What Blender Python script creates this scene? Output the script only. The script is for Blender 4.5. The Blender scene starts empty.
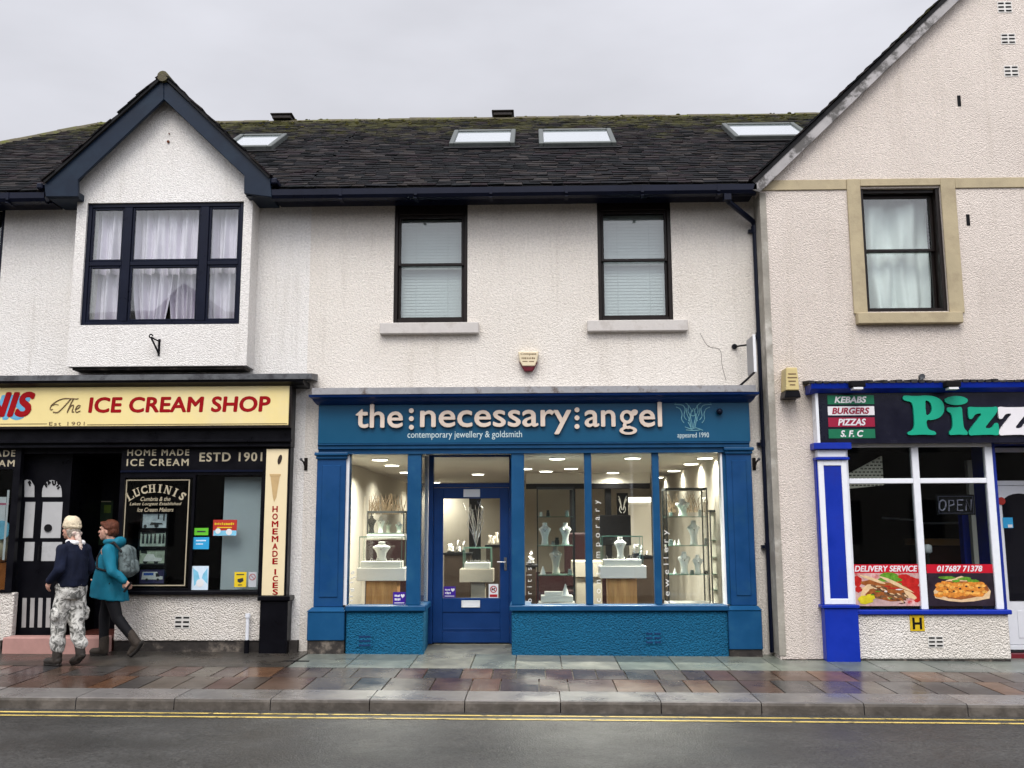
import bpy, bmesh, math, random
from mathutils import Vector, Matrix, Euler
random.seed(7)
R = math.radians
scene = bpy.context.scene
COL = scene.collection

# ------------------------------------------------------------------ camera
F, PITCH, YAW, ROLL = 950.0, R(8.54), R(1.41), R(-0.19)
CAM = Vector((0.3, -12.3, 1.6))

def camdir(x, y, f):
    c, s = math.cos(ROLL), math.sin(ROLL)
    x, y = c*x - s*y, s*x + c*y
    Y = f*math.cos(PITCH) - y*math.sin(PITCH)
    Z = f*math.sin(PITCH) + y*math.cos(PITCH)
    c, s = math.cos(YAW), math.sin(YAW)
    return Vector((c*x - s*Y, s*x + c*Y, Z))

def at(px, py, Y):
    """world X, Z of a photo measurement on the vertical plane at depth Y"""
    d = camdir((px-512)/F, -(py-384)/F, 1.0)
    t = (Y-CAM.y)/d.y
    return CAM.x+d.x*t, CAM.z+d.z*t

def rect(x0, y0, x1, y1, Y):
    ym, xm = (y0+y1)/2, (x0+x1)/2
    return at(x0, ym, Y)[0], at(x1, ym, Y)[0], at(xm, y1, Y)[1], at(xm, y0, Y)[1]

cam_d = bpy.data.cameras.new('camera'); cam = bpy.data.objects.new('camera', cam_d); COL.objects.link(cam)
r_, u_, f_ = camdir(1, 0, 0), camdir(0, 1, 0), camdir(0, 0, 1)
M = Matrix(((r_.x, u_.x, -f_.x, CAM.x), (r_.y, u_.y, -f_.y, CAM.y), (r_.z, u_.z, -f_.z, CAM.z), (0, 0, 0, 1)))
cam.matrix_world = M
cam_d.sensor_width = 36; cam_d.lens = F/1024*36; cam_d.clip_end = 2000; cam_d.clip_start = 0.05
scene.camera = cam

def gz(x, y):
    """height of the pavement surface"""
    return 0.03 - 0.0065*x + 0.022*y

# ------------------------------------------------------------------ materials
def mat(name, col, rough=0.6, var=0.12, vscale=3.0, bump=0.0, bscale=40.0, metal=0.0, spec=0.28, col2=None,
        c2scale=1.5, c2lo=0.5, c2hi=0.62, coat=0.0, bdist=0.01, rvar=0.1, stretch=None, detail=6, world=False, emit=None, estr=0):
    m = bpy.data.materials.new(name); m.use_nodes = True
    nt = m.node_tree; N = nt.nodes; L = nt.links
    b = N['Principled BSDF']
    tc = N.new('ShaderNodeTexCoord')
    if world:
        g = N.new('ShaderNodeNewGeometry'); src = g.outputs['Position']
    else:
        src = tc.outputs['Object']
    if stretch:
        mp = N.new('ShaderNodeMapping'); mp.inputs['Scale'].default_value = stretch
        L.new(src, mp.inputs['Vector']); src = mp.outputs['Vector']
    n = N.new('ShaderNodeTexNoise'); n.inputs['Scale'].default_value = vscale; n.inputs['Detail'].default_value = detail
    n.inputs['Roughness'].default_value = 0.65
    L.new(src, n.inputs['Vector'])
    ramp = N.new('ShaderNodeMapRange')
    ramp.inputs['From Min'].default_value = 0.3; ramp.inputs['From Max'].default_value = 0.7
    ramp.inputs['To Min'].default_value = 1-var; ramp.inputs['To Max'].default_value = 1+var
    L.new(n.outputs['Fac'], ramp.inputs['Value'])
    mul = N.new('ShaderNodeVectorMath'); mul.operation = 'SCALE'
    L.new(ramp.outputs['Result'], mul.inputs['Scale'])
    if col2:
        n2 = N.new('ShaderNodeTexNoise'); n2.inputs['Scale'].default_value = c2scale; n2.inputs['Detail'].default_value = 8
        n2.inputs['Roughness'].default_value = 0.7
        L.new(src, n2.inputs['Vector'])
        mr = N.new('ShaderNodeMapRange'); mr.inputs['From Min'].default_value = c2lo; mr.inputs['From Max'].default_value = c2hi
        L.new(n2.outputs['Fac'], mr.inputs['Value'])
        mx = N.new('ShaderNodeMix'); mx.data_type = 'RGBA'
        mx.inputs['A'].default_value = (*col, 1); mx.inputs['B'].default_value = (*col2, 1)
        L.new(mr.outputs['Result'], mx.inputs['Factor'])
        L.new(mx.outputs['Result'], mul.inputs[0])
    else:
        mul.inputs[0].default_value = col
    L.new(mul.outputs['Vector'], b.inputs['Base Color'])
    b.inputs['Roughness'].default_value = rough; b.inputs['Metallic'].default_value = metal
    b.inputs['Specular IOR Level'].default_value = spec; b.inputs['Coat Weight'].default_value = coat
    if rvar:
        r2 = N.new('ShaderNodeMapRange'); r2.inputs['From Min'].default_value = 0.3; r2.inputs['From Max'].default_value = 0.7
        r2.inputs['To Min'].default_value = max(0.02, rough-rvar); r2.inputs['To Max'].default_value = min(1, rough+rvar)
        L.new(n.outputs['Fac'], r2.inputs['Value']); L.new(r2.outputs['Result'], b.inputs['Roughness'])
    if bump:
        n3 = N.new('ShaderNodeTexNoise'); n3.inputs['Scale'].default_value = bscale; n3.inputs['Detail'].default_value = 4
        L.new(src, n3.inputs['Vector'])
        bp = N.new('ShaderNodeBump'); bp.inputs['Strength'].default_value = bump; bp.inputs['Distance'].default_value = bdist
        L.new(n3.outputs['Fac'], bp.inputs['Height']); L.new(bp.outputs['Normal'], b.inputs['Normal'])
    if emit:
        b.inputs['Emission Color'].default_value = (*emit, 1); b.inputs['Emission Strength'].default_value = estr
    return m

def render_mat(name, col, patch, strength=0.9, streak=None, scale=1.0, dist=0.019):
    """lumpy roughcast: colour patches, fine grain, stains running down, pebble relief"""
    m = bpy.data.materials.new(name); m.use_nodes = True
    nt = m.node_tree; N = nt.nodes; L = nt.links; b = N['Principled BSDF']
    g = N.new('ShaderNodeNewGeometry'); pos = g.outputs['Position']
    def noise(sc, det=5, rough=0.6, vec=pos):
        n = N.new('ShaderNodeTexNoise'); n.inputs['Scale'].default_value = sc; n.inputs['Detail'].default_value = det
        n.inputs['Roughness'].default_value = rough; L.new(vec, n.inputs['Vector']); return n.outputs['Fac']
    def mr(v, a, bb, c, d):
        n = N.new('ShaderNodeMapRange')
        for k, val in zip(('From Min', 'From Max', 'To Min', 'To Max'), (a, bb, c, d)): n.inputs[k].default_value = val
        L.new(v, n.inputs['Value']); return n.outputs['Result']
    mx = N.new('ShaderNodeMix'); mx.data_type = 'RGBA'
    mx.inputs['A'].default_value = (*col, 1); mx.inputs['B'].default_value = (*patch, 1)
    L.new(mr(noise(0.55, 8, 0.65), 0.38, 0.66, 0, 1), mx.inputs['Factor'])
    cur = mx.outputs['Result']
    mp = N.new('ShaderNodeMapping'); mp.inputs['Scale'].default_value = (5.5, 5.5, 0.35); L.new(pos, mp.inputs['Vector'])
    st = N.new('ShaderNodeMix'); st.data_type = 'RGBA'; st.inputs['B'].default_value = (*(streak or (0.3, 0.27, 0.22)), 1)
    L.new(mr(noise(1.0, 7, 0.7, mp.outputs['Vector']), 0.54, 0.82, 0, 0.42), st.inputs['Factor'])
    L.new(cur, st.inputs['A']); cur = st.outputs['Result']
    sc = N.new('ShaderNodeVectorMath'); sc.operation = 'SCALE'; L.new(cur, sc.inputs[0])
    L.new(mr(noise(34*scale, 4, 0.75), 0.3, 0.7, 0.78, 1.13), sc.inputs['Scale'])
    L.new(sc.outputs['Vector'], b.inputs['Base Color'])
    b.inputs['Roughness'].default_value = 0.85; b.inputs['Specular IOR Level'].default_value = 0.25
    vo = N.new('ShaderNodeTexVoronoi'); vo.feature = 'SMOOTH_F1'; vo.inputs['Smoothness'].default_value = 0.35; vo.inputs['Scale'].default_value = 54*scale
    wv = N.new('ShaderNodeTexNoise'); wv.inputs['Scale'].default_value = 9*scale; L.new(pos, wv.inputs['Vector'])
    ad = N.new('ShaderNodeVectorMath'); ad.operation = 'MULTIPLY_ADD'; ad.inputs[1].default_value = (0.03, 0.03, 0.03)
    L.new(wv.outputs['Color'], ad.inputs[0]); L.new(pos, ad.inputs[2]); L.new(ad.outputs['Vector'], vo.inputs['Vector'])
    sm = N.new('ShaderNodeMath'); sm.operation = 'MULTIPLY_ADD'; sm.inputs[1].default_value = -1.0
    L.new(vo.outputs['Distance'], sm.inputs[0]); L.new(mr(noise(60*scale, 3, 0.6), 0, 1, 0, 0.6), sm.inputs[2])
    bp = N.new('ShaderNodeBump'); bp.inputs['Strength'].default_value = strength; bp.inputs['Distance'].default_value = dist
    L.new(sm.outputs[0], bp.inputs['Height']); L.new(bp.outputs['Normal'], b.inputs['Normal'])
    return m

def tone_mat(name, stops, rough=0.6, bump=0.3, bscale=30, wet=None, moss=None, world=True, var=0.25, bdist=0.01, spec=0.4):
    """colour picked per slate / flag by the face attribute 'tone' through a ramp of real stone colours"""
    m = bpy.data.materials.new(name); m.use_nodes = True
    nt = m.node_tree; N = nt.nodes; L = nt.links; b = N['Principled BSDF']
    g = N.new('ShaderNodeNewGeometry'); pos = g.outputs['Position']
    a = N.new('ShaderNodeAttribute'); a.attribute_name = 'tone'
    rp = N.new('ShaderNodeValToRGB'); rp.color_ramp.interpolation = 'CONSTANT'
    els = rp.color_ramp.elements
    els[0].position = 0; els[0].color = (*stops[0], 1); els[1].position = 1/len(stops); els[1].color = (*stops[1], 1)
    for i in range(2, len(stops)):
        e = els.new(i/len(stops)); e.color = (*stops[i], 1)
    L.new(a.outputs['Fac'], rp.inputs['Fac'])
    n = N.new('ShaderNodeTexNoise'); n.inputs['Scale'].default_value = 6; n.inputs['Detail'].default_value = 9; n.inputs['Roughness'].default_value = 0.7
    L.new(pos, n.inputs['Vector'])
    mr = N.new('ShaderNodeMapRange'); mr.inputs['From Min'].default_value = 0.3; mr.inputs['From Max'].default_value = 0.7
    mr.inputs['To Min'].default_value = 1-var; mr.inputs['To Max'].default_value = 1+var
    L.new(n.outputs['Fac'], mr.inputs['Value'])
    sc = N.new('ShaderNodeVectorMath'); sc.operation = 'SCALE'; L.new(rp.outputs['Color'], sc.inputs[0]); L.new(mr.outputs['Result'], sc.inputs['Scale'])
    cur = sc.outputs['Vector']
    if moss:
        # moss and lichen: thick near the ridge, flecks elsewhere
        sx = N.new('ShaderNodeSeparateXYZ'); L.new(pos, sx.inputs[0])
        zr = N.new('ShaderNodeMapRange'); zr.inputs['From Min'].default_value = moss[1]; zr.inputs['From Max'].default_value = moss[2]
        zr.inputs['To Min'].default_value = 0.0; zr.inputs['To Max'].default_value = 0.3
        L.new(sx.outputs['Z'], zr.inputs['Value'])
        mn = N.new('ShaderNodeTexNoise'); mn.inputs['Scale'].default_value = 3.2; mn.inputs['Detail'].default_value = 10; mn.inputs['Roughness'].default_value = 0.8
        L.new(pos, mn.inputs['Vector'])
        ad = N.new('ShaderNodeMath'); ad.operation = 'ADD'; L.new(mn.outputs['Fac'], ad.inputs[0]); L.new(zr.outputs['Result'], ad.inputs[1])
        mm = N.new('ShaderNodeMapRange'); mm.inputs['From Min'].default_value = 0.62; mm.inputs['From Max'].default_value = 0.74
        mm.inputs['To Max'].default_value = 0.85
        L.new(ad.outputs[0], mm.inputs['Value'])
        mx = N.new('ShaderNodeMix'); mx.data_type = 'RGBA'; mx.inputs['B'].default_value = (*moss[0], 1)
        L.new(mm.outputs['Result'], mx.inputs['Factor']); L.new(cur, mx.inputs['A']); cur = mx.outputs['Result']
    L.new(cur, b.inputs['Base Color'])
    b.inputs['Roughness'].default_value = rough; b.inputs['Specular IOR Level'].default_value = spec
    if wet:
        wn = N.new('ShaderNodeTexNoise'); wn.inputs['Scale'].default_value = wet[2]; wn.inputs['Detail'].default_value = 6; L.new(pos, wn.inputs['Vector'])
        wr = N.new('ShaderNodeMapRange'); wr.inputs['From Min'].default_value = 0.3; wr.inputs['From Max'].default_value = 0.72
        wr.inputs['To Min'].default_value = wet[0]; wr.inputs['To Max'].default_value = wet[1]
        L.new(wn.outputs['Fac'], wr.inputs['Value']); L.new(wr.outputs['Result'], b.inputs['Roughness'])
    n3 = N.new('ShaderNodeTexNoise'); n3.inputs['Scale'].default_value = bscale; n3.inputs['Detail'].default_value = 5; L.new(pos, n3.inputs['Vector'])
    bp = N.new('ShaderNodeBump'); bp.inputs['Strength'].default_value = bump; bp.inputs['Distance'].default_value = bdist
    L.new(n3.outputs['Fac'], bp.inputs['Height']); L.new(bp.outputs['Normal'], b.inputs['Normal'])
    return m

def glass_mat(name, tint=(0.92, 0.95, 0.94), refl=0.05, wavy=0.02, wscale=1.2):
    """thin window pane: mostly clear, mirror-like towards grazing"""
    m = bpy.data.materials.new(name); m.use_nodes = True
    nt = m.node_tree; N = nt.nodes; L = nt.links
    N.remove(N['Principled BSDF']); out = N['Material Output']
    t = N.new('ShaderNodeBsdfTransparent'); t.inputs['Color'].default_value = (*tint, 1)
    g = N.new('ShaderNodeBsdfGlossy'); g.inputs['Roughness'].default_value = 0.02
    lw = N.new('ShaderNodeLayerWeight'); lw.inputs['Blend'].default_value = 0.5
    p = N.new('ShaderNodeMath'); p.operation = 'POWER'; p.inputs[1].default_value = 5; L.new(lw.outputs['Facing'], p.inputs[0])
    k = N.new('ShaderNodeMath'); k.operation = 'MULTIPLY_ADD'; k.inputs[1].default_value = 1-refl; k.inputs[2].default_value = refl; k.use_clamp = True
    L.new(p.outputs[0], k.inputs[0])
    if wavy:
        ge = N.new('ShaderNodeNewGeometry'); no = N.new('ShaderNodeTexNoise'); no.inputs['Scale'].default_value = wscale; no.inputs['Detail'].default_value = 1
        L.new(ge.outputs['Position'], no.inputs['Vector'])
        bp = N.new('ShaderNodeBump'); bp.inputs['Strength'].default_value = wavy; bp.inputs['Distance'].default_value = 0.1
        L.new(no.outputs['Fac'], bp.inputs['Height']); L.new(bp.outputs['Normal'], g.inputs['Normal'])
    mx = N.new('ShaderNodeMixShader'); L.new(k.outputs[0], mx.inputs[0]); L.new(t.outputs[0], mx.inputs[1]); L.new(g.outputs[0], mx.inputs[2])
    L.new(mx.outputs[0], out.inputs['Surface'])
    return m

# ------------------------------------------------------------------ mesh builder
class MB:
    def __init__(s): s.v = []; s.f = []; s.m = []; s.t = []
    def face(s, idx, m=0, t=0.0): s.f.append(idx); s.m.append(m); s.t.append(t)
    def poly(s, pts, m=0, t=0.0):
        b = len(s.v); s.v += [tuple(p) for p in pts]; s.face(list(range(b, b+len(pts))), m, t); return s
    def box(s, x0, x1, y0, y1, z0, z1, m=0, t=0.0):
        b = len(s.v)
        s.v += [(x, y, z) for z in (z0, z1) for y in (y0, y1) for x in (x0, x1)]
        for q in ((0, 2, 3, 1), (4, 5, 7, 6), (0, 1, 5, 4), (2, 6, 7, 3), (0, 4, 6, 2), (1, 3, 7, 5)):
            s.face([b+i for i in q], m, t)
        return s
    def hexa(s, p, m=0, t=0.0):
        """8 points: bottom 4 (ring), top 4 (ring)"""
        b = len(s.v); s.v += [tuple(q) for q in p]
        for q in ((3, 2, 1, 0), (4, 5, 6, 7), (0, 1, 5, 4), (1, 2, 6, 5), (2, 3, 7, 6), (3, 0, 4, 7)):
            s.face([b+i for i in q], m, t)
        return s
    def pbox(s, x0, y0, x1, y1, Yf, Yb, m=0):
        """box whose front face (at depth Yf) spans the measured rectangle"""
        X0, X1, Z0, Z1 = rect(x0, y0, x1, y1, Yf)
        return s.box(X0, X1, Yf, Yb, Z0, Z1, m)
    def prism(s, pts, y0, y1, m=0):
        """polygon in (x, z) extruded from y0 to y1"""
        n = len(pts); b = len(s.v)
        s.v += [(x, y0, z) for x, z in pts] + [(x, y1, z) for x, z in pts]
        s.face([b+i for i in range(n)], m); s.face([b+n+i for i in reversed(range(n))], m)
        for i in range(n):
            j = (i+1) % n; s.face([b+i, b+n+i, b+n+j, b+j], m)
        return s
    def xprism(s, pts, x0, x1, m=0):
        """profile in (y, z) extruded along x"""
        n = len(pts); b = len(s.v)
        s.v += [(x0, y, z) for y, z in pts] + [(x1, y, z) for y, z in pts]
        s.face([b+i for i in range(n)], m); s.face([b+n+i for i in reversed(range(n))], m)
        for i in range(n):
            j = (i+1) % n; s.face([b+i, b+n+i, b+n+j, b+j], m)
        return s
    def tube(s, path, r, n=8, m=0, cap=True):
        path = [Vector(p) for p in path]; rings = []
        for i, p in enumerate(path):
            a = path[max(0, i-1)]; c = path[min(len(path)-1, i+1)]
            d = (c-a).normalized(); up = Vector((0, 0, 1)) if abs(d.z) < 0.9 else Vector((1, 0, 0))
            u = d.cross(up).normalized(); w = d.cross(u)
            rr = r[i] if isinstance(r, (list, tuple)) else r
            b = len(s.v)
            s.v += [tuple(p+u*rr*math.cos(2*math.pi*k/n)+w*rr*math.sin(2*math.pi*k/n)) for k in range(n)]
            rings.append(b)
        for a, b in zip(rings, rings[1:]):
            for k in range(n): s.face([a+k, a+(k+1) % n, b+(k+1) % n, b+k], m)
        if cap:
            s.face([rings[0]+k for k in reversed(range(n))], m); s.face([rings[-1]+k for k in range(n)], m)
        return s
    def lathe(s, prof, c, sx=1.0, sy=1.0, n=20, m=0):
        """prof: (radius, z) list turned about the vertical through c"""
        rings = []
        for r, z in prof:
            b = len(s.v); rings.append(b)
            s.v += [(c[0]+r*sx*math.cos(2*math.pi*k/n), c[1]+r*sy*math.sin(2*math.pi*k/n), c[2]+z) for k in range(n)]
        for a, b in zip(rings, rings[1:]):
            for k in range(n): s.face([a+k, a+(k+1) % n, b+(k+1) % n, b+k], m)
        s.face([rings[0]+k for k in reversed(range(n))], m); s.face([rings[-1]+k for k in range(n)], m)
        return s
    def disc_y(s, x, z, r, y0, y1, n=20, m=0, sx=1.0):
        return s.prism([(x+r*sx*math.cos(2*math.pi*k/n), z+r*math.sin(2*math.pi*k/n)) for k in range(n)], y0, y1, m)
    def ell(s, c, r, n=14, k=8, m=0):
        prof = [(max(1e-4, math.sin(math.pi*i/k)), -math.cos(math.pi*i/k)*r[2]) for i in range(k+1)]
        return s.lathe(prof, c, r[0], r[1], n, m)

ROOT = {}
def root_loc(o): return ROOT.get(o.name, Vector((0, 0, 0)))

def build(name, mb, mats, parent=None, at_=None, bevel=0.0, smooth=False, seg=1, recalc=True):
    """link the collected faces as ONE mesh object (world coordinates in, origin at the thing's base)"""
    if not isinstance(mats, (list, tuple)): mats = [mats]
    if parent is not None: off = root_loc(parent)
    elif at_ is not None: off = Vector(at_)
    else:
        xs = [v[0] for v in mb.v]; ys = [v[1] for v in mb.v]; zs = [v[2] for v in mb.v]
        off = Vector(((min(xs)+max(xs))/2, (min(ys)+max(ys))/2, min(zs)))
    me = bpy.data.meshes.new(name)
    me.from_pydata([(v[0]-off.x, v[1]-off.y, v[2]-off.z) for v in mb.v], [], mb.f)
    for m in mats: me.materials.append(m)
    if len(mats) > 1: me.polygons.foreach_set('material_index', mb.m)
    if any(mb.t):
        a = me.attributes.new('tone', 'FLOAT', 'FACE'); a.data.foreach_set('value', mb.t)
    if recalc:
        bm = bmesh.new(); bm.from_mesh(me); bmesh.ops.recalc_face_normals(bm, faces=bm.faces); bm.to_mesh(me); bm.free()
    if smooth: me.polygons.foreach_set('use_smooth', [True]*len(me.polygons))
    me.update()
    o = bpy.data.objects.new(name, me); COL.objects.link(o)
    ROOT[o.name] = off.copy()
    if parent is not None: o.parent = parent
    else: o.location = off
    if bevel:
        b = o.modifiers.new('bevel', 'BEVEL'); b.width = bevel; b.segments = seg; b.limit_method = 'ANGLE'; b.angle_limit = R(40)
    return o

def tag(o, label, cat, group=None, kind=None):
    if label: o['label'] = label
    if cat: o['category'] = cat
    if group: o['group'] = group
    if kind: o['kind'] = kind
    return o

def thing(name, label, cat, loc=(0, 0, 0), group=None, rz=0.0):
    o = bpy.data.objects.new(name, None); COL.objects.link(o)
    o.location = loc; o.rotation_euler = (0, 0, rz); o.empty_display_size = 0.2
    ROOT[o.name] = Vector(loc)
    return tag(o, label, cat, group)

def structure(name, mb, m, **k):
    o = build(name, mb, m, at_=(0, 0, 0), **k); o['kind'] = 'structure'; return o

# ------------------------------------------------------------------ lettering
def text_mesh(s, bold=0.0, shear=0.0, space=1.0, ext=0.0, res=4):
    cu = bpy.data.curves.new('t', 'FONT'); cu.body = s; cu.size = 1.0; cu.offset = bold; cu.shear = shear
    cu.space_character = space; cu.resolution_u = res; cu.extrude = 0.0
    o = bpy.data.objects.new('t', cu); COL.objects.link(o)
    dg = bpy.context.evaluated_depsgraph_get(); dg.update()
    me = bpy.data.meshes.new_from_object(o.evaluated_get(dg))
    V = [(v.co.x, v.co.y) for v in me.vertices]; P = [list(p.vertices) for p in me.polygons]
    # outline edges: used by one face only
    cnt = {}
    for p in P:
        for i in range(len(p)):
            e = (p[i], p[(i+1) % len(p)]); k = tuple(sorted(e)); cnt.setdefault(k, []).append(e)
    E = [v[0] for v in cnt.values() if len(v) == 1]
    COL.objects.unlink(o); bpy.data.objects.remove(o); bpy.data.curves.remove(cu); bpy.data.meshes.remove(me)
    return V, P, E

def add_flat(mb, V, P, E, fn, m=0):
    """thickened flat shape: fn(x, y, k) -> world point, k=0 front, 1 back"""
    b = len(mb.v); n = len(V)
    mb.v += [tuple(fn(x, y, 0)) for x, y in V] + [tuple(fn(x, y, 1)) for x, y in V]
    for p in P:
        mb.face([b+i for i in p], m); mb.face([b+n+i for i in reversed(p)], m)
    for i, j in E: mb.face([b+i, b+n+i, b+n+j, b+j], m)

def add_text(mb, s, x0, y0, x1, y1, Y, th=0.004, bold=0.0, shear=0.0, space=1.0, m=0, res=4):
    """lettering whose ink fills the measured rectangle on the plane Y, th thick towards the back"""
    V, P, E = text_mesh(s, 0.0, shear, space, res=res)
    # weight: the outline is laid down several times, a hair apart, round a small circle
    n = 1 if bold < 0.006 else (5 if bold < 0.015 else 9)
    offs = [(0.0, 0.0)]+[(bold*math.cos(6.2832*k/(n-1)), bold*math.sin(6.2832*k/(n-1))) for k in range(n-1)] if n > 1 else [(0.0, 0.0)]
    e = bold if n > 1 else 0
    a, b_, c, d = min(v[0] for v in V)-e, max(v[0] for v in V)+e, min(v[1] for v in V)-e, max(v[1] for v in V)+e
    X0, X1, Z0, Z1 = rect(x0, y0, x1, y1, Y)
    for q, (ox, oy) in enumerate(offs):
        add_flat(mb, V, P, E, lambda x, y, k: (X0+(x+ox-a)/(b_-a)*(X1-X0), Y+k*th+q*0.0003, Z0+(y+oy-c)/(d-c)*(Z1-Z0)), m)

def add_text_up(mb, s, x0, y0, x1, y1, Y, th=0.003, bold=0.0, space=1.0, m=0):
    """lettering reading upwards"""
    V, P, E = text_mesh(s, bold, 0, space)
    a, b_, c, d = min(v[0] for v in V), max(v[0] for v in V), min(v[1] for v in V), max(v[1] for v in V)
    X0, X1, Z0, Z1 = rect(x0, y0, x1, y1, Y)
    add_flat(mb, V, P, E, lambda x, y, k: (X1-(y-c)/(d-c)*(X1-X0), Y+k*th, Z0+(x-a)/(b_-a)*(Z1-Z0)), m)

def add_marks(mb, x0, y0, x1, y1, Y, n, rr, th=0.002):
    """print too small to read: a row of uneven short marks"""
    w = (x1-x0)/n
    for k in range(n):
        a = x0+w*k; h = rr.uniform(0.0, 0.25)*(y1-y0)
        mb.pbox(a+w*.08, y0+h, a+w*rr.uniform(.6, .88), y1-rr.uniform(0, .2)*(y1-y0), Y, Y+th)

def curve_shape(loops, res=6):
    """closed smooth outlines (with holes) filled"""
    cu = bpy.data.curves.new('c', 'CURVE'); cu.dimensions = '2D'; cu.fill_mode = 'FRONT'; cu.resolution_u = res
    for pts in loops:
        sp = cu.splines.new('BEZIER'); sp.bezier_points.add(len(pts)-1); sp.use_cyclic_u = True
        for q, p in zip(sp.bezier_points, pts):
            q.co = (p[0], p[1], 0); h = 'VECTOR' if len(p) > 2 else 'AUTO'; q.handle_left_type = h; q.handle_right_type = h
    o = bpy.data.objects.new('c', cu); COL.objects.link(o)
    dg = bpy.context.evaluated_depsgraph_get(); dg.update()
    me = bpy.data.meshes.new_from_object(o.evaluated_get(dg))
    bm = bmesh.new(); bm.from_mesh(me); bmesh.ops.remove_doubles(bm, verts=bm.verts, dist=1e-5); bm.to_mesh(me); bm.free()
    V = [(v.co.x, v.co.y) for v in me.vertices]; P = [list(p.vertices) for p in me.polygons]
    cnt = {}
    for p in P:
        for i in range(len(p)):
            e = (p[i], p[(i+1) % len(p)]); cnt.setdefault(tuple(sorted(e)), []).append(e)
    E = [v[0] for v in cnt.values() if len(v) == 1]
    COL.objects.unlink(o); bpy.data.objects.remove(o); bpy.data.curves.remove(cu); bpy.data.meshes.remove(me)
    return V, P, E

def add_shape(mb, loops, x0, y0, x1, y1, Y, th=0.004, m=0, unit=True):
    V, P, E = curve_shape(loops)
    X0, X1, Z0, Z1 = rect(x0, y0, x1, y1, Y)
    add_flat(mb, V, P, E, lambda x, y, k: (X0+x*(X1-X0), Y+k*th, Z0+y*(Z1-Z0)), m)

def stroke(mb, pts, Y, r, n=5, smooth=True, m=0):
    """thin line drawn on the plane Y through measured points"""
    if smooth and len(pts) > 2:
        out = []
        for i in range(len(pts)-1):
            p0 = pts[max(0, i-1)]; p1 = pts[i]; p2 = pts[i+1]; p3 = pts[min(len(pts)-1, i+2)]
            for k in range(4):
                t = k/4
                out.append(tuple(0.5*(2*p1[a]+(p2[a]-p0[a])*t+(2*p0[a]-5*p1[a]+4*p2[a]-p3[a])*t*t+(3*p1[a]-p0[a]-3*p2[a]+p3[a])*t**3) for a in (0, 1)))
        pts = out+[pts[-1]]
    W = []
    for x, y in pts:
        X, Z = at(x, y, Y); W.append((X, Y, Z))
    mb.tube(W, r, n, m)

# ------------------------------------------------------------------ walls with openings
def wall(mb, x0, x1, z0, z1, yf, yb, holes, m=0):
    """slab between yf (front) and yb with rectangular openings (x0,x1,z0,z1)"""
    xs = sorted({x0, x1, *[h[0] for h in holes], *[h[1] for h in holes]}); zs = sorted({z0, z1, *[h[2] for h in holes], *[h[3] for h in holes]})
    xs = [x for x in xs if x0-1e-6 <= x <= x1+1e-6]; zs = [z for z in zs if z0-1e-6 <= z <= z1+1e-6]
    solid = {}
    for i in range(len(xs)-1):
        for j in range(len(zs)-1):
            cx, cz = (xs[i]+xs[i+1])/2, (zs[j]+zs[j+1])/2
            solid[i, j] = not any(h[0] < cx < h[1] and h[2] < cz < h[3] for h in holes)
    for (i, j), s in solid.items():
        if not s: continue
        a, b, c, d = xs[i], xs[i+1], zs[j], zs[j+1]
        mb.poly([(a, yf, c), (b, yf, c), (b, yf, d), (a, yf, d)], m); mb.poly([(a, yb, c), (a, yb, d), (b, yb, d), (b, yb, c)], m)
        if not solid.get((i-1, j)): mb.poly([(a, yf, c), (a, yf, d), (a, yb, d), (a, yb, c)], m)
        if not solid.get((i+1, j)): mb.poly([(b, yf, c), (b, yb, c), (b, yb, d), (b, yf, d)], m)
        if not solid.get((i, j-1)): mb.poly([(a, yf, c), (a, yb, c), (b, yb, c), (b, yf, c)], m)
        if not solid.get((i, j+1)): mb.poly([(a, yf, d), (b, yf, d), (b, yb, d), (a, yb, d)], m)

def slates(mb, P0, U, V, ulen, vlen, expo, wmin, wmax, rnd, clip=None, th=0.014):
    """rows of single slates laid up a slope: U along the courses, V up the slope"""
    P0, U, V = Vector(P0), Vector(U).normalized(), Vector(V).normalized()
    Nn = U.cross(V).normalized()
    if Nn.z < 0: Nn = -Nn
    rows = int(vlen/expo)+1
    for i in range(rows):
        v0 = i*expo; u = -rnd.uniform(0, wmax)
        while u < ulen:
            w = rnd.uniform(wmin, wmax); u1 = u+w-0.006
            a, b = max(0, u), min(ulen, u1)
            vt = min(vlen, v0+expo*1.25)
            if b-a > 0.04 and (clip is None or clip((a+b)/2, v0+expo*0.5)):
                dv = rnd.uniform(-0.018, 0.018); lift = th*1.5+rnd.uniform(-0.003, 0.007); tl = rnd.uniform(-0.004, 0.004)
                q = lambda uu, vv, h: P0+U*uu+V*vv+Nn*h
                mb.hexa([q(a, v0+dv, lift-th+tl), q(b, v0+dv, lift-th-tl), q(b, vt, 0.001), q(a, vt, 0.001),
                         q(a, v0+dv, lift+tl), q(b, v0+dv, lift-tl), q(b, vt, th*0.75), q(a, vt, th*0.75)], 0, rnd.random()*0.98+0.01)
            u += w

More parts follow.
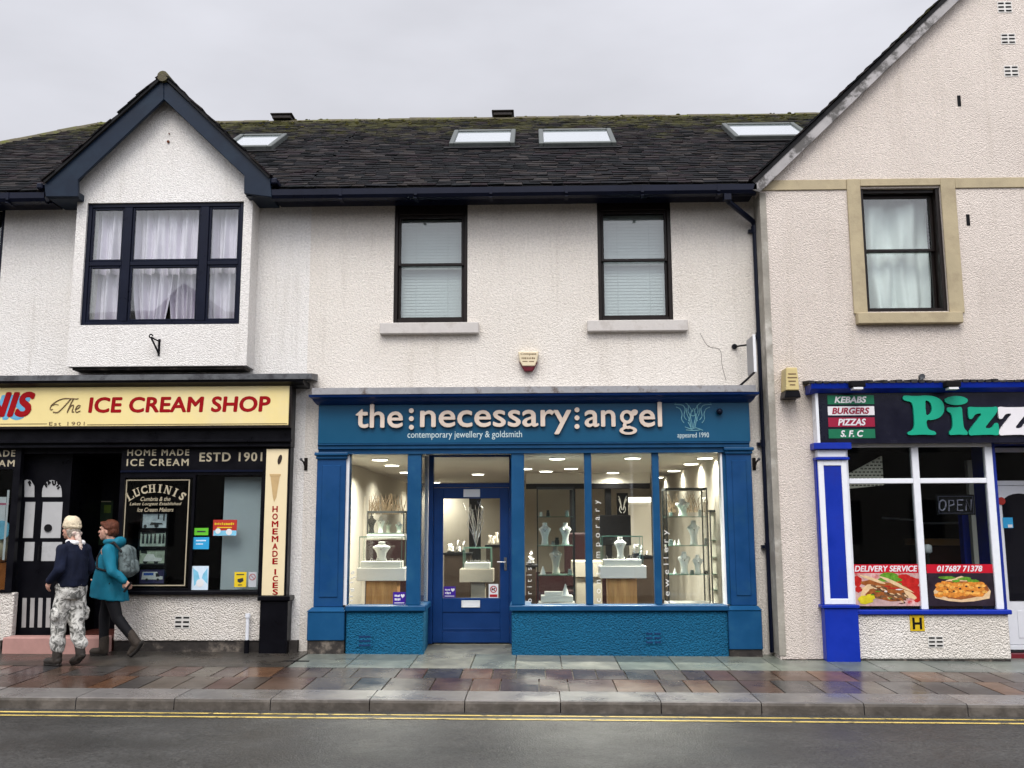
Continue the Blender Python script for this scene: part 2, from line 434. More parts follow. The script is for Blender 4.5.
def folds(mb, x0, x1, z0, z1, y, amp, waves, rnd, gather=0.0, m=0, nx=90, nz=14, th=0.002):
    """a hanging cloth with irregular folds"""
    ph = [rnd.uniform(0, 6.28) for _ in range(6)]
    b = len(mb.v)
    for j in range(nz+1):
        t = j/nz; z = z1+(z0-z1)*t
        for i in range(nx+1):
            s = i/nx; x = x0+(x1-x0)*s
            k = math.sin(s*waves*6.28+ph[0]+t*0.7)+0.6*math.sin(s*waves*2.3*6.28+ph[1]-t*1.1)+0.5*math.sin(s*waves*0.45*6.28+ph[2]+t*2.0)
            mb.v.append((x+gather*(0.5-s)*t*t*(x1-x0), y+amp*k*(0.55+0.45*t), z))
    for j in range(nz):
        for i in range(nx):
            a = b+j*(nx+1)+i; mb.face([a, a+1, a+nx+2, a+nx+1], m)

# ------------------------------------------------------------------ organic bodies
def capsule(bm, p0, p1, r0, r1, n=12):
    p0, p1 = Vector(p0), Vector(p1); d = (p1-p0); L_ = d.length
    if L_ < 1e-6: L_ = 1e-6; d = Vector((0, 0, 1))
    z = d.normalized(); rot = z.to_track_quat('Z', 'Y').to_matrix()
    rings = []
    K = 5
    prof = [(r0*math.sin(math.pi/2*i/K), -r0*math.cos(math.pi/2*i/K)) for i in range(0, K+1)]
    prof += [(r1*math.cos(math.pi/2*i/K), L_+r1*math.sin(math.pi/2*i/K)) for i in range(0, K+1)]
    for r, h in prof:
        r = max(r, 1e-4)
        rings.append([bm.verts.new(p0+rot @ Vector((r*math.cos(6.28318*k/n), r*math.sin(6.28318*k/n), h))) for k in range(n)])
    for a, b in zip(rings, rings[1:]):
        for k in range(n): bm.faces.new((a[k], a[(k+1) % n], b[(k+1) % n], b[k]))
    bm.faces.new(list(reversed(rings[0]))); bm.faces.new(rings[-1])

def ellipsoid(bm, c, r, rot=(0, 0, 0)):
    m = Matrix.Translation(c) @ Euler(rot).to_matrix().to_4x4() @ Matrix.Diagonal((*r, 1))
    bmesh.ops.create_uvsphere(bm, u_segments=20, v_segments=14, radius=1, matrix=m)

def blob(name, parts, m, parent, voxel=0.012, smooth=4, noise=None, at_local=True):
    """one continuous skin over tapered limbs; parts are given in the figure's own frame"""
    bm = bmesh.new()
    for p in parts:
        if p[0] == 'c': capsule(bm, *p[1:])
        elif p[0] == 'e': ellipsoid(bm, *p[1:])
        elif p[0] == 'k':
            for (a, ra), (b, rb) in zip(p[1], p[1][1:]): capsule(bm, a, b, ra, rb)
    me = bpy.data.meshes.new(name); bm.to_mesh(me); bm.free()
    o = bpy.data.objects.new(name, me); COL.objects.link(o)
    rm = o.modifiers.new('r', 'REMESH'); rm.mode = 'VOXEL'; rm.voxel_size = voxel
    sm = o.modifiers.new('s', 'SMOOTH'); sm.iterations = smooth; sm.factor = 0.5
    dg = bpy.context.evaluated_depsgraph_get(); dg.update()
    me2 = bpy.data.meshes.new_from_object(o.evaluated_get(dg))
    COL.objects.unlink(o); bpy.data.objects.remove(o); bpy.data.meshes.remove(me)
    if noise:
        from mathutils import noise as nz
        amp, fr, st = noise
        for v in me2.vertices:
            q = Vector((v.co.x*fr, v.co.y*fr, v.co.z*fr*st))
            v.co += v.normal*amp*nz.noise(q)
    me2.polygons.foreach_set('use_smooth', [True]*len(me2.polygons))
    me2.name = name
    if m:
        me2.materials.clear(); me2.materials.append(m)
    o2 = bpy.data.objects.new(name, me2); COL.objects.link(o2)
    if parent is not None: o2.parent = parent; ROOT[o2.name] = ROOT[parent.name]
    return o2
rnd = random.Random(11)
# ------------------------------------------------------------------ materials used
M_REND_W = render_mat('white_roughcast', (0.78, 0.76, 0.73), (0.72, 0.69, 0.65), 0.46, (0.40, 0.36, 0.30))
M_REND_P = render_mat('pinkish_roughcast', (0.75, 0.705, 0.645), (0.68, 0.63, 0.565), 0.46, (0.36, 0.31, 0.25))
M_REND_G = render_mat('buff_roughcast', (0.69, 0.615, 0.55), (0.62, 0.55, 0.49), 0.6, (0.38, 0.32, 0.25), scale=1.15)
M_REND_L = render_mat('low_wall_roughcast', (0.76, 0.72, 0.67), (0.66, 0.61, 0.54), 0.85, (0.36, 0.31, 0.24))
M_REND_B = render_mat('blue_roughcast', (0.005, 0.108, 0.215), (0.004, 0.090, 0.185), 0.9, (0.012, 0.07, 0.13), scale=0.9)
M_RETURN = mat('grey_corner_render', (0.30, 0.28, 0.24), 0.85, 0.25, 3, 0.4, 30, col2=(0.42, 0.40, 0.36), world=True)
M_BUFF = mat('buff_stone_paint', (0.40, 0.335, 0.215), 0.75, 0.12, 3, 0.25, 60, col2=(0.34, 0.28, 0.18), c2scale=2.5, world=True)
M_NAVY = mat('navy_gloss_paint', (0.003, 0.005, 0.016), 0.35, 0.2, 4, 0.05, 8, spec=0.16)
M_NAVY2 = mat('slate_blue_paint', (0.004, 0.012, 0.028), 0.42, 0.18, 3, 0.1, 14, col2=(0.007, 0.017, 0.033), spec=0.2)
M_BLACK = mat('black_gloss_paint', (0.003, 0.003, 0.005), 0.35, 0.3, 4, 0.06, 9, spec=0.14)
M_BLACKM = mat('black_matt', (0.004, 0.004, 0.005), 0.7, 0.3, 5, spec=0.15)
M_BROWN = mat('dark_brown_window_paint', (0.010, 0.0065, 0.0055), 0.4, 0.3, 6, 0.1, 20, spec=0.2)
M_BLUE = mat('blue_shopfront_paint', (0.003, 0.060, 0.158), 0.42, 0.16, 2.5, 0.08, 10, rvar=0.1, world=True, col2=(0.008, 0.072, 0.15), c2scale=5, c2lo=0.52, c2hi=0.75)
M_BLUEP = mat('blue_pilaster_paint', (0.003, 0.049, 0.158), 0.40, 0.16, 2.5, 0.08, 10, rvar=0.1, world=True, col2=(0.009, 0.062, 0.15), c2scale=4, c2lo=0.52, c2hi=0.75)
M_BLUED = mat('deep_blue_door_paint', (0.003, 0.033, 0.140), 0.38, 0.15, 3, 0.06, 10)
M_BLUES = mat('blue_sign_panel', (0.003, 0.070, 0.148), 0.38, 0.08, 1.5, 0.03, 5, rvar=0.06, world=True)
M_COBALT = mat('cobalt_blue_paint', (0.003, 0.025, 0.33), 0.4, 0.15, 3, 0.08, 12, col2=(0.003, 0.018, 0.25))
M_COBALTD = mat('dark_cobalt_paint', (0.006, 0.022, 0.22), 0.4, 0.2, 4, 0.08, 12)
M_WHITE = mat('white_paint', (0.72, 0.73, 0.74), 0.4, 0.06, 4, 0.04, 20)
M_UPVC = mat('white_plastic', (0.74, 0.76, 0.80), 0.3, 0.04, 4)
M_LEAD = mat('weathered_lead', (0.30, 0.30, 0.31), 0.6, 0.25, 5, 0.2, 20, col2=(0.10, 0.08, 0.07), c2scale=5, c2lo=0.52, c2hi=0.66, world=True)
M_LEADD = mat('dark_weathered_lead', (0.10, 0.105, 0.11), 0.5, 0.3, 5, 0.2, 20, col2=(0.04, 0.04, 0.045), c2scale=4, world=True)
M_TAR = mat('torn_black_felt', (0.012, 0.011, 0.012), 0.7, 0.4, 12, 0.8, 30, world=True)
M_CREAM = mat('cream_sign_board', (0.80, 0.66, 0.30), 0.42, 0.05, 1.2, col2=(0.78, 0.66, 0.36), c2scale=0.7)
M_RED = mat('crimson_lettering', (0.30, 0.003, 0.006), 0.5, 0.1, 4, spec=0.12)
M_SKYBL = mat('pale_blue_lettering', (0.12, 0.38, 0.58), 0.45, 0.05, 4)
M_SEPIA = mat('sepia_lettering', (0.16, 0.10, 0.05), 0.5, 0.1, 5)
M_GOLD = mat('pale_gold_lettering', (0.42, 0.37, 0.26), 0.45, 0.12, 8)
M_LETTER = mat('beige_metal_lettering', (0.66, 0.55, 0.46), 0.4, 0.1, 4)
M_LETSIDE = mat('bronze_letter_edge', (0.16, 0.10, 0.08), 0.5, 0.1, 4)
M_PALE = mat('pale_sign_writing', (0.55, 0.66, 0.66), 0.5, 0.05, 4)
M_FAINT = mat('faint_blue_line_art', (0.16, 0.36, 0.42), 0.5, 0.1, 5)

M_PANEU = glass_mat('upper_window_glass', (0.95, 0.97, 0.96), 0.07, 0.015)
M_SHOP = glass_mat('shop_glass', refl=0.045, wavy=0.006)
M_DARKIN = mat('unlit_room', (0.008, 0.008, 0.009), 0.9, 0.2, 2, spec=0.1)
M_SHOPD = glass_mat('dim_shop_glass', (0.80, 0.83, 0.83), refl=0.028, wavy=0.006)
M_STONE = mat('painted_sill', (0.55, 0.52, 0.49), 0.75, 0.1, 4, 0.2, 40, col2=(0.44, 0.41, 0.38), c2scale=4, world=True)
M_PLINTH = mat('bare_dirty_plinth', (0.035, 0.03, 0.027), 0.75, 0.5, 5, 0.7, 18, col2=(0.13, 0.11, 0.09), c2scale=5, world=True)
M_BARGE = mat('peeling_bargeboard', (0.36, 0.345, 0.34), 0.7, 0.15, 4, 0.2, 25, col2=(0.10, 0.095, 0.09), c2scale=3.0, c2lo=0.50, c2hi=0.58)
M_STEP = mat('pink_step', (0.42, 0.235, 0.205), 0.7, 0.12, 5, 0.2, 40, world=True)
M_THRESH = mat('red_brown_threshold', (0.07, 0.02, 0.015), 0.5, 0.3, 6)
M_SLATE = tone_mat('roof_slates', [(0.006, 0.006, 0.007), (0.012, 0.010, 0.011), (0.004, 0.004, 0.005), (0.020, 0.016, 0.015), (0.008, 0.008, 0.010), (0.015, 0.010, 0.012), (0.005, 0.006, 0.007), (0.030, 0.026, 0.025)],
                   0.8, 0.5, 35, moss=((0.060, 0.058, 0.016), 7.2, 9.6), bdist=0.015, spec=0.12)
M_UNDER = mat('roof_underlay', (0.012, 0.012, 0.013), 0.9, 0.3, 5)
M_MOSS = mat('mossy_ridge_tile', (0.10, 0.088, 0.055), 0.9, 0.35, 8, 0.8, 25, col2=(0.085, 0.09, 0.022), c2scale=4, world=True)
M_MOSSG = mat('olive_moss', (0.065, 0.062, 0.016), 0.95, 0.5, 20, 0.8, 60, col2=(0.10, 0.088, 0.04), c2scale=6, spec=0.05, world=True)
M_TERRA = mat('dark_vent', (0.03, 0.025, 0.022), 0.7, 0.3, 6)
M_ZINC = mat('zinc_skylight_frame', (0.09, 0.10, 0.095), 0.5, 0.25, 6, metal=0.2)
M_SKYGL = mat('skylight_glass', (0.30, 0.34, 0.35), 0.06, 0.05, 2, spec=1.0, coat=1.0, rvar=0)
M_CHROME = mat('steel', (0.5, 0.5, 0.5), 0.25, 0.1, 5, metal=1.0)
M_BRICKV = mat('white_air_brick', (0.66, 0.64, 0.60), 0.7, 0.1, 6)
M_SLOT = mat('air_brick_slot', (0.012, 0.012, 0.012), 0.9, 0.1, 5)
M_BLUEV = mat('dark_blue_grille', (0.004, 0.03, 0.10), 0.5, 0.2, 5)

# ------------------------------------------------------------------ helpers for repeated parts
def air_brick(x0, y0, x1, y1, Y, parent, body=M_BRICKV, slot=M_SLOT, rows=3, cols=2, proud=0.006):
    mb = MB(); mb.pbox(x0, y0, x1, y1, Y-proud, Y+0.03)
    o = build('air_brick', mb, body, parent)
    X0, X1, Z0, Z1 = rect(x0, y0, x1, y1, Y-proud)
    s = MB(); w = (X1-X0)/cols; h = (Z1-Z0)/rows
    for i in range(cols):
        for j in range(rows):
            s.box(X0+w*(i+0.12), X0+w*(i+0.88), Y-proud-0.004, Y-proud+0.01, Z0+h*(j+0.3), Z0+h*(j+0.7))
    build('slots', s, slot, o)
    return o

def frame_grid(mb, X0, X1, Z0, Z1, yf, yb, wd, vs=(), hs=(), bw=0.05, m=0):
    """rim of width wd plus upright bars at vs and cross bars at hs, butted so that no faces coincide"""
    mb.box(X0, X0+wd, yf, yb, Z0, Z1, m); mb.box(X1-wd, X1, yf, yb, Z0, Z1, m)
    mb.box(X0+wd, X1-wd, yf, yb, Z0, Z0+wd, m); mb.box(X0+wd, X1-wd, yf, yb, Z1-wd, Z1, m)
    for v in vs: mb.box(v-bw/2, v+bw/2, yf+0.004, yb-0.004, Z0+wd, Z1-wd, m)
    cuts = [X0+wd]+[c for v in sorted(vs) for c in (v-bw/2, v+bw/2)]+[X1-wd]
    for h in hs:
        for a, b in zip(cuts[::2], cuts[1::2]): mb.box(a, b, yf+0.007, yb-0.007, h-bw/2, h+bw/2, m)

# ------------------------------------------------------------------ the three buildings of the row
SEAM = at(309, 300, 0)[0]
YE = -0.40
ZE = at(512, 185.5, YE)[1]
YR = 4.0
ZR = at(519, 118.5, YR)[1]
RV = Vector((0, YR-YE, ZR-ZE)); RLEN = RV.length; RVn = RV.normalized()
RN = Vector((1, 0, 0)).cross(RVn)
def roofpt(px, py, lift=0.0):
    d = camdir((px-512)/F, -(py-384)/F, 1.0); p0 = Vector((0, YE, ZE))+RN*lift
    t = (p0-CAM).dot(RN)/d.dot(RN); p = CAM+d*t
    return p.x, (p-p0).dot(RVn)
BACK = 9.4
ZBOT = -0.35

ice = thing('terrace_building', 'white roughcast building with a navy gabled bay over the ice cream shop', 'building', (at(140, 640, 0)[0], 0, 0.0))
jewel = thing('terrace_building', 'pinkish white roughcast building with two sash windows over the blue jewellery shopfront', 'building', (at(530, 640, 0)[0], 0, 0.0))
gable = thing('gabled_building', 'buff roughcast building with a tall grey edged gable over the pizza takeaway', 'building', (at(900, 640, -0.4)[0], -0.4, 0.0))

# ---- pizza gable geometry needed by the valley
YG = -0.38
GX0 = at(770, 420, YG)[0]
vx0, vz0 = at(756, 179, YG-0.12); vx1, vz1 = at(943, 0, YG-0.12)
GS = (vz1-vz0)/(vx1-vx0)
GAX = GX0+3.7
def gz_roof(x): return vz0+GS*(min(x, 2*GAX-x)-vx0)

# ---- roof of the terrace
XHIP = roofpt(104, 122)[0]
XL = -10.2
XEND = 7.3
def roof_part(parent, u0, u1, clip, name='roof'):
    mb = MB()
    slates(mb, (u0, YE, ZE), (1, 0, 0), RVn, u1-u0, RLEN, 0.122, 0.13, 0.26, rnd, clip)
    return build(name, mb, M_SLATE, parent, recalc=False)
BFL, BFR, BAP = at(43, 181, -0.56), at(270, 176, -0.56), at(163.2, 74, -0.56)
def over_bay(x, v):
    if not BFL[0] < x < BFR[0]: return True
    f = (x-BFL[0])/(BAP[0]-BFL[0]) if x < BAP[0] else (BFR[0]-x)/(BFR[0]-BAP[0])
    return ZE+RVn.z*v > BFL[1]+(BAP[1]-BFL[1])*f-0.06
def hip_x(v): return XL+(XHIP-XL)*v/RLEN
r1 = roof_part(ice, XL, SEAM, lambda u, v: XL+u > hip_x(v)+0.05 and over_bay(XL+u, v))
r2 = roof_part(jewel, SEAM, XEND, lambda u, v: ZE+RVn.z*v > gz_roof(SEAM+u)-0.12 if SEAM+u > GX0-0.2 else True)
def sheet(parent, pts): 
    mb = MB(); mb.poly(pts); return build('roof_deck', mb, M_UNDER, parent)
vb = (BAP[1]-ZE)/RVn.z
sheet(ice, [(XL, YE, ZE-0.01), (BFL[0], YE, ZE-0.01), (BAP[0], YE+RVn.y*vb, ZE+RVn.z*vb-0.01), (BFR[0], YE, ZE-0.01), (SEAM, YE, ZE-0.01), (SEAM, YR, ZR-0.01), (XHIP, YR, ZR-0.01)])
sheet(jewel, [(SEAM, YE, ZE-0.01), (GX0-0.1, YE, ZE-0.01), (GX0+0.1+(ZR-gz_roof(GX0))/GS, YR, ZR-0.01), (SEAM, YR, ZR-0.01)])
mb = MB(); mb.poly([(XHIP, YR, ZR-0.02), (SEAM, YR, ZR-0.02), (SEAM, BACK, ZE-0.1), (XL, BACK, ZE-0.1)]); mb.poly([(XL, YE, ZE-0.02), (XHIP, YR, ZR-0.02), (XL, BACK, ZE-0.1)])
build('rear_roof', mb, M_UNDER, ice)
mb = MB(); mb.poly([(SEAM, YR, ZR-0.02), (XEND, YR, ZR-0.02), (XEND, BACK, ZE-0.1), (SEAM, BACK, ZE-0.1)]); build('rear_roof', mb, M_UNDER, jewel)
def ridge(parent, a, b, n):
    mb = MB(); a, b = Vector(a), Vector(b); d = (b-a)
    for i in range(n):
        p, q = a+d*(i/n), a+d*((i+0.985)/n); r = rnd.uniform(0.10, 0.118); dz = rnd.uniform(-0.008, 0.012)
        mb.tube([(p.x, p.y, p.z+dz-0.085), (q.x, q.y, q.z+dz*0.6-0.085)], r, 12)
    return build('ridge_tiles', mb, M_MOSS, parent, smooth=False)
ridge(ice, (XHIP, YR, ZR), (SEAM, YR, ZR), 11)
ridge(ice, (XL, YE, ZE), (XHIP, YR, ZR), 14)
ridge(jewel, (SEAM, YR, ZR), (XEND, YR, ZR), 26)
for par, xa_, xb_ in ((ice, XHIP, SEAM), (jewel, SEAM, XEND-1.2)):      # cushions of moss along the ridge
    mb = MB()
    for k in range(int((xb_-xa_)*14)):
        x = rnd.uniform(xa_, xb_); v = RLEN-abs(rnd.gauss(0, .32)); r0 = rnd.uniform(.010, .032); p = Vector((x, YE, ZE))+RVn*v+RN*.022
        if v > RLEN-.08: p = Vector((x, YR-.05, ZR+.01))
        mb.ell(tuple(p), (r0*1.4, r0, r0*.6), 6, 4)
    build('moss', mb, M_MOSSG, par, smooth=True)
for px, par in ((283, ice), (503, jewel)):
    x = at(px, 119, YR)[0]; mb = MB(); mb.box(x-0.17, x+0.17, YR-0.12, YR+0.12, ZR+0.02, ZR+0.085); mb.box(x-0.20, x+0.20, YR-0.15, YR+0.15, ZR+0.085, ZR+0.11)
    build('ridge_vent', mb, M_TERRA, par, bevel=0.02, seg=2)
# ---- skylights
for (x0, x1, ya, yb), par in (((221, 270.5, 135, 147.5), ice), ((449, 514.5, 130.5, 144), jewel), ((539, 617, 129.5, 144), jewel), ((735, 814, 123.5, 137), jewel)):
    u0, v0 = roofpt(x0, yb, 0.08); u1 = roofpt(x1, yb, 0.08)[0]; v1 = roofpt((x0+x1)/2, ya, 0.08)[1]
    P = lambda u, v, h: Vector((u, YE, ZE))+RVn*v+RN*h
    def slab(mb, a, b, c, d, h0, h1): mb.hexa([P(a, c, h0), P(b, c, h0), P(b, d, h0), P(a, d, h0), P(a, c, h1), P(b, c, h1), P(b, d, h1), P(a, d, h1)])
    mb = MB(); w = 0.075
    slab(mb, u0, u0+w, v0, v1, 0.0, 0.10); slab(mb, u1-w, u1, v0, v1, 0.0, 0.10); slab(mb, u0+w, u1-w, v0, v0+w, 0, 0.10); slab(mb, u0+w, u1-w, v1-w, v1, 0, 0.10)
    sk = build('skylight', mb, M_ZINC, par, bevel=0.01)
    mb = MB(); slab(mb, u0+w, u1-w, v0+w, v1-w, 0.05, 0.075); build('pane', mb, M_SKYGL, sk)
    mb = MB(); slab(mb, u0-0.08, u1+0.08, v0-0.10, v0-0.005, 0.03, 0.04); build('flashing', mb, M_UNDER, sk)

# ---- gutters, fascias
def eaves(par, xa, xb):
    mb = MB(); zt = at(512, 186.5, -0.50)[1]; zb = at(512, 196, -0.50)[1]
    prof = [(-0.50, zt), (-0.50, zb+0.05), (-0.47, zb+0.012), (-0.42, zb), (-0.36, zb+0.012), (-0.335, zb+0.05), (-0.335, zt), (-0.35, zt), (-0.36, zb+0.05), (-0.42, zb+0.02), (-0.475, zb+0.05), (-0.485, zt)]
    mb.xprism(prof, xa, xb)
    k = int((xb-xa)/0.9)
    for i in range(k):
        x = xa+(i+0.5)*(xb-xa)/k
        mb.box(x-0.02, x+0.02, -0.507, -0.33, zb-0.012, zb-0.002); mb.box(x-0.018, x+0.018, -0.508, -0.5035, zb+0.03, zt)
    build('gutter', mb, M_NAVY, par)
    zf = at(512, 204.5, 0)[1]-0.02
    mb = MB(); mb.box(xa, xb, -0.33, -0.29, zf, zt-0.015); mb.box(xa, xb, -0.289, 0.0, zf+0.02, zf+0.045); mb.box(xa, xb, -0.345, -0.331, zf+0.0, zf+0.03)
    build('fascia_board', mb, M_NAVY, par)
XA = at(44, 195, -0.5)[0]; XB = at(271, 195, -0.5)[0]; XG = at(757, 190, -0.5)[0]
eaves(ice, XL+0.2, XA); eaves(ice, XB, SEAM); eaves(jewel, SEAM+0.002, XG)

# ---- bay of the ice cream shop
YB = -0.32
BX0 = at(72, 285, YB)[0]; BX1 = at(249.5, 285, YB)[0]; BZ0 = at(160, 366, YB)[1]
wx0, wx1, wz0, wz1 = rect(84.6, 203, 242.2, 325, YB+0.03)
BZT = at(160, 199, YB)[1]
aX, aZ = at(163.5, 90, YB)
mb = MB(); wall(mb, BX0, BX1, BZ0, BZT, YB, YB+0.2, [(wx0, wx1, wz0, wz1)])
lx, lz = at(77, 184, YB); rx, rz = at(250, 180, YB)
mb.prism([(BX0, BZT), (BX1, BZT), (BX1, (lz+rz)/2), (aX, aZ), (BX0, (lz+rz)/2)], YB, YB+0.2)
mb.box(BX0, BX0+0.2, YB+0.2, 0.0, BZ0, BZT+0.3); mb.box(BX1-0.2, BX1, YB+0.2, 0.0, BZ0, BZT+0.3); mb.box(BX0+0.2, BX1-0.2, YB+0.2, 0.0, BZ0, BZ0+0.12)
bay = build('bay', mb, M_REND_W, ice)
mb = MB(); mb.box(BX0+0.05, BX1-0.05, YB+0.06, 0.0, BZ0-0.035, BZ0-0.001); build('soffit', mb, M_PLINTH, bay)
for px, py, r in ((168.5, 142, 0.018), (169.5, 134, 0.008)):
    x, z = at(px, py, YB); mb = MB(); mb.disc_y(x, z, r, YB-0.02, YB+0.01, 10); build('rusty_bolt', mb, mat('rust', (0.13, 0.035, 0.012), 0.8, 0.4, 20), bay)
# bay window
W = MB(); frame_grid(W, wx0, wx1, wz0, wz1, YB+0.03, YB+0.11, 0.055)
c1 = rect(121.5, 260, 129.7, 266, YB+0.03); c2 = rect(198.5, 260, 207, 266, YB+0.03); tz = at(163, 263, YB+0.03)[1]
for c in (c1, c2): W.box(c[0], c[1], YB+0.026, YB+0.115, wz0+0.055, wz1-0.055)
cols = [(wx0+0.055, c1[0]), (c1[1], c2[0]), (c2[1], wx1-0.055)]
for a, b in cols:
    W.box(a, b, YB+0.034, YB+0.10, tz-0.03, tz+0.03)
    for z0, z1 in ((wz0+0.055, tz-0.03), (tz+0.03, wz1-0.055)):
        frame_grid(W, a+0.001, b-0.001, z0+0.001, z1-0.001, YB+0.045, YB+0.09, 0.03)
win = build('bay_window', W, M_NAVY, ice, bevel=0.006)
for a, b in cols:
    mb = MB(); mb.box(a+0.02, b-0.02, YB+0.06, YB+0.066, wz0+0.06, wz1-0.06); build('pane', mb, M_PANEU, win)
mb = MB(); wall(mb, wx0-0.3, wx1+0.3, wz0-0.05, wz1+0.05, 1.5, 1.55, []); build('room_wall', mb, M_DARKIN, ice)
M_NET = mat('net_curtain_cloth', (0.72, 0.66, 0.76), 0.85, 0.06, 10)
for i, (a, b) in enumerate(cols):
    mb = MB(); folds(mb, a-0.03, b+0.03, tz-0.1, wz1+0.02, YB+0.22, 0.045, (b-a)*6, rnd)
    if i == 1:
        m_ = (a+b)/2; folds(mb, a-0.03, m_+0.05, wz0+0.0, tz+0.06, YB+0.27, 0.05, 4, rnd, 0.35); folds(mb, m_-0.02, b+0.03, wz0, tz+0.06, YB+0.31, 0.05, 3.6, rnd, 0.25)
    else: folds(mb, a-0.03, b+0.03, wz0-0.02, tz+0.06, YB+0.26, 0.045, (b-a)*5, rnd, 0.08)
    pos = ('left light', 'wide middle light', 'right light')[i]
    c = build('net_curtain', mb, M_NET, smooth=True); tag(c, 'pale lilac net curtain hanging in the %s of the navy bay window' % pos, 'curtain', 'net curtains in the bay window')
# bay gable: barge boards, roof
YBB = -0.52
def P2(pts, Y): return [at(x, y, Y) for x, y in pts]
mb = MB(); mb.prism(P2([(44, 184), (163.7, 79), (163.7, 99.5), (78, 180), (78, 196.5), (45.5, 196.5)], YBB), YBB, YBB+0.05)
build('bargeboard', mb, M_NAVY2, ice, bevel=0.006)
mb = MB(); mb.prism(P2([(163.9, 79), (270, 177.5), (271.5, 197), (244, 193.5), (244, 175.5), (163.9, 99.5)], YBB), YBB, YBB+0.05)
build('bargeboard', mb, M_NAVY2, ice, bevel=0.006)
for fx0, fx1, fy0, fy1 in ((46, 78, 182, 197), (244.5, 270, 178, 195)):   # boxed ends under the eaves
    X0, X1, Z0, Z1 = rect(fx0, fy0, fx1, fy1, YBB); mb = MB(); mb.box(X0+0.01, X1-0.01, YBB+0.052, -0.005, Z0, Z1-0.12); build('boxed_eave', mb, M_NAVY2, ice)
zl = at(43, 181, -0.56); zr_ = at(270, 176, -0.56); ap = at(163.2, 74, -0.56)
for foot, sgn in ((zl, 1), (zr_, -1)):
    Vv = Vector((ap[0]-foot[0], 0, ap[1]-foot[1])); ln = Vv.length
    mb = MB(); slates(mb, (foot[0], -0.58, foot[1]), (0, 1, 0), Vv, 4.0, ln, 0.165, 0.2, 0.34, rnd, lambda u, v: ZE+(u-0.58-YE)*RVn.z/RVn.y < foot[1]+Vv.z*v/ln+0.15, th=0.018)
    build('bay_roof', mb, M_SLATE, ice, recalc=False)
    n = Vector((-Vv.z*sgn, 0, Vv.x*sgn)).normalized()*0.03
    mb = MB(); a = Vector((foot[0], -0.56, foot[1])); b = Vector((ap[0], -0.56, ap[1])); d = Vector((0, 3.4, 0))
    mb.hexa([a-n, b-n, b-n+d, a-n+d, a, b, b+d, a+d]); build('bay_roof_deck', mb, M_UNDER, ice)
    mb = MB(); e = Vector((foot[0], -0.50, foot[1])); mb.box(foot[0]-0.05*sgn-0.04, foot[0]-0.05*sgn+0.04, -0.56, 0.1, foot[1]-0.10, foot[1]-0.02); build('side_gutter', mb, M_NAVY, ice, bevel=0.015)
mb = MB()
for i in range(9): mb.tube([(ap[0], -0.58+i*0.38, ap[1]-0.03+rnd.uniform(-.006, .008)), (ap[0], -0.58+i*0.38+0.375, ap[1]-0.03)], rnd.uniform(0.065, 0.075), 12)
build('ridge_tiles', mb, M_MOSS, ice)

# ---- main walls
ZTOP = at(512, 203, 0)[1]+0.25
iw_hole = (XL-1, at(262, 520, 0)[0], ZBOT-1, at(150, 447, 0)[1])
lw = rect(-70, 205, 2.5, 292, 0.0)
mb = MB(); wall(mb, XL, SEAM, ZBOT, ZTOP, 0.0, 0.3, [iw_hole, (BX0+0.2, BX1-0.2, BZ0+0.12, BZT), lw]); build('wall', mb, M_REND_W, ice)
W1 = rect(394, 203, 467.5, 322.5, 0.0); W2 = rect(597.8, 202, 671.8, 320.5, 0.0)
JX0 = at(346, 530, 0)[0]; JX1 = at(727, 530, 0)[0]; JZ = at(530, 448, 0)[1]
mb = MB(); wall(mb, SEAM, GX0+0.35, ZBOT, ZTOP, 0.0, 0.3, [W1, W2, (JX0, JX1, ZBOT-1, JZ)]); build('wall', mb, M_REND_P, jewel)
def shell(par, x0, x1, yb, zt, y0=0.3):
    mb = MB(); mb.box(x0, x1, yb, yb+0.2, ZBOT, zt); mb.box(x0-0.0, x0+0.1, y0, yb, ZBOT, zt); mb.box(x1-0.1, x1, y0, yb, ZBOT, zt)
    build('shell_walls', mb, M_REND_G, par)
shell(ice, XL, SEAM-0.01, BACK-0.3, ZTOP); shell(jewel, SEAM+0.01, GX0+0.34, BACK-0.3, ZTOP)
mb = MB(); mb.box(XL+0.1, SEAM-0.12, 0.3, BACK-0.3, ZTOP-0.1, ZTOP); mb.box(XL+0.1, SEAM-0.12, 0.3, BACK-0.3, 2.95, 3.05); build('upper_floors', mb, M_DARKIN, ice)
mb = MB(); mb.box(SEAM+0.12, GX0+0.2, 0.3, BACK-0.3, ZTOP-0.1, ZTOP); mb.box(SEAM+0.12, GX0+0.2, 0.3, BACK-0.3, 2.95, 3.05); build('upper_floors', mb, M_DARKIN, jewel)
# a second window of the ice cream building at the frame's edge
mb = MB(); frame_grid(mb, *lw[:2], lw[2], lw[3], 0.03, 0.1, 0.06, vs=[(lw[0]+lw[1])/2], hs=[(lw[2]+lw[3])/2])
w_ = build('side_window', mb, M_NAVY, ice, bevel=0.006); mb = MB(); mb.box(lw[0]+.05, lw[1]-.05, 0.06, 0.066, lw[2]+.05, lw[3]-.05); build('pane', mb, M_PANEU, w_)

